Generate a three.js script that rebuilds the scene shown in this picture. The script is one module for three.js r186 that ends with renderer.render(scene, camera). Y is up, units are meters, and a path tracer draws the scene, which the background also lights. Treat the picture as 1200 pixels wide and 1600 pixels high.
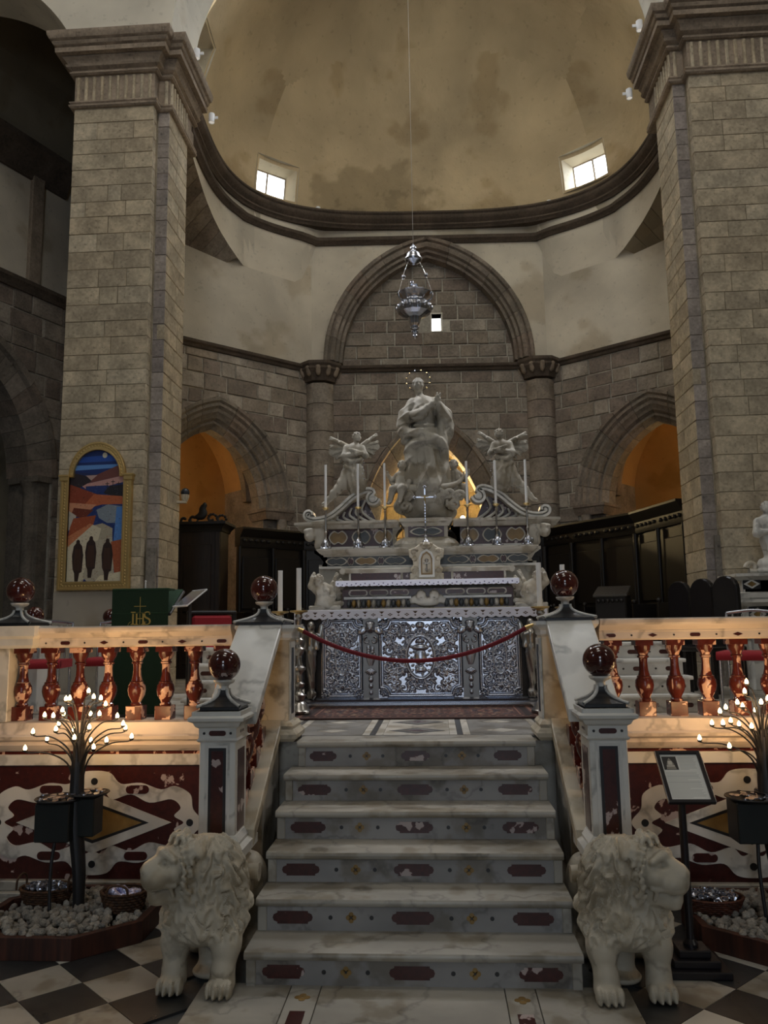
import * as THREE from 'three';
import { mergeGeometries, mergeVertices, toCreasedNormals } from 'three/addons/utils/BufferGeometryUtils.js';
import { RectAreaLightUniformsLib } from 'three/addons/lights/RectAreaLightUniformsLib.js';
RectAreaLightUniformsLib.init();

// ---------------------------------------------------------------- camera, sky, daylight, exposure
const scene = new THREE.Scene();
const camera = new THREE.PerspectiveCamera(65.24, 3 / 4, 0.05, 120);
camera.position.set(0.1496, 1.65, 3.9219);
camera.rotation.set(8.113 * Math.PI / 180, 3.588 * Math.PI / 180, -0.8453 * Math.PI / 180, 'YXZ');
scene.background = new THREE.Color(0.86, 0.93, 1.0).multiplyScalar(4.5);
const renderer = new THREE.WebGLRenderer({ antialias: true });
renderer.toneMapping = THREE.LinearToneMapping;
renderer.toneMappingExposure = 2.1;
renderer.shadowMap.enabled = true;
// daylight enters the nave through unseen windows: [width, height, position, look-at, colour, intensity]
const DAY = new THREE.Color(0.76, 0.87, 1.0), SKYLIGHT = new THREE.Color(1.0, 0.97, 0.9);
const WINDOWS = [
  { w: 3.2, h: 3.4, p: [0, 13.9, 3.35], n: [0, 0, -1], c: SKYLIGHT, i: 30 },      // unseen, added over the nave arch to light the apse
  { w: 1.6, h: 3.4, p: [-8.9, 9.4, 6], n: [1, 0, 0], c: DAY, i: 5 },
  { w: 1.6, h: 3.4, p: [8.9, 9.4, 6], n: [-1, 0, 0], c: SKYLIGHT, i: 5 },
  { w: 1.6, h: 3.4, p: [8.9, 12.6, 0.5], n: [-1, 0, 0], c: SKYLIGHT, i: 9 },
  { w: 1.6, h: 3.4, p: [-8.9, 12.6, 0.5], n: [1, 0, 0], c: SKYLIGHT, i: 16 },
  { w: 3.0, h: 3.0, p: [0, 16.85, -0.5], n: [0, -1, 0], c: SKYLIGHT, i: 13 },      // lantern of the crossing
  { w: 2.6, h: 3.4, p: [0, 1.72, 15.9], n: [0, 0, -1], c: DAY, i: 8 },           // open west door
  { w: 3.0, h: 4.2, p: [0, 8.2, 15.9], n: [0, 0, -1], c: DAY, i: 7 },            // west front
];

// ---------------------------------------------------------------- helpers
const V = (x, y, z) => new THREE.Vector3(x, y, z);
function seeded(s) { return () => { s = (s + 0x6d2b79f5) | 0; let t = Math.imul(s ^ (s >>> 15), 1 | s); t = (t + Math.imul(t ^ (t >>> 7), 61 | t)) ^ t; return ((t ^ (t >>> 14)) >>> 0) / 4294967296; }; }
const rnd = seeded(7);
const rr = (a, b) => a + (b - a) * rnd();
const pick = (a) => a[Math.floor(rnd() * a.length) % a.length];
const clamp = (x, a, b) => Math.min(b, Math.max(a, x)), smooth = (a, b, x) => { const t = clamp((x - a) / (b - a), 0, 1); return t * t * (3 - 2 * t); };
const names = {};
function numbered(n) { const k = names[n] || 0; names[n] = k + 1; return k ? n + '_' + String(k).padStart(3, '0') : n; }
function uvBox(g, s = 1, ou = 0, ov = 0) {          // texture coordinates in metres, by the way each face points
  if (g.index) g = g.toNonIndexed();
  const p = g.attributes.position.array, n = p.length / 3, uv = new Float32Array(n * 2);
  for (let i = 0; i < n; i += 3) {
    const a = i * 3, ux = p[a + 3] - p[a], uy = p[a + 4] - p[a + 1], uz = p[a + 5] - p[a + 2], vx = p[a + 6] - p[a], vy = p[a + 7] - p[a + 1], vz = p[a + 8] - p[a + 2];
    const nx = Math.abs(uy * vz - uz * vy), ny = Math.abs(uz * vx - ux * vz), nz = Math.abs(ux * vy - uy * vx);
    for (let k = 0; k < 3; k++) {
      const x = p[a + k * 3], y = p[a + k * 3 + 1], z = p[a + k * 3 + 2], o = (i + k) * 2;
      if (nx >= ny && nx >= nz) { uv[o] = z; uv[o + 1] = y; } else if (ny >= nz) { uv[o] = x; uv[o + 1] = z; } else { uv[o] = x; uv[o + 1] = y; }
      uv[o] = uv[o] * s + ou; uv[o + 1] = uv[o + 1] * s + ov;
    }
  }
  g.setAttribute('uv', new THREE.BufferAttribute(uv, 2));
  return g;
}
function prep(geos) {
  geos = [].concat(geos).map((g) => { if (g.index) g = g.toNonIndexed(); if (!g.attributes.normal) g.computeVertexNormals(); for (const k of Object.keys(g.attributes)) if (!['position', 'normal', 'uv', 'color'].includes(k)) g.deleteAttribute(k); return g; });
  if (geos.length === 1) return geos[0];
  if (!geos.every((g) => g.attributes.uv)) geos.forEach((g) => g.deleteAttribute('uv'));
  return mergeGeometries(geos);
}
function obj(name, geos, mat, parent = scene, { uv = true, s = 1 } = {}) {
  let g = prep(geos);
  if (uv) g = uvBox(g, s, rnd() * 3, rnd() * 3);
  const m = new THREE.Mesh(g, mat);
  m.name = parent === scene ? numbered(name) : name;
  m.castShadow = m.receiveShadow = true;
  parent.add(m);
  return m;
}
function thing(name, label, category, pos = [0, 0, 0], turn = 0, group) {
  const o = new THREE.Group(); o.name = numbered(name); o.position.set(...pos); o.rotation.y = turn;
  o.userData = { label, category }; if (group) o.userData.group = group;
  scene.add(o); return o;
}
function struct(name, label, category, pos, turn) { const o = thing(name, label, category, pos, turn); o.userData.kind = 'structure'; return o; }
function part(name, parent) { const o = new THREE.Group(); o.name = name; parent.add(o); return o; }
function tag(m, label, category, group, kind) { m.userData = { label, category }; if (group) m.userData.group = group; if (kind) m.userData.kind = kind; return m; }
function copyOf(root, pos, turn, label) { const r = root.clone(); r.name = numbered(root.name.replace(/_\d{3}$/, '')); r.userData = { ...root.userData }; if (label) r.userData.label = label; r.position.set(...pos); r.rotation.y = turn; scene.add(r); return r; }
const T = (g, x = 0, y = 0, z = 0) => g.translate(x, y, z);
// chamfered box
function cbox(w, h, d, x = 0, y = 0, z = 0, b = 0.004) {
  const H = [w / 2, h / 2, d / 2]; b = Math.min(b, H[0] * 0.9, H[1] * 0.9, H[2] * 0.9);
  const P = [], quad = (q) => tri(q[0], q[1], q[2]) + tri(q[0], q[2], q[3]);
  const tri = (A, B, C) => { const n = V().crossVectors(V().subVectors(B, A), V().subVectors(C, A)), m = V().addVectors(A, B).add(C); const q = n.dot(m) < 0 ? [A, C, B] : [A, B, C]; for (const v of q) P.push(v.x, v.y, v.z); return 0; };
  const pt = (a, va, c, vc, e, ve) => { const r = [0, 0, 0]; r[a] = va; r[c] = vc; r[e] = ve; return V(...r); };
  for (let a = 0; a < 3; a++) {
    const c = (a + 1) % 3, e = (a + 2) % 3, hc = H[c] - b, he = H[e] - b;
    for (const s of [-1, 1]) quad([pt(a, s * H[a], c, -hc, e, -he), pt(a, s * H[a], c, hc, e, -he), pt(a, s * H[a], c, hc, e, he), pt(a, s * H[a], c, -hc, e, he)]);
    if (b > 0) for (const s of [-1, 1]) for (const t of [-1, 1]) quad([pt(a, s * H[a], c, t * hc, e, -he), pt(a, s * H[a], c, t * hc, e, he), pt(a, s * (H[a] - b), c, t * H[c], e, he), pt(a, s * (H[a] - b), c, t * H[c], e, -he)]);
  }
  if (b > 0) for (const i of [-1, 1]) for (const j of [-1, 1]) for (const k of [-1, 1]) tri(V(i * H[0], j * (H[1] - b), k * (H[2] - b)), V(i * (H[0] - b), j * H[1], k * (H[2] - b)), V(i * (H[0] - b), j * (H[1] - b), k * H[2]));
  const g = new THREE.BufferGeometry(); g.setAttribute('position', new THREE.Float32BufferAttribute(P, 3)); g.computeVertexNormals();
  return g.translate(x, y, z);
}
const box = (x0, x1, y0, y1, z0, z1, b = 0) => cbox(Math.abs(x1 - x0), Math.abs(y1 - y0), Math.abs(z1 - z0), (x0 + x1) / 2, (y0 + y1) / 2, (z0 + z1) / 2, b);
const lathe = (pts, seg = 32, crease = 0.6) => toCreasedNormals(new THREE.LatheGeometry(pts.map((p) => new THREE.Vector2(Math.max(p[0], 0.0001), p[1])), seg), crease);
const cyl = (r0, r1, h, seg = 16) => new THREE.CylinderGeometry(r1, r0, h, seg).translate(0, h / 2, 0);
const ball = (r, w = 24, h = 16) => new THREE.SphereGeometry(r, w, h);
function tube(pts, r, seg = 24, rad = 8, closed = false) { return new THREE.TubeGeometry(new THREE.CatmullRomCurve3(pts.map((p) => V(...p)), closed), seg, r, rad, closed); }
function taper(pts, r0, r1, seg = 24, rad = 8) {
  const c = new THREE.CatmullRomCurve3(pts.map((p) => V(...p))), g = new THREE.TubeGeometry(c, seg, 1, rad), p = g.attributes.position;
  for (let i = 0; i <= seg; i++) { const q = c.getPointAt(i / seg), r = typeof r0 === 'function' ? r0(i / seg) : r0 + (r1 - r0) * i / seg; for (let j = 0; j <= rad; j++) { const k = i * (rad + 1) + j; p.setXYZ(k, q.x + (p.getX(k) - q.x) * r, q.y + (p.getY(k) - q.y) * r, q.z + (p.getZ(k) - q.z) * r); } }
  g.computeVertexNormals(); return g;
}
const shapeOf = (pts) => { const s = new THREE.Shape(); pts.forEach((p, i) => (i ? s.lineTo(p[0], p[1]) : s.moveTo(p[0], p[1]))); s.closePath(); return s; };
const extr = (s, d, b = 0, seg = 8) => new THREE.ExtrudeGeometry(s, { depth: d, bevelEnabled: b > 0, bevelSize: b, bevelThickness: b, bevelSegments: 1, curveSegments: seg });
// a moulding: profile [[out, y] ...] swept along a path in plan [[x, z] ...]; side +1 puts "out" to the right of the way one walks
function sweep(profile, path, side = 1, closed = false, crease = 0.5) {
  const n = path.length, P = [], N = path.map((p, i) => {
    const a = path[(i - 1 + n) % n], b = path[(i + 1) % n];
    const dir = (q, r) => { const dx = r[0] - q[0], dz = r[1] - q[1], l = Math.hypot(dx, dz) || 1; return [-dz / l * side, dx / l * side]; };
    const n1 = !closed && i === 0 ? dir(p, b) : dir(a, p), n2 = !closed && i === n - 1 ? dir(a, p) : dir(p, b);
    let mx = n1[0] + n2[0], mz = n1[1] + n2[1]; const l = Math.hypot(mx, mz) || 1; mx /= l; mz /= l; const k = 1 / Math.max(0.3, mx * n1[0] + mz * n1[1]);
    return [mx * k, mz * k];
  });
  const at = (i, j) => { i = (i + n) % n; return [path[i][0] + N[i][0] * profile[j][0], profile[j][1], path[i][1] + N[i][1] * profile[j][0]]; };
  for (let i = 0; i < (closed ? n : n - 1); i++) for (let j = 0; j < profile.length - 1; j++) { const a = at(i, j), b = at(i + 1, j), c = at(i + 1, j + 1), d = at(i, j + 1); if (side > 0) P.push(...a, ...b, ...c, ...a, ...c, ...d); else P.push(...a, ...c, ...b, ...a, ...d, ...c); }
  if (!closed) for (const [i, s] of [[0, 1], [n - 1, -1]]) { const tr = THREE.ShapeUtils.triangulateShape(profile.map((p) => new THREE.Vector2(p[0], p[1])), []); for (const t of tr) { const q = t.map((j) => at(i, j)); P.push(...q[0], ...(s > 0 ? q[1] : q[2]), ...(s > 0 ? q[2] : q[1])); } }
  let g = new THREE.BufferGeometry(); g.setAttribute('position', new THREE.Float32BufferAttribute(P, 3));
  g = toCreasedNormals(g, crease); return g;
}
const rectPath = (x0, x1, z0, z1) => [[x0, z0], [x1, z0], [x1, z1], [x0, z1]];       // out = side -1 here
// a wall stone: polygon in xy (counter-clockwise), face at z = 0, going back to -depth, worn edges
function stone(poly, depth, bev = 0.012, proud = 0) {
  const n = poly.length, cx = poly.reduce((s, p) => s + p[0], 0) / n, cy = poly.reduce((s, p) => s + p[1], 0) / n, P = [];
  const inn = poly.map(([x, y]) => { const dx = cx - x, dy = cy - y, l = Math.hypot(dx, dy) || 1, k = Math.min(bev * 1.4, l * 0.4); return [x + dx / l * k, y + dy / l * k]; });
  for (let i = 0; i < n; i++) {
    const j = (i + 1) % n, a = [...inn[i], proud], b = [...inn[j], proud], c = [...poly[j], proud - bev], d = [...poly[i], proud - bev], e = [...poly[j], -depth], f = [...poly[i], -depth];
    P.push(cx, cy, proud, ...a, ...b, ...d, ...c, ...b, ...d, ...b, ...a, ...f, ...e, ...c, ...f, ...c, ...d);
  }
  const g = new THREE.BufferGeometry(); g.setAttribute('position', new THREE.Float32BufferAttribute(P, 3)); g.computeVertexNormals(); return g;
}
// courses of stones on a wall in xy; gap(y) = [centre, half width] of an opening at that height or null
function masonry(parent, { x0, x1, y0, y1, h, w, joint = 0.012, mats, gap, depth = 0.06, name = 'stone', skip }) {
  let y = y0;
  while (y < y1 - 0.03) {
    let hh = Math.min(h * rr(0.88, 1.14), y1 - y); if (y1 - y - hh < h * 0.4) hh = y1 - y;
    let x = x0 - rnd() * w * 0.6, first = true;
    while (x < x1 - 0.02) {
      let ww = w * rr(0.6, 1.45); if (x1 - x - ww < w * 0.35) ww = x1 - x;
      const a = Math.max(x, x0) + joint / 2, b = Math.min(x + ww, x1) - joint / 2, c = y + joint / 2, d = y + hh - joint / 2;
      x += ww;
      if (b - a < 0.04 || (skip && skip((a + b) / 2, (c + d) / 2))) continue;
      const spans = [], g0 = gap && (gap(c) || gap(d));
      if (!g0) spans.push([a, b, 0]);
      else { const cx = g0[0]; if (a < cx) spans.push([a, Math.min(b, cx), -1]); if (b > cx) spans.push([Math.max(a, cx), b, 1]); if (a < cx && b > cx && !gap(c)) { spans.length = 0; spans.push([a, b, 0]); } }
      for (const [p, q, side] of spans) {
        let poly;
        if (!side) poly = [[p, c], [q, c], [q, d], [p, d]];
        else {
          const edge = []; for (let k = 0; k <= 4; k++) { const yy = c + (d - c) * k / 4, g = gap(yy), e = g ? g[0] + side * (g[1] + joint * 0.5) : g0[0]; edge.push([side < 0 ? clamp(e, p, q) : clamp(e, p, q), yy]); }
          const width = edge.reduce((s, e) => s + (side < 0 ? e[0] - p : q - e[0]), 0) / 5; if (width < 0.03) continue;
          const cut = edge.some((e) => e[0] !== (side < 0 ? q : p));
          if (!cut) poly = [[p, c], [q, c], [q, d], [p, d]]; else poly = side < 0 ? [[p, c], ...edge, [p, d]] : [[q, c], [q, d], ...edge.reverse()];
        }
        poly = poly.map(([X, Y]) => [X + rr(-0.004, 0.004), Y + rr(-0.004, 0.004)]);
        obj(name, stone(poly, depth, 0.011, rr(-0.008, 0.012)), pick(mats), parent);
      }
    }
    y += hh;
  }
}
// pointed arch: half width w, rise H above y0 -> {c, R}; half(y) of the curve at distance dr outside it
function pointed(w, H, y0, cx) { const c = (H * H - w * w) / (2 * w), R = w + c; return { c, R, y0, cx, half: (y, dr = 0) => { if (y <= y0) return w + dr; const r2 = (R + dr) ** 2 - (y - y0) ** 2; return r2 <= 0 ? -1 : Math.sqrt(r2) - c; } }; }
// stones of an arch: section [[radial, z] ...] closed polygon; from springing to apex on both sides
function archStones(parent, A, section, count, mats, name = 'voussoir', gap = 0.006, legs = 0) {
  const apex = (dr) => Math.acos(clamp(A.c / (A.R + dr), -1, 1));
  for (const side of [-1, 1]) {
    for (let i = 0; i < count; i++) {
      const P = [], seg = 3, ring = (f) => section.map(([dr, z]) => { const a = apex(dr) * f + (f === 1 ? 0 : 0), r = A.R + dr; return [A.cx + side * (Math.cos(a) * r - A.c), A.y0 + Math.sin(a) * r, z]; });
      const g = gap / (A.R * apex(0)), f0 = i / count + (i ? g / 2 : 0), f1 = (i + 1) / count - (i < count - 1 ? g / 2 : 0);
      const rings = []; for (let k = 0; k <= seg; k++) rings.push(ring(f0 + (f1 - f0) * k / seg));
      for (let k = 0; k < seg; k++) for (let j = 0; j < section.length; j++) { const j2 = (j + 1) % section.length, a = rings[k][j], b = rings[k + 1][j], c = rings[k + 1][j2], d = rings[k][j2]; if (side < 0) P.push(...a, ...b, ...c, ...a, ...c, ...d); else P.push(...a, ...c, ...b, ...a, ...d, ...c); }
      for (const [k, s] of [[0, 1], [seg, -1]]) for (const t of THREE.ShapeUtils.triangulateShape(section.map((p) => new THREE.Vector2(...p)), [])) { const q = t.map((j) => rings[k][j]); P.push(...q[0], ...(s * side > 0 ? q[1] : q[2]), ...(s * side > 0 ? q[2] : q[1])); }
      let geo = new THREE.BufferGeometry(); geo.setAttribute('position', new THREE.Float32BufferAttribute(P, 3));
      obj(name, toCreasedNormals(geo, 0.5), pick(mats), parent);
    }
  }
}
// sculpture: distance field of tapered bones and ellipsoids joined smoothly, meshed with surface nets
function sculpt(prims, cell, disp, kk = 0.03) {
  const lo = V(1e9, 1e9, 1e9), hi = V(-1e9, -1e9, -1e9);
  const Q = prims.map((q) => {
    const o = { k: q.k ?? kk, cut: q.cut };
    if (q.e) {      // ellipsoid {e: centre, r: radii, rot: [x, y, z]}
      const m = new THREE.Matrix3().setFromMatrix4(new THREE.Matrix4().makeRotationFromEuler(new THREE.Euler(...(q.rot || [0, 0, 0])))).transpose().elements, [a, b, c] = q.r, [x, y, z] = q.e, mn = Math.min(a, b, c);
      o.c = q.e; o.b = Math.max(a, b, c);
      o.f = (px, py, pz) => { px -= x; py -= y; pz -= z; const X = (m[0] * px + m[3] * py + m[6] * pz), Y = (m[1] * px + m[4] * py + m[7] * pz), Z = (m[2] * px + m[5] * py + m[8] * pz); const k0 = Math.hypot(X / a, Y / b, Z / c), k1 = Math.hypot(X / (a * a), Y / (b * b), Z / (c * c)); return k1 < 1e-9 ? -mn : k0 * (k0 - 1) / k1; };
    } else {        // tapered bone {a, b, r: [ra, rb]}
      const [ax, ay, az] = q.a, bx = q.b[0] - ax, by = q.b[1] - ay, bz = q.b[2] - az, L = bx * bx + by * by + bz * bz || 1e-9, [ra, rb] = q.r;
      o.c = [ax + bx / 2, ay + by / 2, az + bz / 2]; o.b = Math.sqrt(L) / 2 + Math.max(ra, rb);
      o.f = (px, py, pz) => { px -= ax; py -= ay; pz -= az; const t = clamp((px * bx + py * by + pz * bz) / L, 0, 1); return Math.hypot(px - bx * t, py - by * t, pz - bz * t) - (ra + (rb - ra) * t); };
    }
    if (!q.cut) { lo.min(V(o.c[0] - o.b, o.c[1] - o.b, o.c[2] - o.b)); hi.max(V(o.c[0] + o.b, o.c[1] + o.b, o.c[2] + o.b)); }
    return o;
  });
  lo.addScalar(-cell * 4); hi.addScalar(cell * 4);
  const B = 8, nb = [0, 1, 2].map((i) => Math.ceil((hi.getComponent(i) - lo.getComponent(i)) / (cell * B))), [nx, ny, nz] = nb.map((n) => n * B + 1);
  const F = new Float32Array(nx * ny * nz).fill(1), half = cell * B * 0.5, rad = half * 1.7321 + cell * 2;
  for (let bz = 0; bz < nb[2]; bz++) for (let by = 0; by < nb[1]; by++) for (let bx = 0; bx < nb[0]; bx++) {
    const cx = lo.x + (bx * 2 + 1) * half, cy = lo.y + (by * 2 + 1) * half, cz = lo.z + (bz * 2 + 1) * half;
    const near = Q.filter((q) => Math.hypot(cx - q.c[0], cy - q.c[1], cz - q.c[2]) < q.b + rad + q.k * 1.5 + 0.03); if (!near.length) continue;
    let any = 1e9; for (const q of near) if (!q.cut) any = Math.min(any, q.f(cx, cy, cz)); if (any > rad + 0.06) continue;
    for (let k = bz * B; k <= bz * B + B; k++) for (let j = by * B; j <= by * B + B; j++) for (let i = bx * B; i <= bx * B + B; i++) {
      const x = lo.x + i * cell, y = lo.y + j * cell, z = lo.z + k * cell; let d = 1;
      for (const q of near) { const e = q.f(x, y, z); if (q.cut) { const h = Math.max(q.k - Math.abs(d + e), 0); d = Math.max(d, -e) + h * h / (4 * q.k); } else { const h = Math.max(q.k - Math.abs(d - e), 0); d = Math.min(d, e) - h * h / (4 * q.k); } }
      F[(k * ny + j) * nx + i] = disp && Math.abs(d) < 0.08 ? d + disp(x, y, z) : d;
    }
  }
  const id = new Int32Array(nx * ny * nz).fill(-1), P = [], I = [], at = (i, j, k) => (k * ny + j) * nx + i, st = [1, nx, nx * ny];
  for (let k = 0; k < nz - 1; k++) for (let j = 0; j < ny - 1; j++) for (let i = 0; i < nx - 1; i++) {
    const o = at(i, j, k); let c = 0, x = 0, y = 0, z = 0, mask = 0; const f = [];
    for (let q = 0; q < 8; q++) { f[q] = F[o + (q & 1) + (q >> 1 & 1) * nx + (q >> 2) * nx * ny]; if (f[q] < 0) mask |= 1 << q; }
    if (mask === 0 || mask === 255) continue;
    for (let a = 0; a < 8; a++) for (let e = 0; e < 3; e++) { const b = a | (1 << e); if (b === a) continue; if ((f[a] < 0) === (f[b] < 0)) continue; const t = f[a] / (f[a] - f[b]); x += (a & 1) + (e === 0 ? t : 0); y += (a >> 1 & 1) + (e === 1 ? t : 0); z += (a >> 2) + (e === 2 ? t : 0); c++; }
    id[o] = P.length / 3; P.push(lo.x + (i + x / c) * cell, lo.y + (j + y / c) * cell, lo.z + (k + z / c) * cell);
  }
  for (let k = 1; k < nz - 1; k++) for (let j = 1; j < ny - 1; j++) for (let i = 1; i < nx - 1; i++) {
    const o = at(i, j, k);
    for (let e = 0; e < 3; e++) {
      const s = F[o] < 0; if (s === (F[o + st[e]] < 0)) continue;
      const u = st[(e + 1) % 3], v = st[(e + 2) % 3], q = [id[o - u - v], id[o - v], id[o], id[o - u]]; if (q.some((n) => n < 0)) continue;
      if (s) I.push(q[0], q[1], q[2], q[0], q[2], q[3]); else I.push(q[0], q[2], q[1], q[0], q[3], q[2]);
    }
  }
  const g = new THREE.BufferGeometry(); g.setAttribute('position', new THREE.Float32BufferAttribute(P, 3)); g.setIndex(I); g.computeVertexNormals(); return g;
}
const bone = (a, b, ra, rb, k) => ({ a, b, r: [ra, rb], k });
const chain = (pts, rs, k) => pts.slice(1).map((p, i) => bone(pts[i], p, rs[i], rs[i + 1], k));
const egg = (e, r, rot, k) => ({ e, r, rot, k });

// ---------------------------------------------------------------- procedural textures
function hash(x, y, s) { let h = Math.imul(x, 374761393) + Math.imul(y, 668265263) + Math.imul(s, 1442695041); h = Math.imul(h ^ (h >>> 13), 1274126177); return ((h ^ (h >>> 16)) >>> 0) / 4294967296; }
function vn(x, y, p, s) { const i = Math.floor(x), j = Math.floor(y), u = x - i, v = y - j, a = u * u * (3 - 2 * u), b = v * v * (3 - 2 * v), m = (n) => ((n % p) + p) % p; const A = hash(m(i), m(j), s), B = hash(m(i + 1), m(j), s), C = hash(m(i), m(j + 1), s), D = hash(m(i + 1), m(j + 1), s); return (A + (B - A) * a) * (1 - b) + (C + (D - C) * a) * b; }
function fbm(x, y, p, oct, s) { let f = 0, a = 0.5, t = 0; for (let o = 0; o < oct; o++) { f += a * vn(x, y, p, s + o * 17); t += a; x *= 2; y *= 2; p *= 2; a *= 0.5; } return f / t; }
function texture(size, metres, fn, srgb = true) {
  const d = new Uint8Array(size * size * 4);
  for (let j = 0; j < size; j++) for (let i = 0; i < size; i++) { const c = fn(i / size, j / size), o = (j * size + i) * 4; for (let k = 0; k < 3; k++) d[o + k] = clamp(Math.round((Array.isArray(c) ? c[k] : c) * 255), 0, 255); d[o + 3] = 255; }
  const t = new THREE.DataTexture(d, size, size); t.wrapS = t.wrapT = THREE.RepeatWrapping; t.magFilter = THREE.LinearFilter; if (srgb) t.colorSpace = THREE.SRGBColorSpace; t.repeat.set(1 / metres, 1 / metres); t.needsUpdate = true; return t;
}
const mixc = (a, b, t) => a.map((v, i) => v + (b[i] - v) * t);
const stoneTex = texture(512, 1.1, (u, v) => { const a = fbm(u * 5, v * 5, 5, 5, 3), b = fbm(u * 40, v * 40, 40, 3, 9), pit = smooth(0.66, 0.82, fbm(u * 34, v * 34, 34, 3, 21)); const g = 0.82 + 0.34 * (a - 0.5) + 0.20 * (b - 0.5) - 0.10 * pit; return [g * 1.01, g, g * 0.97]; });
const stoneBump = texture(512, 1.1, (u, v) => 0.5 + 0.5 * (fbm(u * 18, v * 18, 18, 4, 9) - 0.5) - 0.3 * smooth(0.66, 0.82, fbm(u * 34, v * 34, 34, 3, 21)), false);
const plasterTex = texture(1024, 5.3, (u, v) => { const a = fbm(u * 4, v * 4, 4, 6, 33), b = fbm(u * 11 + a * 2, v * 11, 11, 4, 41), st = smooth(0.58, 0.72, fbm(u * 7 + 3, v * 7, 7, 5, 55)), sp = smooth(0.72, 0.82, fbm(u * 90, v * 90, 90, 3, 77)); const g = 0.86 + 0.26 * (a - 0.5) + 0.12 * (b - 0.5) - 0.07 * st - 0.05 * sp; return [g, g * (0.985 - 0.02 * st), g * (0.96 - 0.05 * st)]; });
const plasterBump = texture(512, 2.1, (u, v) => fbm(u * 9, v * 9, 9, 5, 61), false);
const vein = (u, v, p, s) => { const w = fbm(u * p, v * p, p, 4, s) * 2.2, n = fbm(u * p + w, v * p + w * 0.6, p * 64, 5, s + 5); return 1 - Math.abs(n - 0.5) * 2; };
const marbleTex = texture(1024, 1.6, (u, v) => { const w = fbm(u * 5, v * 5, 5, 5, 101), m = 1 - Math.abs(fbm(u * 4, v * 4, 4, 6, 131) - 0.5) * 2, k = Math.pow(smooth(0.88, 1, m), 2), g = 0.90 + 0.14 * (w - 0.5) - 0.16 * k - 0.08 * smooth(0.5, 0.7, fbm(u * 9, v * 9, 9, 4, 171)); return [g, g * 0.995, g * 0.975]; });
const wornTex = texture(1024, 1.3, (u, v) => { const w = fbm(u * 4, v * 6, 4, 5, 201), m = 1 - Math.abs(fbm(u * 4, v * 4, 4, 6, 231) - 0.5) * 2, st = smooth(0.52, 0.72, fbm(u * 8, v * 8, 8, 5, 261)); const g = 0.82 + 0.26 * (w - 0.5) - 0.12 * Math.pow(smooth(0.9, 1, m), 2) - 0.12 * st; return [g, g * (0.985 - 0.03 * st), g * (0.95 - 0.08 * st)]; });
const redTex = texture(1024, 0.75, (u, v) => { const q = fbm(u * 6, v * 6, 6, 4, 301), n = fbm(u * 9 + q * 1.7, v * 9 + q * 1.7, 9000, 5, 331), m = fbm(u * 30, v * 30, 30, 4, 351), w = smooth(0.585, 0.63, n + 0.10 * (m - 0.5)); const red = mixc([0.36, 0.15, 0.11], [0.25, 0.09, 0.075], m), wh = mixc([0.86, 0.76, 0.68], [0.76, 0.56, 0.46], m); return mixc(red, wh, w); });
const redDarkTex = texture(512, 0.6, (u, v) => { const q = fbm(u * 6, v * 6, 6, 4, 401), n = fbm(u * 8 + q, v * 8 + q, 8000, 5, 431), m = fbm(u * 30, v * 30, 30, 4, 451), w = smooth(0.66, 0.70, n + 0.1 * (m - 0.5)); return mixc(mixc([0.30, 0.12, 0.10], [0.19, 0.075, 0.07], m), [0.70, 0.64, 0.62], w); });
const ochreTex = texture(256, 0.3, (u, v) => { const a = fbm(u * 6, v * 6, 6, 5, 501); return mixc([0.46, 0.35, 0.16], [0.62, 0.50, 0.28], a); });
const woodTex = texture(512, 0.8, (u, v) => { const a = fbm(u * 40, v * 3, 40, 4, 601), b = fbm(u * 5, v * 5, 5, 3, 611); const g = 0.55 + 0.5 * (a - 0.5) + 0.2 * (b - 0.5); return [g, g * 0.9, g * 0.82]; });
const grime = texture(512, 0.9, (u, v) => 0.38 + 0.5 * fbm(u * 8, v * 8, 8, 5, 701), false);

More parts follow.
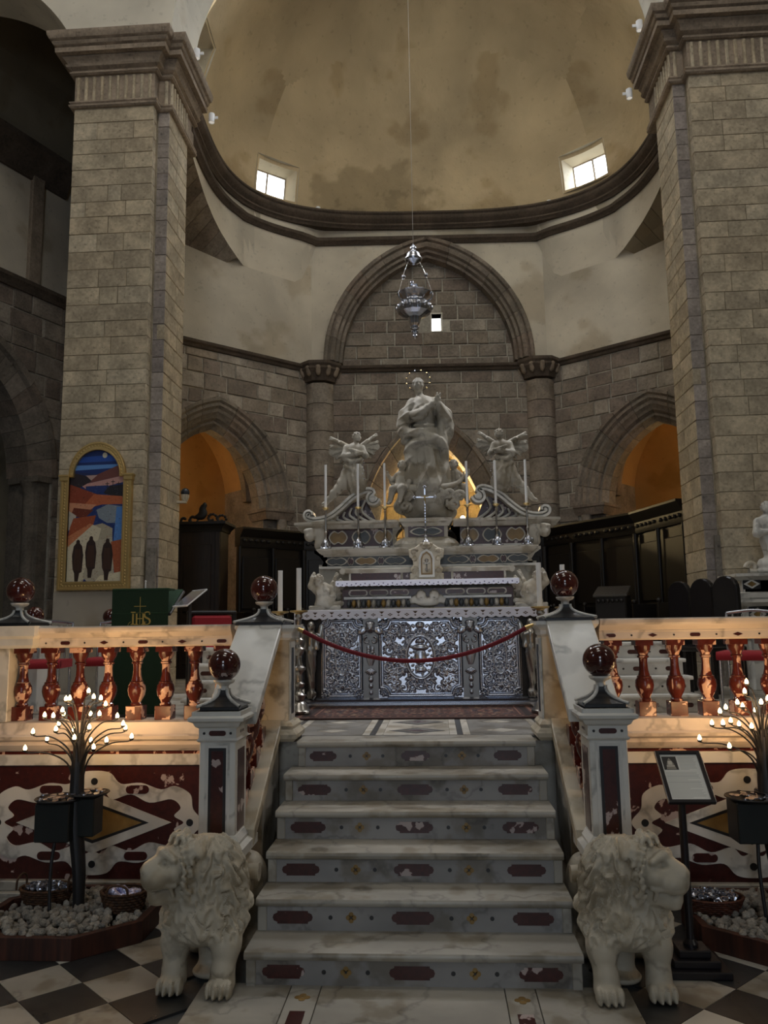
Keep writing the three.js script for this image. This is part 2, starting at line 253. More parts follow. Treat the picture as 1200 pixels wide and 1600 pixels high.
const std = (o) => new THREE.MeshStandardMaterial(o), phys = (o) => new THREE.MeshPhysicalMaterial(o);
const L = (r, g, b) => new THREE.Color().setRGB(r, g, b);
const stoneMat = (r, g, b) => std({ color: L(r, g, b), map: stoneTex, bumpMap: stoneBump, bumpScale: 0.006, roughness: 0.93 });
const M = {
  pier: [stoneMat(0.66, 0.57, 0.43), stoneMat(0.70, 0.60, 0.45), stoneMat(0.62, 0.53, 0.40), stoneMat(0.71, 0.62, 0.48), stoneMat(0.64, 0.54, 0.40)],
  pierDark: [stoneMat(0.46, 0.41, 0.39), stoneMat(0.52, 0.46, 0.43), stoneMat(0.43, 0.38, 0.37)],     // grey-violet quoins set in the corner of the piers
  pierMortar: stoneMat(0.58, 0.51, 0.40),
  ashlar: [stoneMat(0.413, 0.356, 0.306), stoneMat(0.488, 0.425, 0.369), stoneMat(0.350, 0.294, 0.250), stoneMat(0.438, 0.369, 0.306), stoneMat(0.537, 0.475, 0.413), stoneMat(0.375, 0.306, 0.263)],
  mortar: stoneMat(0.66, 0.62, 0.55),
  cornice: [stoneMat(0.48, 0.39, 0.31), stoneMat(0.42, 0.34, 0.27)],
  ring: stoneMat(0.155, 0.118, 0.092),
  archStone: [stoneMat(0.348, 0.300, 0.252), stoneMat(0.408, 0.348, 0.300), stoneMat(0.312, 0.270, 0.228), stoneMat(0.360, 0.288, 0.240)],
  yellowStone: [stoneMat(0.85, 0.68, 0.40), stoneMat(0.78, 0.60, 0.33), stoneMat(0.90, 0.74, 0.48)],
  rosy: std({ color: L(0.80, 0.70, 0.62), map: marbleTex, roughness: 0.4 }),
  frameWood: std({ color: L(0.35, 0.29, 0.22), roughness: 0.7 }),
  dome: std({ vertexColors: true, color: L(0.74, 0.60, 0.39), map: plasterTex, bumpMap: plasterBump, bumpScale: 0.02, roughness: 0.95 }),
  plaster: std({ color: L(0.88, 0.82, 0.70), map: plasterTex, bumpMap: plasterBump, bumpScale: 0.01, roughness: 0.95 }),
  nave: std({ color: L(0.34, 0.30, 0.24), map: plasterTex, roughness: 0.95 }),
  white: std({ color: L(0.86, 0.83, 0.74), map: plasterTex, roughness: 0.95 }),
  vault: std({ color: L(0.42, 0.36, 0.26), map: plasterTex, roughness: 0.95 }),
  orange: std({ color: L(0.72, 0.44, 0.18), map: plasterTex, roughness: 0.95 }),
  marble: std({ color: L(0.84, 0.83, 0.80), map: marbleTex, roughness: 0.38 }),
  worn: std({ color: L(0.56, 0.54, 0.50), map: wornTex, roughnessMap: grime, roughness: 0.62 }),
  cream: std({ color: L(0.80, 0.73, 0.60), map: wornTex, roughness: 0.45 }),
  red: std({ map: redTex, roughness: 0.22 }),
  redDark: std({ map: redDarkTex, roughness: 0.3 }),
  redBall: phys({ map: redDarkTex, roughness: 0.12, clearcoat: 0.6, clearcoatRoughness: 0.05 }),
  black: std({ color: L(0.018, 0.018, 0.02), roughness: 0.32 }),
  ochre: std({ map: ochreTex, roughness: 0.35 }),
  slate: std({ color: L(0.10, 0.11, 0.12), map: marbleTex, roughness: 0.4 }),
  carved: std({ color: L(0.80, 0.77, 0.71), map: wornTex, bumpMap: stoneBump, bumpScale: 0.002, roughness: 0.6 }),
  statue: std({ color: L(0.60, 0.57, 0.51), map: wornTex, bumpMap: stoneBump, bumpScale: 0.002, roughness: 0.65 }),
  lion: std({ color: L(0.74, 0.68, 0.57), map: wornTex, bumpMap: stoneBump, bumpScale: 0.0015, roughness: 0.55 }),
  wood: std({ color: L(0.016, 0.011, 0.009), map: woodTex, roughness: 0.5 }),
  woodWarm: std({ color: L(0.045, 0.026, 0.017), map: woodTex, roughness: 0.5 }),
  silver: std({ color: L(0.48, 0.50, 0.56), metalness: 1, roughness: 0.27 }),
  silverOld: std({ color: L(0.40, 0.38, 0.35), metalness: 1, roughness: 0.28 }),
  brass: std({ color: L(0.70, 0.52, 0.24), metalness: 1, roughness: 0.3 }),
  gold: std({ color: L(0.62, 0.44, 0.18), metalness: 0.85, roughness: 0.38 }),
  iron: std({ color: L(0.022, 0.022, 0.024), roughness: 0.45, metalness: 0.3 }),
  ironBox: std({ color: L(0.016, 0.020, 0.020), roughness: 0.4, metalness: 0.2 }),
  wax: phys({ color: L(0.85, 0.85, 0.84), roughness: 0.45 }),
  velvet: phys({ color: L(0.14, 0.008, 0.016), roughness: 0.9, sheen: 0.6, sheenColor: L(0.5, 0.05, 0.08) }),
  seat: phys({ color: L(0.30, 0.012, 0.02), roughness: 0.85 }),
  fixture: std({ color: L(0.85, 0.86, 0.88), roughness: 0.35 }),
  dark: std({ color: L(0.006, 0.006, 0.007), roughness: 0.6 }),
  wicker: std({ color: L(0.24, 0.13, 0.06), map: woodTex, roughness: 0.7 }),
  terracotta: std({ color: L(0.20, 0.07, 0.04), map: woodTex, roughness: 0.6 }),
  glass: phys({ color: L(1, 1, 1), transmission: 1, thickness: 0, roughness: 0.05 }),
};

// ---------------------------------------------------------------- floor
const H = 0.1563, RUN = 0.2437, PH = 6 * H;            // riser, going, height of the sanctuary platform
{
  const f = struct('floor', 'black and white diagonal marble checker floor in front of the sanctuary', 'floor');
  obj('bedding', box(-9, 9, -0.25, -0.012, -1.3, 16), M.slate, f);
  const tb = [std({ color: L(0.035, 0.037, 0.04), map: marbleTex, roughnessMap: grime, roughness: 0.55 }), std({ color: L(0.045, 0.046, 0.048), map: marbleTex, roughnessMap: grime, roughness: 0.55 })];
  const tw = [std({ color: L(0.58, 0.56, 0.52), map: wornTex, roughnessMap: grime, roughness: 0.6 }), std({ color: L(0.66, 0.64, 0.59), map: marbleTex, roughnessMap: grime, roughness: 0.6 }), std({ color: L(0.50, 0.48, 0.44), map: wornTex, roughnessMap: grime, roughness: 0.6 })];
  const dx = 0.2075, dz = 0.2, e = 0.0025, tile = (() => { const P = [[0, -dz + e], [dx - e, 0], [0, dz - e], [-dx + e, 0]]; return extr(shapeOf(P), 0.012, 0).rotateX(-Math.PI / 2); })();
  const uvt = uvBox(tile.clone());
  for (const s of [-1, 1]) for (let a = -10; a <= 26; a++) for (let b = -9; b <= 8; b++) {
    if ((a + b) & 1) continue;
    const x = s < 0 ? -1.5625 + dx * a : 1.465 + dx * a, z = (s < 0 ? 0.16 : 0.138) + dz * b;
    if (Math.abs(x) < 0.98 || Math.abs(x) > 3.9 || z < -1.35 || z > 1.9 || Math.sign(x) !== s) continue;
    const m = new THREE.Mesh(uvt.clone(), pick(a & 1 ? tw : tb)); const uv = m.geometry.attributes.uv.array, ou = rnd() * 2, ov = rnd() * 2; for (let i = 0; i < uv.length; i += 2) { uv[i] += ou; uv[i + 1] += ov; }
    m.name = 'tile'; m.position.set(x, -0.012, z); m.receiveShadow = true; f.add(m);
  }
  const slab = (x0, x1, z0, z1) => obj('slab', box(x0 + 0.002, x1 - 0.002, -0.012, 0.004, z0, z1 - 0.002, 0.002), M.worn, f);
  for (const [z0, z1] of [[-0.05, 0.62], [0.62, 1.6]]) { slab(-0.42, 0.42, z0, z1); slab(-0.56, -0.42, z0, z1); slab(0.42, 0.56, z0, z1); slab(-0.98, -0.56, z0, z1); slab(0.56, 0.98, z0, z1); }
  for (const s of [-1, 1]) { obj('inlay', box(s * 0.49 - 0.035, s * 0.49 + 0.035, 0, 0.0055, 0.22, 0.36, 0.001), M.redDark, f); for (const [a, b] of [[0.02, 0], [-0.02, 0], [0, 0.02], [0, -0.02]]) obj('inlay', T(cyl(0.016, 0.016, 0.0055, 12), s * 0.49 + a, 0, 0.09 + b), M.ochre, f); }
}
// ---------------------------------------------------------------- sanctuary platform and its front
{
  const f = struct('floor_platform', 'raised sanctuary floor with inlaid grey and white marble bands', 'floor');
  obj('platform_block', box(-4.7, 4.7, 0, PH - 0.012, -9.9, -1.3), M.worn, f);
  // inlaid pavement between steps and altar
  const put = (pts, m, n = 'inlay') => obj(n, extr(shapeOf(pts.map(([x, z]) => [x, -z])), 0.012, 0).rotateX(-Math.PI / 2).translate(0, PH - 0.0125, 0), m, f);
  const rect = (x0, x1, z0, z1) => [[x0, z0], [x0, z1], [x1, z1], [x1, z0]];
  const grey = std({ color: L(0.30, 0.29, 0.28), map: wornTex, roughness: 0.5 }), wht = std({ color: L(0.70, 0.67, 0.62), map: wornTex, roughness: 0.5 }), blk = std({ color: L(0.07, 0.07, 0.075), map: wornTex, roughness: 0.45 });
  put(rect(-4.6, -1.14, -9.5, -1.45), wht, 'paving'); put(rect(1.14, 4.6, -9.5, -1.45), wht, 'paving'); put(rect(-1.13, 1.13, -9.5, -3.0), grey, 'paving');
  put(rect(-1.13, 1.13, -1.50, -1.45), grey, 'band');
  for (let i = -2; i <= 2; i++) {
    const c = i * 0.58, a = c - 0.22, b = c + 0.22, z0 = -2.98, z1 = -1.51;
    put(rect(a, b, z0, z1), i & 1 ? grey : wht, 'paving');
    if (i < 2) { put(rect(b + 0.002, b + 0.05, z0, z1), wht, 'band'); put(rect(b + 0.052, b + 0.088, z0, z1), blk, 'band'); put(rect(b + 0.09, b + 0.138, z0, z1), wht, 'band'); }
    for (const z of [-1.72, -2.2, -2.66]) { const k = i & 1 ? 0.11 : 0.19, q = (r, m, h) => obj('inlay', extr(shapeOf([[c - r, -z], [c, -z - r * 0.8], [c + r, -z], [c, -z + r * 0.8]]), h, 0).rotateX(-Math.PI / 2).translate(0, PH - 0.0005, 0), m, f); q(k, i & 1 ? wht : blk, 0.0012); q(k * 0.72, i & 1 ? wht : grey, 0.0018); if (!(i & 1)) q(k * 0.4, M.redDark, 0.0024); }
  }
}
const closedCurve = (pts, t = 0.5, n = 10) => new THREE.CatmullRomCurve3(pts.map((p) => V(p[0], p[1], 0)), true, 'catmullrom', t).getPoints(pts.length * n).slice(0, -1).map((p) => [p.x, p.y]);
const ringShape = (outer, inner) => { const s = shapeOf(outer); s.holes.push(new THREE.Path(inner.map((p) => new THREE.Vector2(...p)))); return s; };
const lozenge = (w, h) => [[-w, 0], [0, -h], [w, 0], [0, h]];
const pill = (w, h, n = 6) => { const p = []; for (let i = 0; i <= n; i++) { const a = -Math.PI / 2 + Math.PI * i / n; p.push([w - h + h * Math.cos(a), h * Math.sin(a)]); } for (let i = 0; i <= n; i++) { const a = Math.PI / 2 + Math.PI * i / n; p.push([-w + h + h * Math.cos(a), h * Math.sin(a)]); } return p; };
for (const s of [-1, 1]) {
  const far = s < 0 ? 3.4 : 4.6;
  const w = struct('podium_wall', s < 0 ? 'red and white inlaid marble podium front behind the candle tree by the two baskets' : 'red and white inlaid marble podium front behind the framed notice stand', 'podium');
  const X = (a, b) => [Math.min(s * a, s * b), Math.max(s * a, s * b)], [x0, x1] = X(1.0, far);
  obj('plinth', [box(x0, x1, 0, 0.05, -1.3, -1.14, 0.004), box(x0, x1, 0.05, 0.11, -1.3, -1.18, 0.006)], M.worn, w);
  obj('red_field', box(x0, x1, 0.11, 0.795, -1.3, -1.225), M.redDark, w);
  obj('band', box(x0, x1, 0.80, 0.868, -1.3, -1.205, 0.003), M.marble, w);
  obj('red_fillet', box(x0, x1, 0.866, 0.892, -1.3, -1.222), M.red, w);
  const mould = [[0, 0.89], [0.045, 0.89], [0.06, 0.905], [0.075, 0.93], [0.06, 0.95], [0.09, 0.965], [0.095, 0.985], [0.06, 0.995], [0.05, 1.01], [0.035, 1.065], [0, 1.07], [-0.2, 1.07], [-0.2, 0.89]];
  obj('ledge', sweep(mould, s < 0 ? [[-far, -1.25], [-1.12, -1.25]] : [[1.12, -1.25], [far, -1.25]], 1), M.rosy, w);
  // inlaid cartouches
  for (const cx of s < 0 ? [-2.04, -3.5] : [2.0, 3.45]) {
    const C = (pts, m, d, n = 'inlay') => { const g = Array.isArray(pts) ? extr(shapeOf(pts), d) : extr(pts, d); g.translate(cx, 0.45, -1.2252); return obj(n, g, m, w); };
    const sym = (q) => { const a = q.concat(q.slice(0, -1).reverse().map(([x, y]) => [-x, y])); return a; };
    const half = [[0, -0.315], [0.10, -0.30], [0.17, -0.235], [0.30, -0.24], [0.43, -0.20], [0.52, -0.22], [0.62, -0.17], [0.64, -0.08], [0.70, 0], [0.64, 0.08], [0.62, 0.17], [0.52, 0.22], [0.43, 0.20], [0.30, 0.24], [0.17, 0.235], [0.10, 0.30], [0, 0.315]];
    const outer = closedCurve(half.concat(half.slice(1, -1).reverse().map(([x, y]) => [-x, y])), 0.5, 5);
    const h2 = [[0, -0.17], [0.06, -0.19], [0.12, -0.14], [0.24, -0.17], [0.36, -0.12], [0.50, -0.14], [0.56, -0.09], [0.52, -0.04], [0.58, 0], [0.52, 0.04], [0.56, 0.09], [0.50, 0.14], [0.36, 0.12], [0.24, 0.17], [0.12, 0.14], [0.06, 0.19], [0, 0.17]];
    const inner = closedCurve(h2.concat(h2.slice(1, -1).reverse().map(([x, y]) => [-x, y])), 0.5, 5);
    C(ringShape(outer, inner), M.marble, 0.006, 'strapwork');
    C(ringShape(lozenge(0.50, 0.185), lozenge(0.36, 0.125)), M.marble, 0.008, 'diamond_border');
    C(ringShape(lozenge(0.36, 0.125), lozenge(0.315, 0.105)), M.black, 0.009, 'diamond_line'); C(lozenge(0.315, 0.105), M.ochre, 0.007, 'diamond');
    for (const [px, py] of [[0, 0.25], [0, -0.25], [0.62, 0], [-0.62, 0]]) { const g = cyl(0.022, 0.022, 0.009, 14).rotateX(Math.PI / 2).translate(cx + px, 0.45 + py, -1.2252); obj('dot', g, M.black, w); }
    for (const [px, py] of [[0.28, 0.2], [-0.28, 0.2], [0.28, -0.2], [-0.28, -0.2]]) C(pill(0.075, 0.026).map(([a, b]) => [a + px, b + py]), M.redDark, 0.009, 'tablet');
  }
}
// ---------------------------------------------------------------- marble steps
{
  const st = struct('staircase', 'six worn white marble steps with red inlays rising to the altar', 'stairs');
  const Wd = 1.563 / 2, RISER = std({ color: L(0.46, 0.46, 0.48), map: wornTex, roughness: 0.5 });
  for (let k = 1; k <= 6; k++) {
    const zf = -(k - 1) * RUN, y1 = k * H, zr = zf - 0.032, zb = k < 6 ? zf - RUN - 0.04 : -1.46, nar = k === 6 ? 0.745 : Wd;
    const prof = [[-0.02, y1 - 0.036]]; prof.length = 0;
    const nose = []; for (let i = 0; i <= 6; i++) { const a = -Math.PI / 2 + Math.PI * i / 6; nose.push([0.016 * Math.cos(a) - 0.016, y1 - 0.019 + 0.019 * Math.sin(a)]); }
    const back = zb - zf; nose.push([back, y1], [back, y1 - 0.038]);
    obj('tread', sweep(nose, [[-nar, zf], [nar, zf]], 1), M.worn, st);
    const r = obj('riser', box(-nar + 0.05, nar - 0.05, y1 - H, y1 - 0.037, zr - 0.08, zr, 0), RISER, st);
    for (const s of [-1, 1]) obj('riser_end', [box(s * (nar - 0.052) , s * (nar - 0.006), y1 - H, y1 - 0.037, zr - 0.1, zr + 0.012, 0.004), box(s * (nar - 0.006), s * (nar - 0.03), y1 - H, y1 - 0.037, zb, zr - 0.09)], M.worn, st);
    const yc = y1 - H / 2 - 0.016, zi = zr - 0.004, P = (pts, x, m, n) => obj(n, extr(shapeOf(pts.map(([a, b]) => [a + x, b + yc])), 0.0055).translate(0, 0, zi), m, r);
    for (const x of [-0.6, 0, 0.59]) { const ww = (x ? 0.095 : 0.1) * (k === 6 ? 0.85 : 1); const q = [[-ww + 0.018, -0.022], [-ww + 0.018, -0.03], [ww - 0.018, -0.03], [ww - 0.018, -0.022], [ww, -0.015], [ww + 0.006, 0], [ww, 0.015], [ww - 0.018, 0.022], [ww - 0.018, 0.03], [-ww + 0.018, 0.03], [-ww + 0.018, 0.022], [-ww, 0.015], [-ww - 0.006, 0], [-ww, -0.015]]; P(q, x * (k === 6 ? 0.97 : 1), M.redDark, 'red_tablet'); }
    for (const x of [-0.41, -0.205, 0.19, 0.39]) obj('dot', cyl(0.0105, 0.0105, 0.0055, 14).rotateX(Math.PI / 2).translate(x, yc, zi), M.black, r);
    for (const x of [-0.307, 0.29]) { const g = []; for (const [a, b] of [[0.014, 0], [-0.014, 0], [0, 0.014], [0, -0.014]]) g.push(cyl(0.0125, 0.0125, 0.0055, 12).rotateX(Math.PI / 2).translate(x + a, yc + b, zi)); obj('quatrefoil', g, M.ochre, r); obj('dot', cyl(0.006, 0.006, 0.0065, 8).rotateX(Math.PI / 2).translate(x, yc, zi), M.black, r); }
  }
  obj('core', box(-0.70, 0.70, 0, PH - 0.04, -1.3, -5 * RUN - 0.12), M.worn, st);
}
// ---------------------------------------------------------------- ball finial on a flared black base with white edges
function finial(parent, x, y, z, r, bw) {
  const f = part('finial', parent);
  const plate = box(x - bw, x + bw, y, y + 0.02, z - bw, z + bw, 0.002);
  const flare = (() => { const P = [], seg = 8, ring = (t) => { const k = bw * 0.98 * (0.10 + 0.90 * Math.pow(1 - t, 2.8)) + 0.012; return [[-k, -k], [k, -k], [k, k], [-k, k]].map(([a, b]) => [x + a, y + 0.02 + t * 0.085, z + b]); }; for (let i = 0; i < seg; i++) { const a = ring(i / seg), b = ring((i + 1) / seg); for (let j = 0; j < 4; j++) { const j2 = (j + 1) % 4; P.push(...a[j], ...b[j2], ...a[j2], ...a[j], ...b[j], ...b[j2]); } } const g = new THREE.BufferGeometry(); g.setAttribute('position', new THREE.Float32BufferAttribute(P, 3)); g.computeVertexNormals(); return g; })();
  obj('flared_base', [plate, flare], M.black, f);
  for (const [a, b] of [[-1, -1], [1, -1], [1, 1], [-1, 1]]) { const pts = []; for (let i = 0; i <= 10; i++) { const t = i / 10, k = bw * 0.98 * (0.10 + 0.90 * Math.pow(1 - t, 2.8)) + 0.012; pts.push([x + a * k, y + 0.022 + t * 0.085, z + b * k]); } obj('white_edge', tube(pts, 0.0095, 14, 6), M.marble, f); }
  obj('neck', T(lathe([[0.0, 0], [0.026, 0], [0.024, 0.02], [0.03, 0.028], [0.05, 0.036], [0.058, 0.046], [0.058, 0.054], [0.0, 0.054]], 28), x, y + 0.10, z), M.marble, f);
  obj('ball', T(ball(r, 40, 28).rotateZ(rnd() * 6).rotateX(rnd() * 6), x, y + 0.15 + r * 0.97, z), M.redBall, f);
}
// baluster of red breccia: base block, vase, neck, top block
function balusterGeos(h, w) {
  const k = w / 0.11, y = (t) => t * h;
  return { base: cbox(0.105 * k, y(0.19), 0.105 * k, 0, y(0.095), 0, 0.003), top: cbox(0.112 * k, y(0.075), 0.112 * k, 0, y(0.9625), 0, 0.003), body: lathe([[0.0, y(0.19)], [0.036 * k, y(0.19)], [0.038 * k, y(0.215)], [0.03 * k, y(0.235)], [0.032 * k, y(0.25)], [0.052 * k, y(0.33)], [0.058 * k, y(0.40)], [0.054 * k, y(0.465)], [0.043 * k, y(0.50)], [0.045 * k, y(0.515)], [0.036 * k, y(0.525)], [0.028 * k, y(0.60)], [0.025 * k, y(0.70)], [0.027 * k, y(0.755)], [0.036 * k, y(0.765)], [0.036 * k, y(0.785)], [0.03 * k, y(0.795)], [0.034 * k, y(0.82)], [0.048 * k, y(0.87)], [0.052 * k, y(0.925)], [0, y(0.925)]], 28) };
}
for (const s of [-1, 1]) {
  const b = thing('balustrade', s < 0 ? 'marble altar rail with red breccia balusters, beside the green draped lectern' : 'marble altar rail with red breccia balusters, beside the framed notice stand', 'balustrade');
  const a0 = 1.17, a1 = s < 0 ? 2.9 : 4.4, X0 = Math.min(s * a0, s * a1), X1 = Math.max(s * a0, s * a1);
  const prof = [[-0.14, 1.54], [0.075, 1.54], [0.085, 1.55], [0.085, 1.59], [0.09, 1.597], [0.09, 1.603], [0.10, 1.612], [0.125, 1.635], [0.132, 1.65], [0.132, 1.668], [0.125, 1.676], [-0.14, 1.676]];
  const rail = obj('rail', sweep(prof, [[X0, -1.33], [X1, -1.33]], 1), M.rosy, b);
  for (let i = 0; ; i++) { const x = 1.24 + i * 0.13; if (x > a1 - 0.06) break; const q = i % 4; const g = q === 0 ? extr(shapeOf(pill(0.032, 0.011)), 0.003) : q === 2 ? extr(shapeOf(lozenge(0.03, 0.012)), 0.003) : cyl(0.006, 0.006, 0.003, 10).rotateX(Math.PI / 2); obj('inlay', g.translate(s * x, 1.57, -1.2455), q === 0 || q === 2 ? M.redDark : M.black, rail); }
  for (let i = 0; i < (s < 0 ? 8 : 16); i++) { const x = s < 0 ? -1.245 - i * 0.193 : 1.26 + i * 0.193, G = balusterGeos(0.47, 0.11), g = part('baluster', b); for (const k of ['base', 'body', 'top']) obj(k, G[k].rotateY(rnd() * (k === 'body' ? 6 : 0)).translate(x, 1.07, -1.33), M.red, g); }
  if (s < 0) {
    const p = part('pedestal', b); obj('shaft', box(-2.84, -2.64, 1.07, 1.54, -1.43, -1.22, 0.004), M.marble, p); obj('capping', sweep([[-0.1, 1.54], [0.03, 1.54], [0.045, 1.56], [0.045, 1.60], [0.06, 1.62], [0.06, 1.685], [-0.1, 1.685]], rectPath(-2.82, -2.50, -1.47, -1.2), -1, true), M.marble, p);
    obj('capping_top', box(-2.84, -2.48, 1.66, 1.684, -1.49, -1.18, 0.002), M.marble, p);
    finial(b, -2.645, 1.685, -1.33, 0.09, 0.14);
  }
}
// ---------------------------------------------------------------- stair parapets: newel on the lion's back, sloping slab, balusters, upper pedestal
for (const s of [-1, 1]) {
  const b = thing('stair_parapet', s < 0 ? 'white marble stair parapet with red ball finials, on the side of the green lectern' : 'white marble stair parapet with red ball finials, on the side of the framed notice', 'parapet');
  const cx = s * 1.0, SX = (a, c) => [Math.min(s * a, s * c), Math.max(s * a, s * c)];
  // newel
  const n = part('newel', b), z0 = -0.54, z1 = -0.30, [bx0, bx1] = SX(0.905, 1.095);
  obj('base_moulding', sweep([[-0.05, 0.50], [0.055, 0.50], [0.055, 0.545], [0.03, 0.56], [0.03, 0.575], [0.006, 0.60], [-0.05, 0.60]], rectPath(bx0, bx1, z0, z1), -1, true), M.marble, n);
  obj('shaft', box(bx0, bx1, 0.52, 1.10, z0, z1, 0.004), M.marble, n);
  obj('frieze', sweep([[-0.05, 1.065], [0.006, 1.065], [0.014, 1.075], [0.004, 1.085], [0.004, 1.135], [0.02, 1.145], [0.03, 1.165], [0.05, 1.175], [0.052, 1.19], [0.044, 1.197], [0.034, 1.20], [0.034, 1.222], [-0.06, 1.222]], rectPath(bx0, bx1, z0, z1), -1, true), M.marble, n);
  obj('cap', box(bx0 - 0.02, bx1 + 0.02, 1.19, 1.222, z0 - 0.02, z1 + 0.02, 0), M.marble, n);
  const panel = (w, h, x, y, m, d) => extr(ringShape([[-w, -h], [w, -h], [w, h], [-w, h]], [[-w + 0.012, -h + 0.012], [w - 0.012, -h + 0.012], [w - 0.012, h - 0.012], [-w + 0.012, h - 0.012]]), d).translate(x, y, 0);
  obj('panel_frame', T(panel(0.066, 0.245, cx, 0.815, null, 0.004), 0, 0, z1 - 0.001), M.marble, n); 
  obj('black_border', box(cx - 0.046, cx + 0.046, 0.59, 1.035, z1 - 0.003, z1 + 0.0025), M.black, n);
  obj('red_panel', box(cx - 0.031, cx + 0.031, 0.605, 1.02, z1 - 0.003, z1 + 0.004), M.redDark, n);
  const sx = s * 0.905; obj('side_panel', box(Math.min(sx, sx - s * 0.003), Math.max(sx, sx - s * 0.003), 0.61, 1.02, z0 + 0.05, z1 - 0.05), M.redDark, n);
  obj('tablet', extr(shapeOf(pill(0.045, 0.013)), 0.004).translate(cx, 1.11, z1 + 0.003), M.redDark, n);
  for (const q of [-0.07, 0.07]) obj('dot', cyl(0.007, 0.007, 0.004, 10).rotateX(Math.PI / 2).translate(cx + q, 1.11, z1 + 0.003), M.black, n);
  for (const q of [-0.45, -0.42, -0.39]) obj('dot', box(sx - s * 0.006, sx, 1.103, 1.117, q - 0.006, q + 0.006), M.redDark, n);
  finial(n, cx, 1.222, -0.42, 0.086, 0.105);
  // sloping slab and lower rail
  const slope = (y0, za, y1, zb, xa, xb, th, m, name) => { const g = extr(shapeOf([[-za, y0], [-zb, y1], [-zb, y1 - th], [-za, y0 - th]]), Math.abs(xb - xa), 0.006).rotateY(Math.PI / 2).translate(Math.min(xa, xb), 0, 0); return obj(name, g, m, b); };
  slope(1.195, -0.50, 1.667, -1.20, s * 0.845, s * 1.115, 0.055, M.marble, 'sloping_coping');
  slope(0.585, -0.48, 1.06, -1.24, s * 0.85, s * 1.1, 0.07, M.cream, 'lower_rail');
  slope(0.67, -0.78, 0.97, -1.24, s * 0.87, s * 1.09, 0.5, M.worn, 'string_wall');
  for (let i = 0; i < 4; i++) { const z = -0.62 - i * 0.15, yb = 0.585 + (z + 0.48) / -0.76 * 0.475 - 0.02, yt = 1.195 + (z + 0.50) / -0.70 * 0.472 - 0.05, G = balusterGeos(yt - yb, 0.115), g = part('baluster', b); for (const k of ['base', 'body', 'top']) obj(k, G[k].translate(s * 0.975, yb, z), M.red, g); }
  // upper pedestal
  const u = part('upper_pedestal', b), [ux0, ux1] = SX(0.80, 1.12);
  obj('shaft', box(ux0 + 0.01, ux1, PH, 1.58, -1.47, -1.25, 0.004), M.cream, u);
  obj('side_frame', box(SX(0.798, 0.81)[0], SX(0.798, 0.81)[1], 1.06, 1.56, -1.46, -1.27, 0.002), M.marble, u);
  obj('side_panel', box(SX(0.794, 0.80)[0], SX(0.794, 0.80)[1], 1.10, 1.52, -1.40, -1.33), M.black, u);
  obj('capping', sweep([[-0.1, 1.57], [0.005, 1.57], [0.018, 1.585], [0.018, 1.61], [0.03, 1.625], [0.045, 1.645], [0.045, 1.667], [-0.1, 1.667]], rectPath(ux0 + 0.02, ux1, -1.47, -1.25), -1, true), M.marble, u);
  obj('capping_top', box(ux0, ux1 + 0.01, 1.64, 1.667, -1.49, -1.22, 0.002), M.marble, u);
  obj('base_scroll', sweep([[-0.08, PH], [0.035, PH], [0.055, PH + 0.02], [0.058, PH + 0.045], [0.04, PH + 0.065], [0.03, PH + 0.075], [0.035, PH + 0.095], [0.02, PH + 0.115], [0.0, PH + 0.125], [-0.08, PH + 0.125]], rectPath(ux0 + 0.01, ux1, -1.47, -1.25), -1, true), M.cream, u);
  finial(u, s * 0.985, 1.667, -1.35, 0.09, 0.155);
}

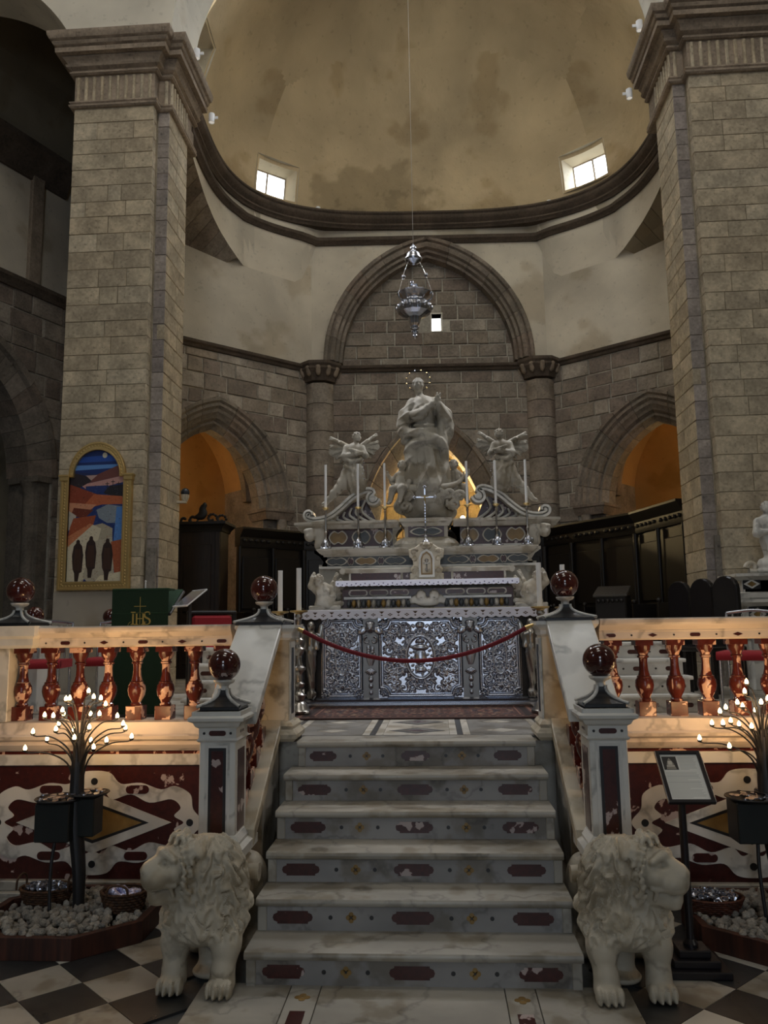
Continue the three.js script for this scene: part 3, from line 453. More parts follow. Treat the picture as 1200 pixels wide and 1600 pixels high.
// ---------------------------------------------------------------- the two great piers
for (const s of [-1, 1]) {
  const w = struct('stone_pier', s < 0 ? 'tall sandstone pier with fluted capital behind the arched mosaic picture' : 'tall sandstone pier with fluted capital behind the small marble side altar', 'pier');
  const X = (a) => 0.05 + s * a, mm = (a, b) => [Math.min(X(a), X(b)), Math.max(X(a), X(b))];
  const xi = 3.17, xs = 3.32, xo = s < 0 ? 4.36 : 4.75, zf = -5.2, zs = -5.36, zb = -6.1, top = 8.62;
  obj('core', [box(...mm(xs + 0.012, xo - 0.012), PH, top, zb, zf - 0.014), box(...mm(xi + 0.012, xs + 0.03), PH, top, zb, zs - 0.012)], M.pierMortar, w);
  let y = PH; const hs = [];
  while (y < 8.2) { const h = rr(0.19, 0.25); hs.push([y, Math.min(h, 8.24 - y)]); y += h; }
  const J = 0.005, bl = (a, b, y0, y1, za, zz, m) => obj('ashlar_block', (() => { const [p, q] = mm(a, b); return box(p + J / 2, q - J / 2, y0 + J / 2, y1 - J / 2, za, zz + rr(-0.003, 0.003), 0.0045); })(), m, w);
  for (const [y0, h] of hs) {
    // front face
    const cuts = [xs]; const k = rnd(); if (k < 0.3) cuts.push(xs + rr(0.35, 0.65)); else if (k < 0.75) { cuts.push(xs + rr(0.22, 0.4)); cuts.push(xs + rr(0.55, 0.85)); } cuts.push(xo);
    for (let i = 0; i < cuts.length - 1; i++) bl(cuts[i], cuts[i + 1], y0, y0 + h, zf - 0.12, zf, pick(M.pier));
    // recessed dark strip
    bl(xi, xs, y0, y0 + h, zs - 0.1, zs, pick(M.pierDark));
    // inner face
    const zc = rnd() < 0.6 ? rr(-5.85, -5.6) : null, faces = zc ? [[zb, zc], [zc, zs]] : [[zb, zs]];
    for (const [za, zz] of faces) obj('ashlar_block', (() => { const p = X(xi), q = X(xi + 0.1); return box(Math.min(p, q), Math.max(p, q), y0 + J / 2, y0 + h - J / 2, za + J / 2, zz - J / 2, 0.007); })(), pick(M.pier), w);
    if (s < 0) obj('ashlar_block', box(X(xo) - 0.002, X(xo) + 0.1, y0 + J / 2, y0 + h - J / 2, zb, zf - 0.13, 0.007), pick(M.pier), w);
  }
  const path = [[X(xo), zb], [X(xo), zf], [X(xs), zf], [X(xs), zs], [X(xi), zs], [X(xi), -6.36]], sd = s < 0 ? -1 : 1;
  const entab = part('entablature', w), sw = (n, prof) => obj(n, sweep(prof, path, -sd), pick(M.cornice), entab);
  sw('necking', [[-0.1, 8.235], [0.03, 8.235], [0.05, 8.25], [0.055, 8.27], [0.035, 8.285], [0.05, 8.30], [0.05, 8.315], [0.02, 8.33], [-0.1, 8.33]]);
  sw('frieze', [[-0.1, 8.325], [0.0, 8.325], [0.0, 8.70], [-0.1, 8.70]]);
  sw('architrave', [[-0.1, 8.69], [0.03, 8.69], [0.055, 8.705], [0.055, 8.725], [0.035, 8.735], [0.035, 8.75], [0.085, 8.775], [0.10, 8.80], [-0.1, 8.80]]);
  sw('cornice', [[-0.1, 8.795], [0.07, 8.795], [0.075, 8.82], [0.10, 8.86], [0.125, 8.88], [0.125, 8.895], [0.10, 8.90], [0.19, 8.905], [0.195, 8.965], [0.17, 8.97], [0.17, 8.985], [0.205, 9.0], [0.225, 9.03], [0.215, 9.045], [0.25, 9.06], [0.27, 9.10], [0.275, 9.15], [-0.1, 9.15]]);
  const rib = (x, z, a) => obj('flute', lathe([[0, 0.0], [0.024, 0.0], [0.026, 0.03], [0.022, 0.04], [0.022, 0.31], [0.026, 0.33], [0, 0.35]], 10).rotateY(a).translate(x, 8.335, z), pick(M.pier), entab);
  for (let i = 0; i < (s < 0 ? 10 : 14); i++) rib(X(xs + 0.06 + i * 0.104), zf, 0);
  rib(X(xi + 0.05), zs, 0); for (let i = 0; i < 7; i++) rib(X(xi), zs - 0.05 - i * 0.1, 0);
}
// ---------------------------------------------------------------- apse: its own frame, turned a little against the nave
const AP = [0.13, 0, -9.85], AT = 0.047, AL = 40.7 * Math.PI / 180;
const apseStruct = (n, l, c, x = 0, z = 0, turn = 0) => struct(n, l, c, [AP[0] + x * Math.cos(AT) + z * Math.sin(AT), 0, AP[2] - x * Math.sin(AT) + z * Math.cos(AT)], AT + turn);
const STR = [[-0.15, 6.13], [0.02, 6.13], [0.035, 6.15], [0.04, 6.17], [0.075, 6.19], [0.085, 6.215], [0.085, 6.235], [0.05, 6.25], [-0.15, 6.25]];
{ // central wall
  const w = apseStruct('wall_apse', 'rear apse wall of brown ashlar with great blind pointed arch', 'wall');
  const big = pointed(1.55, 1.97, 6.35, 0), small = pointed(0.94, 1.81, 3.2, 0), dS = 0.36, dB = 0.33;
  const bigGap = (y) => { if (y < 6.2) return null; const h = big.half(y, dB); return h > 0 ? [0, h] : null; };
  const smGap = (y) => { const h = small.half(y, dS); return h > 0 ? [0, h] : null; };
  // backing with the two openings cut out
  const archPath = (A, dr, yb) => { const p = []; for (let i = 0; i <= 24; i++) { const y = yb + (A.y0 - yb) + (i / 24) * (Math.sqrt((A.R + dr) ** 2 - A.c ** 2)); p.push([A.cx + Math.max(0, A.half(y, dr)), y]); } return [[A.cx + A.half(A.y0, dr), yb], ...p, ...p.slice(0, -1).reverse().map(([x, y]) => [2 * A.cx - x, y]), [A.cx - A.half(A.y0, dr), yb]]; };
  const lower = shapeOf([[-2.15, PH], [2.15, PH], [2.15, 6.2], [-2.15, 6.2]]); lower.holes.push(new THREE.Path(archPath(small, 0.3, PH + 0.01).map((p) => new THREE.Vector2(...p))));
  obj('mortar_bed', extr(lower, 0.4).translate(0, 0, -0.42), M.mortar, w);
  const upper = shapeOf([[-2.4, 6.2], [2.4, 6.2], [2.4, 9.0], [-2.4, 9.0]]); upper.holes.push(new THREE.Path(archPath(big, 0.22, 6.21).map((p) => new THREE.Vector2(...p))));
  obj('plaster', extr(upper, 0.3).translate(0, 0, -0.3), M.plaster, w);
  const lun = shapeOf([[-1.75, 6.2], [1.75, 6.2], [1.75, 8.6], [-1.75, 8.6]]); lun.holes.push(new THREE.Path([[0.08, 6.99], [0.26, 6.99], [0.26, 7.32], [0.08, 7.32]].map((p) => new THREE.Vector2(...p))));
  obj('mortar_bed', extr(lun, 0.25).translate(0, 0, -0.57), M.mortar, w);
  masonry(w, { x0: -1.8, x1: 1.8, y0: PH, y1: 6.12, h: 0.27, w: 0.42, joint: 0.022, mats: M.ashlar, gap: smGap, depth: 0.05, skip: (x, y) => y < 2.2 });
  const l = part('lunette', w); l.position.z = -0.30;
  masonry(l, { x0: -1.7, x1: 1.7, y0: 6.25, y1: 8.55, h: 0.25, w: 0.42, joint: 0.024, mats: M.ashlar, depth: 0.05, skip: (x, y) => big.half(y, 0.25) < Math.abs(x) - 0.1 || (x > -0.02 && x < 0.36 && y > 6.95 && y < 7.36) });
  const ba = part('blind_arch', w);
  archStones(ba, big, [[0.0, -0.30], [0.0, -0.10], [0.05, -0.10], [0.07, -0.02], [0.12, -0.02], [0.14, 0.05], [0.20, 0.07], [0.24, 0.04], [0.26, 0.09], [0.30, 0.10], [dB, 0.07], [dB, -0.30]], 7, M.archStone);
  const sa = part('niche_arch', w);
  archStones(sa, small, [[0.0, -0.45], [0.0, -0.16], [0.06, -0.10], [0.26, 0.01], [0.28, 0.05], [0.33, 0.06], [dS, 0.03], [dS, -0.45]], 8, M.archStone);
  for (const q of [-1, 1]) obj('jamb', box(q * 0.94, q * 1.30, PH, 3.2, -0.45, 0.02, 0.01), pick(M.archStone), sa);
  obj('string_course', sweep(STR, [[-1.95, 0], [1.95, 0]], 1), M.ring, w);
  const wd = part('window_slit', w); obj('pane', box(0.08, 0.26, 6.99, 7.32, -0.56, -0.545), std({ color: L(0.9, 0.9, 0.9), emissive: L(0.95, 0.97, 1), emissiveIntensity: 2.2, roughness: 0.6 }), wd);
  obj('window_reveal', [box(0.06, 0.08, 6.97, 7.34, -0.55, -0.3), box(0.26, 0.28, 6.97, 7.34, -0.55, -0.3), box(0.08, 0.26, 6.97, 6.99, -0.55, -0.3), box(0.08, 0.26, 7.32, 7.34, -0.55, -0.3)], M.white, wd);
}
for (const s of [-1, 1]) { // slanting side walls with ambulatory arches
  const w = apseStruct('wall_apse', s < 0 ? 'slanting apse wall with pointed ambulatory arch above the carved stall end with crest' : 'slanting apse wall with pointed ambulatory arch above the plain black choir stalls', 'wall', s * 2.1, 0, -s * AL);
  const A = pointed(0.92, 1.27, 3.62, s * 1.82), dr = 0.46, far = 3.7;
  const gap = (y) => { const h = A.half(y, y < 3.62 ? 0.40 : dr); return h > 0 ? [A.cx, h] : null; };
  const X = (a, b) => [Math.min(s * a, s * b), Math.max(s * a, s * b)];
  const hole = []; for (let i = 0; i <= 20; i++) { const y = 3.62 + i / 20 * Math.sqrt((A.R + 0.3) ** 2 - A.c ** 2); hole.push([Math.max(0, A.half(y, 0.3)), y]); }
  const hp = [[1.22, PH + 0.01], ...hole, ...hole.slice(0, -1).reverse().map(([x, y]) => [-x, y]), [-1.22, PH + 0.01]].map(([x, y]) => new THREE.Vector2(x + A.cx, y));
  const sh = shapeOf([[X(0, far)[0], PH], [X(0, far)[1], PH], [X(0, far)[1], 6.2], [X(0, far)[0], 6.2]]); sh.holes.push(new THREE.Path(hp));
  obj('mortar_bed', extr(sh, 0.4).translate(0, 0, -0.42), M.mortar, w);
  obj('plaster', box(...X(-0.05, far), 6.2, 9.0, -0.3, 0), M.plaster, w);
  masonry(w, { x0: X(0.05, far)[0], x1: X(0.05, far)[1], y0: 2.6, y1: 6.12, h: 0.255, w: 0.40, joint: 0.02, mats: M.ashlar, gap, depth: 0.05 });
  const a = part('ambulatory_arch', w);
  archStones(a, A, [[0.0, -0.5], [0.0, -0.26], [0.05, -0.22], [0.08, -0.16], [0.12, -0.17], [0.16, -0.10], [0.20, -0.08], [0.24, -0.03], [0.29, -0.02], [0.33, 0.03], [0.38, 0.02], [0.41, 0.06], [dr, 0.06], [dr, -0.5]], 7, M.archStone);
  for (const q of [-1, 1]) {
    const c = A.cx + q * 0.92, j = part('jamb', a);
    obj('capital', [sweep([[-0.05, 3.44], [0.02, 3.44], [0.05, 3.50], [0.06, 3.56], [0.08, 3.575], [0.08, 3.62], [-0.05, 3.62]], rectPath(Math.min(c, c + q * 0.42), Math.max(c, c + q * 0.42), -0.45, 0.0), -1, true), box(Math.min(c, c + q * 0.42), Math.max(c, c + q * 0.42), 3.44, 3.615, -0.45, 0.0)], M.archStone[3], j);
    obj('shaft', [T(cyl(0.085, 0.085, 2.5, 12), c + q * 0.08, 0.95, -0.2), T(cyl(0.085, 0.085, 2.5, 12), c + q * 0.30, 0.95, -0.02), box(Math.min(c, c + q * 0.42), Math.max(c, c + q * 0.42), PH, 3.45, -0.5, -0.12)], M.archStone[1], j);
  }
  obj('string_course', sweep(STR, s < 0 ? [[-far, 0], [0.05, 0]] : [[-0.05, 0], [far, 0]], 1), M.ring, w);
  // ambulatory bay behind the arch
  const bay = part('ambulatory_bay', w), bx = X(0.35, 3.5), zb = -2.1;
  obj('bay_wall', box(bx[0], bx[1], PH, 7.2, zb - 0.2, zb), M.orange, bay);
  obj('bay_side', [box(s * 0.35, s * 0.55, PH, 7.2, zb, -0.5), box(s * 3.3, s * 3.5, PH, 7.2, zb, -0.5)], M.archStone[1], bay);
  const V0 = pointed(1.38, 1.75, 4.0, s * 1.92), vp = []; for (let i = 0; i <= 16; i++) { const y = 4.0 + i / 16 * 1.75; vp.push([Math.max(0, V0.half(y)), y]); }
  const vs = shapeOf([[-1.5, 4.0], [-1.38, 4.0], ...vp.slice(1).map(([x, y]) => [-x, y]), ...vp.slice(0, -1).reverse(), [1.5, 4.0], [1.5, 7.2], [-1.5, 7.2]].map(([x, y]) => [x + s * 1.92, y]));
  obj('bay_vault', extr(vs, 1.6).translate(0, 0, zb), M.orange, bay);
  const rb = pointed(1.34, 1.7, 3.9, s * 1.92); for (const zz of [-1.15]) archStones(bay, rb, [[-0.10, zz - 0.08], [-0.10, zz + 0.08], [0.03, zz + 0.1], [0.03, zz - 0.1]], 6, M.archStone, 'rib_stone', 0.003);
}
// corner shafts with capitals
for (const s of [-1, 1]) {
  const w = apseStruct('corner_shaft', s < 0 ? 'half octagonal stone shaft with carved capital at the apse corner over the kneeling angel facing the statue' : 'half octagonal stone shaft with carved capital at the apse corner by the spotless silver candle stand', 'column', s * 1.95, -0.03, 0);
  w.userData.label = s < 0 ? 'half octagonal stone shaft with carved capital between rear apse wall and crested stall side' : 'half octagonal stone shaft with carved capital between rear apse wall and plain stall side';
  for (let y = PH; y < 5.88;) { const h = Math.min(rr(0.3, 0.5), 5.9 - y); obj('drum', new THREE.CylinderGeometry(0.26, 0.26, h - 0.012, 8).toNonIndexed().rotateY(Math.PI / 8).translate(0, y + h / 2, 0), pick(M.ashlar), w); y += h; }
  const g1 = new THREE.CylinderGeometry(0.31, 0.25, 0.30, 8).toNonIndexed(); g1.computeVertexNormals();
  obj('capital_bell', T(lathe([[0.0, 0], [0.30, 0], [0.31, 0.05], [0.33, 0.10], [0.37, 0.16], [0.40, 0.20], [0.39, 0.24], [0.42, 0.28], [0.42, 0.33], [0, 0.33]], 8, 0.3).rotateY(Math.PI / 8), 0, 5.93, 0), M.ring, w);
  for (let i = 0; i < 7; i++) { const a = Math.PI * (i / 6) ; obj('leaf', sculpt([egg([0, 0, 0], [0.05, 0.09, 0.035], [0.3, 0, 0]), egg([0, 0.07, 0.03], [0.045, 0.03, 0.03])], 0.02).rotateY(Math.PI / 2 - a).translate(Math.cos(a) * 0.345, 6.08, Math.sin(a) * 0.345), M.cornice[1], w); }
}
// ring cornices, drum and half dome
const SE = (az, a, b, n = 3) => { const c = Math.abs(Math.cos(az)), d = Math.abs(Math.sin(az)), r = Math.pow(Math.pow(d / a, n) + Math.pow(c / b, n), -1 / n); return [r * Math.sin(az), 2.9 - r * Math.cos(az)]; };
const ringPath = (a, b, lim, n = 72) => { const p = []; for (let i = 0; i <= n; i++) p.push(SE(-lim + 2 * lim * i / n, a, b)); return p; };
{
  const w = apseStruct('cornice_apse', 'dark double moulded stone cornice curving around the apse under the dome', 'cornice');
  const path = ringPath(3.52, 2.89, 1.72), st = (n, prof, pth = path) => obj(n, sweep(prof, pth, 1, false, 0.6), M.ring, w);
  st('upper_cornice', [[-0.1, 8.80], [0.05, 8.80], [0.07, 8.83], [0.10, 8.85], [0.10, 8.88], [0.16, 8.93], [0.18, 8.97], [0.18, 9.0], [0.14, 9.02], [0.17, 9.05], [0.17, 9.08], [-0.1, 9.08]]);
  // drum wall: from the ring down on to the polygon of walls, ending in a squinch edge by the piers
  const d = apseStruct('drum_apse', 'plastered drum below the dome cornice passing over the squinches', 'wall'), N = 96, lim = 1.72, P = [], UV = [], soff = [];
  const row = []; for (let i = 0; i <= N; i++) {
    const az = -lim + 2 * lim * i / N, t = SE(az, 3.50, 2.87), b = SE(az, 3.50, 2.87), au = Math.abs(b[0]); let yl, q;
    const wallV = (u) => (u < 2.1 ? 0 : (u - 2.1) * 0.86);
    if (b[1] < 1.12) { yl = 7.75 + 0.95 * (1 - smooth(1.9, 2.35, au)); q = [b[0], Math.min(b[1], wallV(au) + 0.0) + 0.004]; if (wallV(au) > b[1]) q = [b[0] * 1.0, wallV(au) + 0.004]; }
    else { const f = smooth(1.12, 3.1, b[1]); yl = 7.75 + (8.50 - 7.75) * Math.pow(clamp((b[1] - 1.12) / 2.1, 0, 1), 0.75); q = b; soff.push([az, b, yl]); }
    row.push([t, q, yl]);
  }
  st('lower_string', [[-0.1, 8.53], [0.03, 8.53], [0.05, 8.56], [0.09, 8.59], [0.10, 8.64], [0.06, 8.67], [-0.1, 8.67]], row.map(([t, q, y]) => { const e = (9.06 - 8.6) / (9.06 - y); return [t[0] + (q[0] - t[0]) * Math.min(1, e), t[1] + (q[1] - t[1]) * Math.min(1, e)]; }));
  for (let i = 0; i < N; i++) { const [t0, q0, y0] = row[i], [t1, q1, y1] = row[i + 1], S = 5; for (let k = 0; k < S; k++) { const f = (r, kk) => { const e = kk / S, [t, q, y] = r; return [t[0] + (q[0] - t[0]) * e, 9.06 + (y - 9.06) * e, t[1] + (q[1] - t[1]) * e]; }; const a = f(row[i], k), b = f(row[i + 1], k), c = f(row[i + 1], k + 1), e = f(row[i], k + 1); P.push(...a, ...c, ...b, ...a, ...e, ...c); } }
  let g = new THREE.BufferGeometry(); g.setAttribute('position', new THREE.Float32BufferAttribute(P, 3)); g = toCreasedNormals(g, 0.8); obj('drum_plaster', g, M.plaster, d);
  // squinch soffits: courses of stone between the drum edge and the slanting wall
  for (const s of [-1, 1]) {
    const e = soff.filter((q) => Math.sign(q[0]) === s).map(([, b, y]) => [b[0], y, b[1]]); if (s < 0) e.reverse();
    const wallPt = (f) => { const u = s * (3.40 + f * 1.6); return [u, 7.72 + f * 0.25, (Math.abs(u) - 2.1) * 0.86]; }, n = e.length, C = 9;
    const sq = part('squinch', d);
    for (let c = 0; c < C; c++) {
      const PP = [], lerp = (a, b, f) => a.map((v, i) => v + (b[i] - v) * f), i0 = Math.floor(c * (n - 1) / C), i1 = Math.floor((c + 1) * (n - 1) / C) ;
      if (i1 <= i0) continue;
      const f0 = i0 / (n - 1), f1 = i1 / (n - 1) - 0.004, A = e[i0], B = lerp(e[i0], e[i1], 0.97), D = wallPt(f0), E2 = wallPt(f1);
      for (let k = 0; k < 2; k++) { const m0 = lerp(A, D, k / 2 + (k ? 0.006 : 0)), m1 = lerp(A, D, (k + 1) / 2), n0 = lerp(B, E2, k / 2 + (k ? 0.006 : 0)), n1 = lerp(B, E2, (k + 1) / 2); const up = (p) => [p[0], p[1] + 0.12, p[2]]; const Q = []; Q.push(...m0, ...m1, ...n1, ...m0, ...n1, ...n0, ...m0, ...up(m0), ...up(m1), ...m0, ...up(m1), ...m1, ...n0, ...n1, ...up(n1), ...n0, ...up(n1), ...up(n0)); const gg = new THREE.BufferGeometry(); gg.setAttribute('position', new THREE.Float32BufferAttribute(Q, 3)); gg.computeVertexNormals(); obj('stone', gg, s < 0 ? M.ashlar[c % 3] : M.vault, sq); }
      if (c === 0) { const Q = []; for (let i = 0; i < n - 1; i++) { const fa = i / (n - 1), fb = (i + 1) / (n - 1), a = e[i], b = e[i + 1], c1 = wallPt(fa), d1 = wallPt(fb), up = (p) => [p[0], p[1] + 0.02, p[2]]; Q.push(...up(a), ...up(b), ...up(d1), ...up(a), ...up(d1), ...up(c1)); } const gg = new THREE.BufferGeometry(); gg.setAttribute('position', new THREE.Float32BufferAttribute(Q, 3)); gg.computeVertexNormals(); obj('mortar_bed', gg, s < 0 ? M.cornice[0] : M.vault, sq); }
    }
  }
}
{ // half dome with its splayed windows
  const w = apseStruct('ceiling_apse', 'tan plastered half dome over the apse, stained above the cornice', 'ceiling');
  const A = 3.48, B = 2.85, HH = 3.35, Y0 = 9.06, lim = 1.75, NA = 280, NP = 96, P = [];
  const at = (az, ph) => { const [u, v] = SE(az, A, B), k = Math.cos(ph); return [u * k, Y0 + HH * Math.sin(ph), 2.9 + (v - 2.9) * k]; };
  const WIN = [{ a0: -0.965, a1: -0.755, p0: 0.04, p1: 0.21 }, { a0: 0.79, a1: 1.01, p0: 0.06, p1: 0.225 }, { a0: -1.74, a1: -1.57, p0: 0.21, p1: 0.36 }];
  for (let i = 0; i < NA; i++) for (let j = 0; j < NP; j++) {
    const z = (n, m, t) => n + (m - n) * t, a0 = z(-lim, lim, i / NA), a1 = z(-lim, lim, (i + 1) / NA), p0 = Math.PI / 2 * Math.pow(j / NP, 1.25), p1 = Math.PI / 2 * Math.pow((j + 1) / NP, 1.25), am = (a0 + a1) / 2, pm = (p0 + p1) / 2;
    if (WIN.some((q) => am > q.a0 && am < q.a1 && pm > q.p0 && pm < q.p1)) continue;
    const a = at(a0, p0), b = at(a1, p0), c = at(a1, p1), d = at(a0, p1); P.push(...a, ...b, ...c, ...a, ...c, ...d);
  }
  let g = new THREE.BufferGeometry(); g.setAttribute('position', new THREE.Float32BufferAttribute(P, 3)); g = mergeVertices(g, 1e-4); g.computeVertexNormals();
  { const p = g.attributes.position, col = new Float32Array(p.count * 3); for (let i = 0; i < p.count; i++) { const x = p.getX(i), y = p.getY(i) - 9.06, n = fbm(x * 3 + 40, y * 3 + 40, 4096, 5, 811) - 0.5, d = smooth(-0.06, 0.05, 0.5 - Math.hypot((x + 0.95) / 2.1, (y - 0.32) / 1.25) + n * 0.55), pl = smooth(0.60, 0.66, fbm(x * 5 + 10, y * 5 + 10, 4096, 4, 821) + 0.25 * (0.3 - y)) * (y < 0.5 ? 1 : 0) * (Math.abs(x + 0.6) < 1.3 ? 1 : 0), k = 1 - 0.30 * d - 0.16 * pl * d; col[i * 3] = k; col[i * 3 + 1] = k * (1 - 0.02 * d); col[i * 3 + 2] = k * (1 - 0.06 * d); } g.setAttribute('color', new THREE.BufferAttribute(col, 3)); }   // damp stain above the cornice
  obj('dome_shell', g, M.dome, w);
  WIN.forEach((q, n) => {
    const wi = part('dome_window', w), c = [at(q.a0 - 0.012, q.p0 - 0.018), at(q.a1 + 0.012, q.p0 - 0.018), at(q.a1 + 0.012, q.p1 + 0.018), at(q.a0 - 0.012, q.p1 + 0.018)].map((p) => V(...p)), mid = c.reduce((s, p) => s.add(p), V()).divideScalar(4);
    const out = V().crossVectors(V().subVectors(c[1], c[0]), V().subVectors(c[3], c[0])).normalize(); if (out.dot(V(mid.x, 0, mid.z - 2.9)) < 0) out.negate();
    out.y = 0; out.normalize();
    const o = c.map((p) => p.clone().sub(mid).multiplyScalar(0.9).add(mid).addScaledVector(out, 0.42)), I = c.map((p) => p.clone().addScaledVector(out, -0.01));
    const P2 = []; for (let k = 0; k < 4; k++) { const k2 = (k + 1) % 4; for (const p of [I[k], I[k2], o[k2], I[k], o[k2], o[k]]) P2.push(p.x, p.y, p.z); }
    const rg = new THREE.BufferGeometry(); rg.setAttribute('position', new THREE.Float32BufferAttribute(P2, 3)); rg.computeVertexNormals(); obj('window_reveal', rg, M.white, wi);
    const lp = (a, b, t) => a.clone().lerp(b, t), bar = (a, b, r) => { const d = V().subVectors(b, a), len = d.length(), gg = new THREE.BoxGeometry(r, len, r); gg.applyQuaternion(new THREE.Quaternion().setFromUnitVectors(V(0, 1, 0), d.normalize())); const m = a.clone().lerp(b, 0.5); return gg.translate(m.x, m.y, m.z); };
    obj('window_frame', [bar(o[0], o[1], 0.03), bar(o[1], o[2], 0.03), bar(o[2], o[3], 0.03), bar(o[3], o[0], 0.03), bar(lp(o[0], o[1], 0.5), lp(o[3], o[2], 0.5), 0.03)], M.frameWood, wi);
    const pg = new THREE.BufferGeometry(), q4 = [o[0], o[1], o[2], o[0], o[2], o[3]]; pg.setAttribute('position', new THREE.Float32BufferAttribute(q4.flatMap((p) => [p.x, p.y, p.z]), 3)); pg.computeVertexNormals(); obj('pane', pg, M.glass, wi);
  });
}
{
  const c = struct('wall_side', 'side walls joining the piers to the slanting apse walls', 'wall');
  for (const s of [-1, 1]) { const a = [0.05 + s * 4.25, -6.05], b = s < 0 ? [-4.72, -7.3] : [4.95, -7.6], l = Math.hypot(b[0] - a[0], b[1] - a[1]); obj('joining_wall', box(0, l, 0, 8.75, -0.15, 0.15).rotateY(-Math.atan2(b[1] - a[1], b[0] - a[0])).translate(a[0], 0, a[1]), M.plaster, c); }
}
{ // roofs and outer walls that close the ambulatory
  const r = struct('roof', 'flat roof of the ambulatory around the apse', 'roof');
  const hole = ringPath(3.7, 3.25, 1.95).map(([u, v]) => { const x = AP[0] + u * Math.cos(AT) + v * Math.sin(AT), z = AP[2] - u * Math.sin(AT) + v * Math.cos(AT); return [x, -z]; }).filter((p) => p[1] > 6.05), s = shapeOf([[-4.65, 6.05], [hole[0][0], 6.05], ...hole, [hole[hole.length - 1][0], 6.05], [9.2, 6.05], [9.2, 14], [-4.65, 14]]);
  obj('roof_slab', extr(s, 0.15).rotateX(-Math.PI / 2).translate(0, 8.72, 0), M.vault, r);
  const o = struct('wall_ambulatory', 'outer wall of the ambulatory behind the apse', 'wall');
  obj('outer_wall', [box(-4.8, 9.2, 0, 8.8, -14.2, -14), box(9.0, 9.2, 0, 8.8, -14, -5.2), box(-4.75, -4.6, 8.7, 13.2, -14, -6.15)], M.vault, o);
}
// lit niche behind the statue
{
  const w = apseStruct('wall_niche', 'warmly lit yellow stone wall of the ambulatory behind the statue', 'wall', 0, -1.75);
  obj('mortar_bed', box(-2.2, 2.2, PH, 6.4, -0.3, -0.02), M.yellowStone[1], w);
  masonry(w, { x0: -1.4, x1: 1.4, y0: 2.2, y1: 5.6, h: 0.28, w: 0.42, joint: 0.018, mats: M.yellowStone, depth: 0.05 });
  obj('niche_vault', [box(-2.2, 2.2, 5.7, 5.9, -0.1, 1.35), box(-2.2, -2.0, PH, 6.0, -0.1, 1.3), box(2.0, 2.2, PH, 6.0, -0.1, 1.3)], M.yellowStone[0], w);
  archStones(w, pointed(1.25, 1.8, 3.4, 0), [[-0.12, 0.35], [-0.12, 0.6], [0.05, 0.62], [0.05, 0.33]], 6, M.yellowStone, 'rib_stone', 0.003);
}
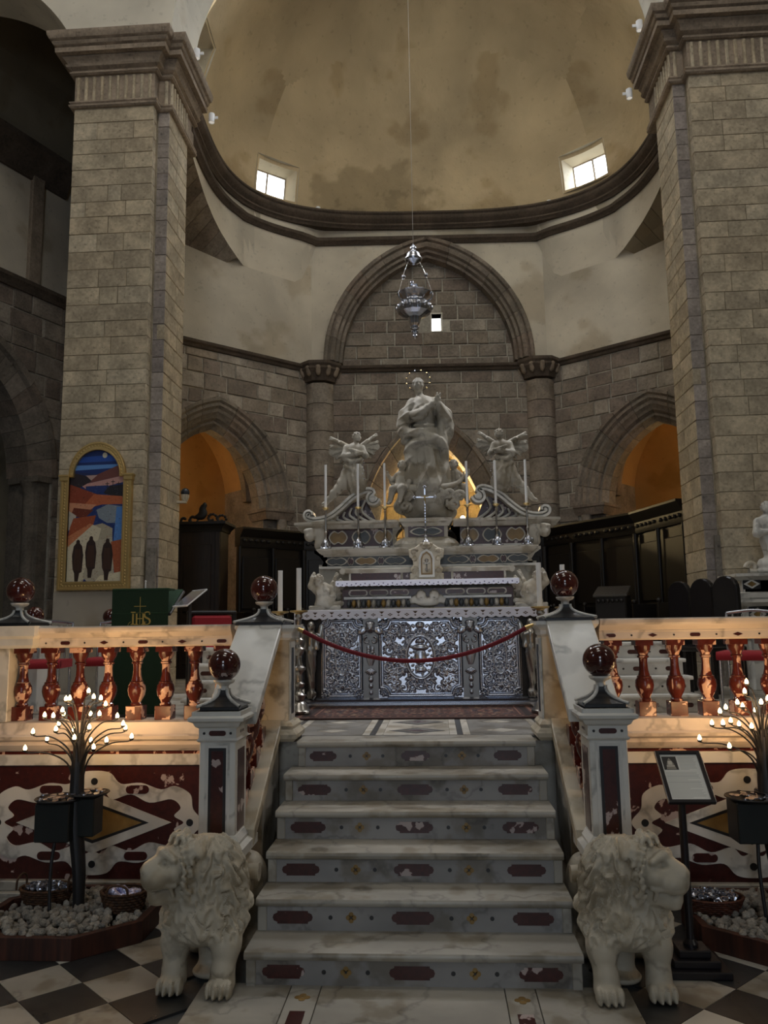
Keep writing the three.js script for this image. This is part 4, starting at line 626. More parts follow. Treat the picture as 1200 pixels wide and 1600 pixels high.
// ---------------------------------------------------------------- nave shell, crossing arches, side chapel
{
  const w = struct('wall_crossing', 'white plastered wall with great round arches above the two piers', 'wall');
  const arcPts = (cx, r) => { const p = []; for (let i = 0; i <= 40; i++) { const a = Math.PI - Math.PI * i / 40; p.push([cx + r * Math.cos(a), 9.15 + r * Math.sin(a)]); } return p; };
  const sideArc = []; for (let i = 0; i <= 40; i++) { const a = Math.PI - 0.432 - (Math.PI - 0.864) * i / 40; sideArc.push([-6.4 + 2.27 * Math.cos(a), 8.2 + 2.27 * Math.sin(a)]); }
  const s = shapeOf([[-9.2, 9.15], ...sideArc, ...arcPts(0.08, 3.15), [9.2, 9.15], [9.2, 17], [-9.2, 17]]);
  obj('arch_wall', extr(s, 0.9, 0, 24).translate(0, 0, -6.1), M.white, w);
  obj('pier_flank', [box(6.9, 9.2, 0, 9.15, -6.1, -5.2), box(4.7, 7, PH, 9.15, -6.1, -5.3)], M.white, w);
  const n = struct('wall_nave', 'plain plastered walls of the nave around the viewer', 'wall');
  const cut = (w, h, x, y) => new THREE.Path([[x - w / 2, y - h / 2], [x + w / 2, y - h / 2], [x + w / 2, y + h / 2], [x - w / 2, y + h / 2]].map((p) => new THREE.Vector2(...p)));
  const side = () => { const q = shapeOf([[-6.1, 0], [16.2, 0], [16.2, 17], [-6.1, 17]]); q.holes.push(cut(1.6, 3.4, 6, 9.4), cut(1.6, 3.4, 0.5, 12.6)); return extr(q, 0.3); };
  obj('side_wall', side().rotateY(-Math.PI / 2).translate(-8.95, 0, 0), M.nave, n); obj('side_wall', side().rotateY(-Math.PI / 2).translate(9.25, 0, 0), M.nave, n);
  const bk = shapeOf([[-9.2, 0], [9.2, 0], [9.2, 17], [-9.2, 17]]); bk.holes.push(cut(3, 4.2, 0, 8.2), cut(2.6, 3.39, 0, 1.72)); obj('west_wall', extr(bk, 0.3).translate(0, 0, 15.95), M.nave, n);
  const na = shapeOf([[-9.2, 11.4], [9.2, 11.4], [9.2, 17], [-9.2, 17]]); na.holes.push(cut(3.2, 3.4, 0, 13.9)); obj('arch_wall', extr(na, 0.3).translate(0, 0, 3.4), M.nave, n);  // unseen upper wall added to hold the window that lights the apse
  const c = struct('ceiling', 'plain plastered vault of the nave with an oculus', 'ceiling'), cs = shapeOf([[-9.3, -16.2], [9.3, -16.2], [9.3, 6.2], [-9.3, 6.2]]); cs.holes.push(cut(3, 3, 0, 0.5)); obj('vault', extr(cs, 0.3).rotateX(-Math.PI / 2).translate(0, 16.9, 0), M.nave, c);
  // daylight openings: a glowing pane and an area light of the same size just inside it
  WINDOWS.forEach((q, i) => {
    const wn = struct(i === 6 ? 'door_1' : 'window_' + (i + 1), ['wide unseen window added over the nave arch to light the apse', 'arched side window of the nave facing the first bay', 'side window of the nave opposite the first bay', 'side window of the nave beside the crossing', 'side window of the nave across the crossing', 'square lantern light over the crossing', 'open west door letting in daylight', 'tall west window of the nave'][i], i === 6 ? 'door' : 'window', q.p);
    wn.lookAt(V(...q.p).add(V(...q.n)));
    obj('pane', new THREE.PlaneGeometry(q.w, q.h).translate(0, 0, -0.12), std({ color: L(0, 0, 0), emissive: q.c.clone(), emissiveIntensity: 2.5, roughness: 1 }), wn);
    const t = 0.07; obj('frame', [box(-q.w / 2, q.w / 2, q.h / 2 - t, q.h / 2, -0.12, -0.04), box(-q.w / 2, q.w / 2, -q.h / 2, -q.h / 2 + t, -0.12, -0.04), box(-q.w / 2, -q.w / 2 + t, -q.h / 2, q.h / 2, -0.12, -0.04), box(q.w / 2 - t, q.w / 2, -q.h / 2, q.h / 2, -0.12, -0.04), box(-t / 2, t / 2, -q.h / 2, q.h / 2, -0.12, -0.05)], M.woodWarm, wn);
    const l = new THREE.RectAreaLight(q.c, q.i, q.w, q.h); l.name = 'daylight'; l.position.set(...q.p); l.lookAt(V(...q.p).add(V(...q.n))); l.rotateY(0);
    const dir = V(...q.n); l.position.addScaledVector(dir, 0.05); l.lookAt(V(...q.p).addScaledVector(dir, -3)); scene.add(l);
  });
}
{ // chapel beyond the left pier
  const ang = Math.atan2(1.21, 0.5), w = struct('wall_chapel', 'dim side chapel wall with dark arched doorway beyond the mosaic pier', 'wall', [-6.7, 0, -7.83], ang);
  // local x runs away from the nave along the wall; face at z = 0
  const A = pointed(0.95, 1.747, 4.2, -0.05), dr = 0.35, gap = (y) => { const h = A.half(y, y < 4.2 ? 0.30 : dr); return h > 0 ? [A.cx, h] : null; };
  const hole = []; for (let i = 0; i <= 20; i++) { const y = 4.2 + i / 20 * Math.sqrt((A.R + 0.3) ** 2 - A.c ** 2); hole.push([Math.max(0, A.half(y, 0.3)), y]); }
  const sh = shapeOf([[-3.6, 0], [1.75, 0], [1.75, 7.3], [-3.6, 7.3]]); sh.holes.push(new THREE.Path([[1.24, 0.01], ...hole, ...hole.slice(0, -1).reverse().map(([x, y]) => [-x, y]), [-1.24, 0.01]].map(([x, y]) => new THREE.Vector2(x + A.cx, y))));
  obj('mortar_bed', extr(sh, 0.4).translate(0, 0, -0.42), M.mortar, w);
  masonry(w, { x0: -1.6, x1: 1.7, y0: 1.2, y1: 7.25, h: 0.33, w: 0.5, joint: 0.02, mats: M.ashlar, gap, depth: 0.05 });
  const a = part('doorway_arch', w); archStones(a, A, [[0, -0.75], [0, -0.22], [0.05, -0.17], [0.22, -0.04], [0.25, 0.04], [dr, 0.05], [dr, -0.75]], 8, M.archStone);
  for (const q of [-1, 1]) { const c = A.cx + q * 0.95; obj('capital', [T(lathe([[0.12, 0], [0.125, 0.03], [0.15, 0.12], [0.18, 0.18], [0.18, 0.22], [0, 0.22]], 16), c + q * 0.12, 3.92, -0.28), box(Math.min(c, c + q * 0.30), Math.max(c, c + q * 0.30), 4.1, 4.2, -0.7, 0.01)], M.archStone[2], a); obj('shaft', [T(cyl(0.12, 0.12, 3.95, 14), c + q * 0.12, 0, -0.28), box(Math.min(c + q * 0.1, c + q * 0.33), Math.max(c + q * 0.1, c + q * 0.33), 0, 4.12, -0.8, -0.06)], M.archStone[2], a); }
  const pl = (x0, x1, y0, y1) => obj('plaster_panel', box(x0, x1, y0, y1, -0.3, 0), M.plaster, w); pl(-3.6, 1.75, 7.3, 9.75);
  obj('pilaster', [box(0.48, 0.72, 7.35, 9.3, -0.05, 0.07, 0.01)], M.cornice[0], w);
  obj('string_course', sweep([[-0.1, 7.2], [0.04, 7.2], [0.06, 7.26], [0.12, 7.32], [0.13, 7.38], [0.05, 7.42], [-0.1, 7.42]], [[-3.6, 0], [1.75, 0]], 1), M.ring, w);
  obj('upper_cornice', sweep([[-0.1, 9.2], [0.05, 9.2], [0.08, 9.32], [0.12, 9.42], [0.25, 9.55], [0.32, 9.62], [0.32, 9.72], [-0.1, 9.72]], [[-3.6, 0], [1.2, 0]], 1), M.ring, w);
  const v = [], R = 2.9; for (let i = 0; i < 14; i++) { const f = (t) => [R * (1 - Math.cos(t * Math.PI / 2)), 9.7 + 2.9 * Math.sin(t * Math.PI / 2)], [d0, y0] = f(i / 14), [d1, y1] = f((i + 1) / 14); v.push(-3.6, y0, d0, 3.2, y0, d0, 3.2, y1, d1, -3.6, y0, d0, 3.2, y1, d1, -3.6, y1, d1); }
  const vg = new THREE.BufferGeometry(); vg.setAttribute('position', new THREE.Float32BufferAttribute(v, 3)); vg.computeVertexNormals(); obj('chapel_vault', vg, M.vault, w);
  obj('passage', [box(-1.7, 1.6, 0, 6.6, -6.2, -6.0), box(-1.7, -1.5, 0, 6.6, -6.0, -0.4), box(1.4, 1.6, 0, 6.6, -6.0, -0.4), box(-1.7, 1.6, 6.4, 6.6, -6.0, -0.4)], M.vault, w);
  const o = struct('roof', 'roof and outer wall of the side chapel', 'roof'); obj('roof_slab', box(-13.7, -4.6, 13.0, 13.2, -14.2, -6.0), M.vault, o); obj('outer_wall', [box(-13.7, -13.5, 0, 13.2, -14.2, -6.0), box(-13.7, -4.75, 0, 13.2, -14.2, -14), box(-13.7, -9.2, 0, 13.2, -6.2, -6.0)], M.vault, o);
  const fl = struct('floor_aisle', 'plain stone paving of the aisles beside the sanctuary', 'floor'); obj('paving', box(-13.7, 9.3, -0.25, -0.015, -14.2, -1.3), M.worn, fl);
}

// ---------------------------------------------------------------- altar with embossed silver front
const canvas = (w, h, draw) => { const c = document.createElement('canvas'); c.width = w; c.height = h; draw(c.getContext('2d'), w, h); return c; };
const canvasTex = (c, srgb = true) => { const t = new THREE.CanvasTexture(c); if (srgb) t.colorSpace = THREE.SRGBColorSpace; t.magFilter = THREE.LinearFilter; return t; };
// embossed sheet: a drawing in greys becomes real relief
function relief(w, h, depth, cells, draw) {
  const res = 520, cw = res, ch = Math.round(res * h / w), c = canvas(cw, ch, (x) => { x.fillStyle = '#000'; x.fillRect(0, 0, cw, ch); x.save(); x.scale(cw / w, cw / w); x.lineCap = 'round'; draw(x); x.restore(); }), d = c.getContext('2d').getImageData(0, 0, cw, ch).data;
  const nx = cells, ny = Math.round(cells * h / w), g = new THREE.PlaneGeometry(w, h, nx, ny), p = g.attributes.position, hAt = (i, j) => d[(clamp(j, 0, ch - 1) * cw + clamp(i, 0, cw - 1)) * 4] / 255;
  for (let k = 0; k < p.count; k++) { const i = Math.round((p.getX(k) / w + 0.5) * (cw - 1)), j = Math.round((0.5 - p.getY(k) / h) * (ch - 1)); let s = 0, n = 0; for (let a = -1; a <= 1; a++) for (let b = -1; b <= 1; b++) { s += hAt(i + a, j + b); n++; } p.setZ(k, depth * s / n); }
  g.computeVertexNormals(); return g;
}
const emboss = (x, path, wide, top) => { for (let k = 5; k >= 0; k--) { const v = Math.round(top * 255 * Math.sqrt(1 - (k / 6) ** 2)); x.strokeStyle = `rgb(${v},${v},${v})`; x.lineWidth = wide * (k + 0.6) / 6; x.globalCompositeOperation = 'lighten'; path(); } };
const spiral = (x, cx, cy, r, turns, a0, dir, wide, top) => emboss(x, () => { x.beginPath(); for (let i = 0; i <= 40; i++) { const t = i / 40, a = a0 + dir * turns * Math.PI * 2 * t, q = r * (1 - 0.86 * t); x.lineTo(cx + Math.cos(a) * q, cy + Math.sin(a) * q); } x.stroke(); }, wide, top);
const boss = (x, cx, cy, rx, ry, top, rot = 0) => { for (let k = 6; k >= 0; k--) { const v = Math.round(top * 255 * Math.sqrt(1 - (k / 7) ** 2)); x.fillStyle = `rgb(${v},${v},${v})`; x.globalCompositeOperation = 'lighten'; x.beginPath(); x.ellipse(cx, cy, rx * (k + 0.7) / 7, ry * (k + 0.7) / 7, rot, 0, 7); x.fill(); } };
function scrollwork(x, w, h, seed, dense) {        // mirrored acanthus scrolls
  const r = seeded(seed);
  for (let i = 0; i < 110; i++) { const cx = r() * w / 2, cy = r() * h, q = 0.006 + r() * 0.012, a = r() * 3; boss(x, cx, cy, q * 1.6, q, 0.16 + 0.3 * r(), a); boss(x, w - cx, cy, q * 1.6, q, 0.16 + 0.3 * r(), -a); }
  for (let i = 0; i < dense; i++) { const cx = r() * w / 2, cy = h * (0.08 + 0.84 * r()), rad = 0.032 + r() * 0.05, a = r() * 6.3, d = r() < 0.5 ? 1 : -1, t = 0.9 + r() * 0.6, wd = 0.013 + r() * 0.011; spiral(x, cx, cy, rad, t, a, d, wd, 0.55 + 0.3 * r()); spiral(x, w - cx, cy, rad, t, Math.PI - a, -d, wd, 0.6); const lx = cx + Math.cos(a) * rad, ly = cy + Math.sin(a) * rad, lr = 0.012 + 0.014 * r(); boss(x, lx, ly, lr * 1.6, lr * 0.8, 0.75, a); boss(x, w - lx, ly, lr * 1.6, lr * 0.8, 0.75, Math.PI - a); }
}
{
  const a = thing('altar', 'altar with embossed silver front and lace edged white cloth', 'altar', [0, PH, -3.42]);
  const w = 2.12, h = 0.85;
  obj('body', box(-w / 2, w / 2, 0, h, -0.57, -0.012), M.woodWarm, a);
  const S = M.silver, frame = part('frame', a), x3 = [-1.06, -0.50, 0.50, 1.06];
  obj('base_rail', sweep([[-0.02, 0], [0.05, 0], [0.05, 0.03], [0.03, 0.04], [0.035, 0.06], [0.01, 0.075], [-0.02, 0.075]], [[-1.06, 0], [1.06, 0]], 1), S, frame);
  obj('top_rail', sweep([[-0.02, 0.79], [0.012, 0.79], [0.02, 0.81], [0.035, 0.83], [0.035, 0.85], [-0.02, 0.85]], [[-1.06, 0], [1.06, 0]], 1), M.silverOld, frame);
  const panel = (name, cx, pw, seed, draw) => { const ph = 0.71; const g = relief(pw, ph, 0.032, Math.round(pw * 330), (x) => draw(x, pw, ph)); obj(name, g.translate(cx, 0.075 + ph / 2, 0.0), S, a, { uv: true }); };
  const frameLine = (x, w2, h2, m, c) => { x.globalCompositeOperation = 'source-over'; x.strokeStyle = '#000'; x.lineWidth = 0.05; framePath(x, w2, h2, m, c); emboss(x, () => framePath(x, w2, h2, m, c), 0.024, 1); }, framePath = (x, w2, h2, m, c) => { x.beginPath(); x.moveTo(m + c, m); x.lineTo(w2 - m - c, m); x.quadraticCurveTo(w2 - m - c, m + c, w2 - m, m + c); x.lineTo(w2 - m, h2 - m - c); x.quadraticCurveTo(w2 - m - c, h2 - m - c, w2 - m - c, h2 - m); x.lineTo(m + c, h2 - m); x.quadraticCurveTo(m + c, h2 - m - c, m, h2 - m - c); x.lineTo(m, m + c); x.quadraticCurveTo(m + c, m + c, m + c, m); x.stroke(); };
  panel('centre_panel', 0, 0.76, 3, (x, pw, ph) => {
    scrollwork(x, pw, ph, 11, 54);
    x.fillStyle = '#151515'; x.globalCompositeOperation = 'source-over'; x.beginPath(); x.ellipse(pw / 2, ph * 0.5, 0.13, 0.19, 0, 0, 7); x.fill();
    emboss(x, () => { x.beginPath(); x.ellipse(pw / 2, ph * 0.5, 0.13, 0.19, 0, 0, 7); x.stroke(); }, 0.03, 0.9);
    for (let i = 0; i < 22; i++) { const t = i / 22 * 6.283; spiral(x, pw / 2 + Math.cos(t) * 0.155, ph * 0.5 + Math.sin(t) * 0.215, 0.032, 1, t, i & 1 ? 1 : -1, 0.014, 0.8); }
    boss(x, pw / 2, ph * 0.38, 0.075, 0.03, 1); boss(x, pw / 2, ph * 0.5, 0.055, 0.075, 0.85); for (let i = 0; i < 40; i++) { const t = i * 2.4, q = Math.sqrt(i / 40); boss(x, pw / 2 + Math.cos(t) * 0.115 * q, ph * 0.5 + Math.sin(t) * 0.17 * q, 0.014, 0.009, 0.3 + 0.25 * ((i * 7) % 5) / 5, t); } boss(x, pw / 2, ph * 0.66, 0.05, 0.03, 0.8); boss(x, pw / 2, ph * 0.30, 0.04, 0.022, 0.9); boss(x, pw / 2, ph * 0.10, 0.04, 0.03, 0.9);
    frameLine(x, pw, ph, 0.018, 0.075); for (const [u, v] of [[0.05, 0.05], [pw - 0.05, 0.05], [0.05, ph - 0.05], [pw - 0.05, ph - 0.05]]) for (let i = 0; i < 7; i++) { const t = i / 7 * 6.283; boss(x, u + Math.cos(t) * 0.025, v + Math.sin(t) * 0.025, 0.018, 0.011, 0.9, t); }
  });
  for (const s of [-1, 1]) {
    panel('side_panel', s * 0.71, 0.38, 5, (x, pw, ph) => { scrollwork(x, pw, ph, 23, 28); emboss(x, () => { x.beginPath(); x.ellipse(pw / 2, ph * 0.48, 0.06, 0.17, 0, 0, 7); x.stroke(); }, 0.022, 0.9); for (let i = 0; i < 6; i++) spiral(x, pw / 2 + (i & 1 ? 0.028 : -0.028), ph * (0.30 + i * 0.065), 0.026, 1.1, i, i & 1 ? 1 : -1, 0.012, 0.8); frameLine(x, pw, ph, 0.018, 0.06); for (const [u, v] of [[0.05, ph - 0.05], [pw - 0.05, ph - 0.05]]) for (let i = 0; i < 7; i++) { const t = i / 7 * 6.283; boss(x, u + Math.cos(t) * 0.028, v + Math.sin(t) * 0.028, 0.02, 0.012, 0.95, t); } });
    const back = box(s * 0.38, s * 0.52, 0.06, 0.80, -0.01, 0.006, 0.002); obj('stile', back, std({ color: L(0.22, 0.215, 0.21), metalness: 1, roughness: 0.42 }), a);
    // pilaster with cherub head, shell and scrolls
    const p = part('pilaster', a), q = s * 0.45;
    obj('cherub', sculpt([egg([q, 0.695, 0.05], [0.04, 0.048, 0.042]), egg([q - 0.075, 0.67, 0.03], [0.05, 0.035, 0.02], [0, 0, 0.5]), egg([q + 0.075, 0.67, 0.03], [0.05, 0.035, 0.02], [0, 0, -0.5]), egg([q, 0.735, 0.04], [0.046, 0.025, 0.036]), egg([q, 0.69, 0.09], [0.008, 0.012, 0.01])], 0.008, null, 0.012), S, p);
    obj('scroll', [0.03, -0.03].flatMap((d) => { const pts = []; for (let i = 0; i <= 20; i++) { const t = i / 20, an = Math.PI / 2 + Math.sign(d) * -t * 5, r = 0.034 * (1 - 0.6 * t); pts.push([q + d + Math.cos(an) * r, 0.585 + Math.sin(an) * r, 0.03]); } return [taper(pts, 0.013, 0.006, 30, 8)]; }), S, p);
    obj('drops', [0, 1, 2, 3, 4].map((i) => new THREE.SphereGeometry(0.02 - i * 0.001, 10, 8).scale(1, 1.5, 0.8).translate(q + (i & 1 ? 0.018 : -0.018), 0.52 - i * 0.012, 0.03)).concat([T(lathe([[0, 0], [0.02, 0], [0.035, 0.04], [0.05, 0.10], [0.03, 0.13], [0, 0.13]], 12).scale(1, 1, 0.5), q, 0.36, 0.012)]), S, p);
    obj('shell', (() => { const gs = []; for (let i = -3; i <= 3; i++) { const an = i * 0.32; gs.push(new THREE.SphereGeometry(0.014, 8, 6).scale(0.8, 2.6, 1).translate(0, 0.03, 0).rotateZ(-an + Math.PI).translate(q, 0.335, 0.02)); } return gs; })(), S, p);
    obj('pendant', [0, 1, 2].map((i) => new THREE.SphereGeometry(0.024 - i * 0.003, 12, 8).scale(1, 1.4, 0.7).translate(q, 0.24 - i * 0.06, 0.015)), S, p);
    // corner angel
    const c = s * 0.985; obj('corner_angel', sculpt([egg([c, 0.72, 0.06], [0.038, 0.046, 0.042]), bone([c, 0.68, 0.05], [c, 0.62, 0.05], 0.02, 0.03), bone([c, 0.62, 0.05], [c, 0.48, 0.06], 0.055, 0.048), bone([c - 0.05, 0.62, 0.06], [c - 0.06, 0.52, 0.08], 0.024, 0.018), bone([c + 0.05, 0.62, 0.06], [c + 0.06, 0.52, 0.08], 0.024, 0.018), bone([c, 0.46, 0.06], [c, 0.16, 0.03], 0.052, 0.03), egg([c - 0.07, 0.65, 0.0], [0.04, 0.10, 0.02], [0, 0, 0.25]), egg([c + 0.07, 0.65, 0.0], [0.04, 0.10, 0.02], [0, 0, -0.25]), egg([c, 0.11, 0.04], [0.045, 0.045, 0.04]), egg([c, 0.50, 0.10], [0.03, 0.03, 0.02])], 0.009, (x, y, z) => (y < 0.48 ? 0.004 * Math.sin(x * 140 + y * 30) : 0), 0.02), M.silverOld, a);
  }
  // lace cloth
  const lace = canvasTex(canvas(1024, 64, (x, W2, H2) => { x.fillStyle = '#e4e6f4'; x.fillRect(0, 0, W2, H2); x.fillStyle = '#4a3a30'; for (let i = 0; i < 30; i++) { const u = (i + 0.5) * W2 / 30; x.beginPath(); if (i & 1) { for (const [a, b] of [[-6, 0], [6, 0], [0, -6], [0, 6]]) { x.moveTo(u + a, 36 + b); x.arc(u + a, 36 + b, 3.4, 0, 7); } } else { x.moveTo(u - 10, 14); x.lineTo(u + 10, 14); x.lineTo(u, 30); x.moveTo(u + 4, 40); x.arc(u, 40, 4, 0, 7); } x.fill(); } }));
  const cl = part('altar_cloth', a); obj('cloth_top', box(-1.14, 1.14, 0.852, 0.864, -0.59, 0.05, 0.004), std({ color: L(0.78, 0.79, 0.86), roughness: 0.9 }), cl);
  const edge = []; for (let i = 0; i <= 120; i++) edge.push([-1.14 + 2.28 * i / 120, -0.072 - 0.014 * Math.abs(Math.sin(i * Math.PI / 4))]); const band = extr(shapeOf([[-1.14, 0], ...edge, [1.14, 0]]), 0.002); { const p = band.attributes.position, uv = band.attributes.uv; for (let i = 0; i < p.count; i++) uv.setXY(i, (p.getX(i) + 1.14) / 2.28, clamp((p.getY(i) + 0.086) / 0.086, 0.001, 0.999)); }
  obj('lace_border', band.translate(0, 0.862, 0.05), std({ map: lace, roughness: 0.9, side: THREE.DoubleSide }), cl, { uv: false });
  for (const s of [-1, 1]) obj('side_drop', box(s * 1.139, s * 1.146, 0.12, 0.86, -0.58, 0.03, 0.001), std({ color: L(0.74, 0.76, 0.84), roughness: 0.9 }), cl);
}
// carpet before the altar
{
  const cv = canvasTex(canvas(1024, 512, (x, w, h) => { x.fillStyle = '#3d2622'; x.fillRect(0, 0, w, h); const r = seeded(5); const box2 = (m, c, lw) => { x.strokeStyle = c; x.lineWidth = lw; x.strokeRect(m, m, w - 2 * m, h - 2 * m); }; box2(12, '#1c1414', 10); box2(34, '#6b4a3c', 12); box2(60, '#241817', 26); box2(92, '#7a5646', 6); for (let i = 0; i < 500; i++) { x.fillStyle = ['#22161a', '#6a4438', '#4a2a26', '#7b6350', '#2c2a34'][Math.floor(r() * 5)]; const a = 110 + r() * (w / 2 - 115), b = 105 + r() * (h / 2 - 108), s = 4 + r() * 12; for (const [p, q] of [[a, b], [w - a, b], [a, h - b], [w - a, h - b]]) { x.beginPath(); x.ellipse(p, q, s, s * 0.5, r() * 3, 0, 7); x.fill(); } } for (let i = 0; i < 60; i++) { x.fillStyle = i & 1 ? '#7a5646' : '#2a1a1c'; for (const y of [60, h - 60]) { x.beginPath(); x.ellipse(20 + i * (w - 40) / 59, y, 7, 9, 0, 0, 7); x.fill(); } } }));
  const c = thing('carpet', 'dark red patterned carpet lying before the silver altar', 'carpet', [-0.02, PH, -2.86]);
  const g = cbox(1.98, 0.012, 0.98, 0, 0.007, 0, 0.003), p = g.attributes.position, uv = new Float32Array(p.count * 2); for (let i = 0; i < p.count; i++) { uv[i * 2] = p.getX(i) / 1.98 + 0.5; uv[i * 2 + 1] = 0.5 - p.getZ(i) / 0.98; } g.setAttribute('uv', new THREE.BufferAttribute(uv, 2));
  obj('pile', g, std({ map: cv, roughness: 1 }), c, { uv: false });
  for (const s of [-1, 1]) obj('fringe', box(s * 0.99, s * 1.025, 0.002, 0.008, -0.49, 0.49, 0.001), std({ color: L(0.6, 0.56, 0.5), roughness: 1 }), c);
}
// ---------------------------------------------------------------- high altar behind
const RX = 0.065;
const hexShape = (w, h) => [[-w, 0], [-w * 0.8, h * 0.62], [-w * 0.42, h], [0, h * 0.72], [w * 0.42, h], [w * 0.8, h * 0.62], [w, 0], [w * 0.8, -h * 0.62], [w * 0.42, -h], [0, -h * 0.72], [-w * 0.42, -h], [-w * 0.8, -h * 0.62]];
{
  const a = thing('high_altar', 'tall polychrome marble high altar with stepped shelves and scrolls', 'altar', [RX, PH, -4.5]);
  const W = M.carved, Y = (y) => y - PH;
  const inlay = (parent, pts, x, y, z, m, wht, d = 0.006) => { const o = closedCurve(pts, 0.4, 4); obj('inlay_field', extr(shapeOf(o.map(([p, q]) => [p + x, q + y])), d).translate(0, 0, z), m, parent); const k = o.map(([p, q]) => [p * 1.16 + x, q * 1.22 + y]), i = o.map(([p, q]) => [p + x, q + y]); obj('inlay_border', extr(ringShape(k, i), d + 0.006).translate(0, 0, z), wht, parent); };
  // lower body (antependium) with gadrooned ochre and black base
  obj('lower_body', box(-0.86, 0.86, 0, Y(2.02), -0.4, 0.30), M.redDark, a);
  obj('block', box(-1.14, 1.14, 0, Y(2.3), -0.45, 0.02), W, a);
  obj('plinth', [box(-1.2, 1.2, 0, 0.10, -0.4, 0.42, 0.004), box(-1.0, 1.0, 0.10, Y(1.83), -0.4, 0.38, 0.01)], W, a);
  for (const s of [-1, 1]) { const gd = part('gadroon_band', a); for (let i = 0; i < 13; i++) { const x = s * (0.19 + i * 0.05); obj('gadroon', new THREE.SphereGeometry(0.5, 10, 8).scale(0.05, 0.085, 0.10).translate(x, Y(1.875), 0.33), i % 3 === 1 ? W : i % 3 ? M.ochre : M.slate, gd); } obj('fillet', box(s * 0.16, s * 0.84, Y(1.92), Y(1.945), 0.2, 0.36, 0.004), M.marble, gd); for (let i = 0; i < 3; i++) { const x = s * (0.28 + i * 0.21); obj('inlay', extr(shapeOf(pill(0.085, 0.022)), 0.006).translate(x, Y(1.985), 0.30), M.redDark, gd); obj('inlay_frame', extr(ringShape(pill(0.098, 0.034), pill(0.085, 0.022)), 0.01).translate(x, Y(1.985), 0.30), W, gd); } }
  obj('cherub_relief', sculpt([egg([-0.06, Y(1.95), 0.37], [0.05, 0.055, 0.05]), egg([0.07, Y(1.95), 0.37], [0.05, 0.055, 0.05]), egg([-0.13, Y(1.91), 0.34], [0.07, 0.04, 0.03], [0, 0, 0.6]), egg([0.14, Y(1.91), 0.34], [0.07, 0.04, 0.03], [0, 0, -0.6]), egg([0, Y(1.88), 0.35], [0.12, 0.05, 0.05]), egg([-0.06, Y(1.945), 0.42], [0.01, 0.014, 0.012]), egg([0.07, Y(1.945), 0.42], [0.01, 0.014, 0.012])], 0.01, null, 0.02), W, a);
  for (const s of [-1, 1]) obj('side_plinth', box(s * 0.87, s * 1.19, 0.1, Y(1.862), -0.3, 0.40, 0.01), W, a);
  // table with lace
  obj('table', box(-0.92, 0.92, Y(2.055), Y(2.095), -0.3, 0.44, 0.006), W, a);
  const lc = part('shelf_cloth', a), lt = canvasTex(canvas(1024, 32, (x, w2, h2) => { x.fillStyle = '#e8e9f6'; x.fillRect(0, 0, w2, h2); x.fillStyle = '#777792'; for (let i = 0; i < 40; i++) { x.beginPath(); x.arc((i + 0.5) * w2 / 40, 18 + (i & 1 ? 4 : -3), 4, 0, 7); x.fill(); x.fillRect(i * w2 / 40, 27, 8, 2); } }));
  obj('cloth_top', box(-0.91, 0.91, Y(2.095), Y(2.103), -0.1, 0.455, 0.002), std({ color: L(0.80, 0.81, 0.86), roughness: 0.9 }), lc);
  { const e = []; for (let i = 0; i <= 80; i++) e.push([-0.91 + 1.82 * i / 80, -0.045 - 0.012 * Math.abs(Math.sin(i * Math.PI / 2.5))]); const g = extr(shapeOf([[-0.91, 0], ...e, [0.91, 0]]), 0.003), p = g.attributes.position, uv = g.attributes.uv; for (let i = 0; i < p.count; i++) uv.setXY(i, (p.getX(i) + 0.91) / 1.82, clamp((p.getY(i) + 0.057) / 0.057, 0.001, 0.999)); obj('lace_border', g.translate(0, Y(2.10), 0.455), std({ map: lt, roughness: 0.9 }), lc, { uv: false }); }
  // first shelf: red band with white scroll cornice
  const shelf = (n, y0, y1, hw, z, m) => obj(n, box(-hw, hw, Y(y0), Y(y1), -0.4, z, 0.002), m, a);
  shelf('red_shelf', 2.10, 2.20, 0.80, 0.145, M.redDark);
  obj('scroll_cornice', [sweep([[-0.3, Y(2.195)], [0.02, Y(2.195)], [0.03, Y(2.21)], [0.04, Y(2.235)], [0.03, Y(2.245)], [-0.3, Y(2.245)]], [[-0.86, 0.145], [0.86, 0.145]], 1)].concat([-1, 1].map((s) => cyl(0.032, 0.032, 0.12, 16).rotateX(Math.PI / 2).translate(s * 0.87, Y(2.215), 0.08))), W, a);
  for (const s of [-1, 1]) for (const x of [0.80, 0.26]) obj('console', box(s * x - 0.012, s * x + 0.012, Y(2.10), Y(2.20), 0.1, 0.155, 0.003), W, a);
  // second shelf: black with oval inlays
  obj('shelf_base', box(-1.13, 1.13, Y(2.25), Y(2.275), -0.45, 0.10, 0.003), M.marble, a);
  shelf('black_shelf', 2.275, 2.385, 1.05, 0.04, M.slate);
  for (const s of [-1, 1]) for (const [x, w2, m] of [[0.95, 0.10, M.slate], [0.80, 0.03, M.redDark], [0.64, 0.10, M.ochre], [0.48, 0.03, M.redDark], [0.33, 0.10, M.slate]]) inlay(a, hexShape(w2, 0.034), s * x, Y(2.33), 0.038, m, W);
  obj('shelf_cornice', sweep([[-0.5, Y(2.38)], [0.015, Y(2.38)], [0.02, Y(2.395)], [0.05, Y(2.41)], [0.07, Y(2.43)], [0.085, Y(2.445)], [0.085, Y(2.46)], [-0.5, Y(2.46)]], [[-1.07, -0.4], [-1.07, 0.04], [1.07, 0.04], [1.07, -0.4]], 1), W, a);
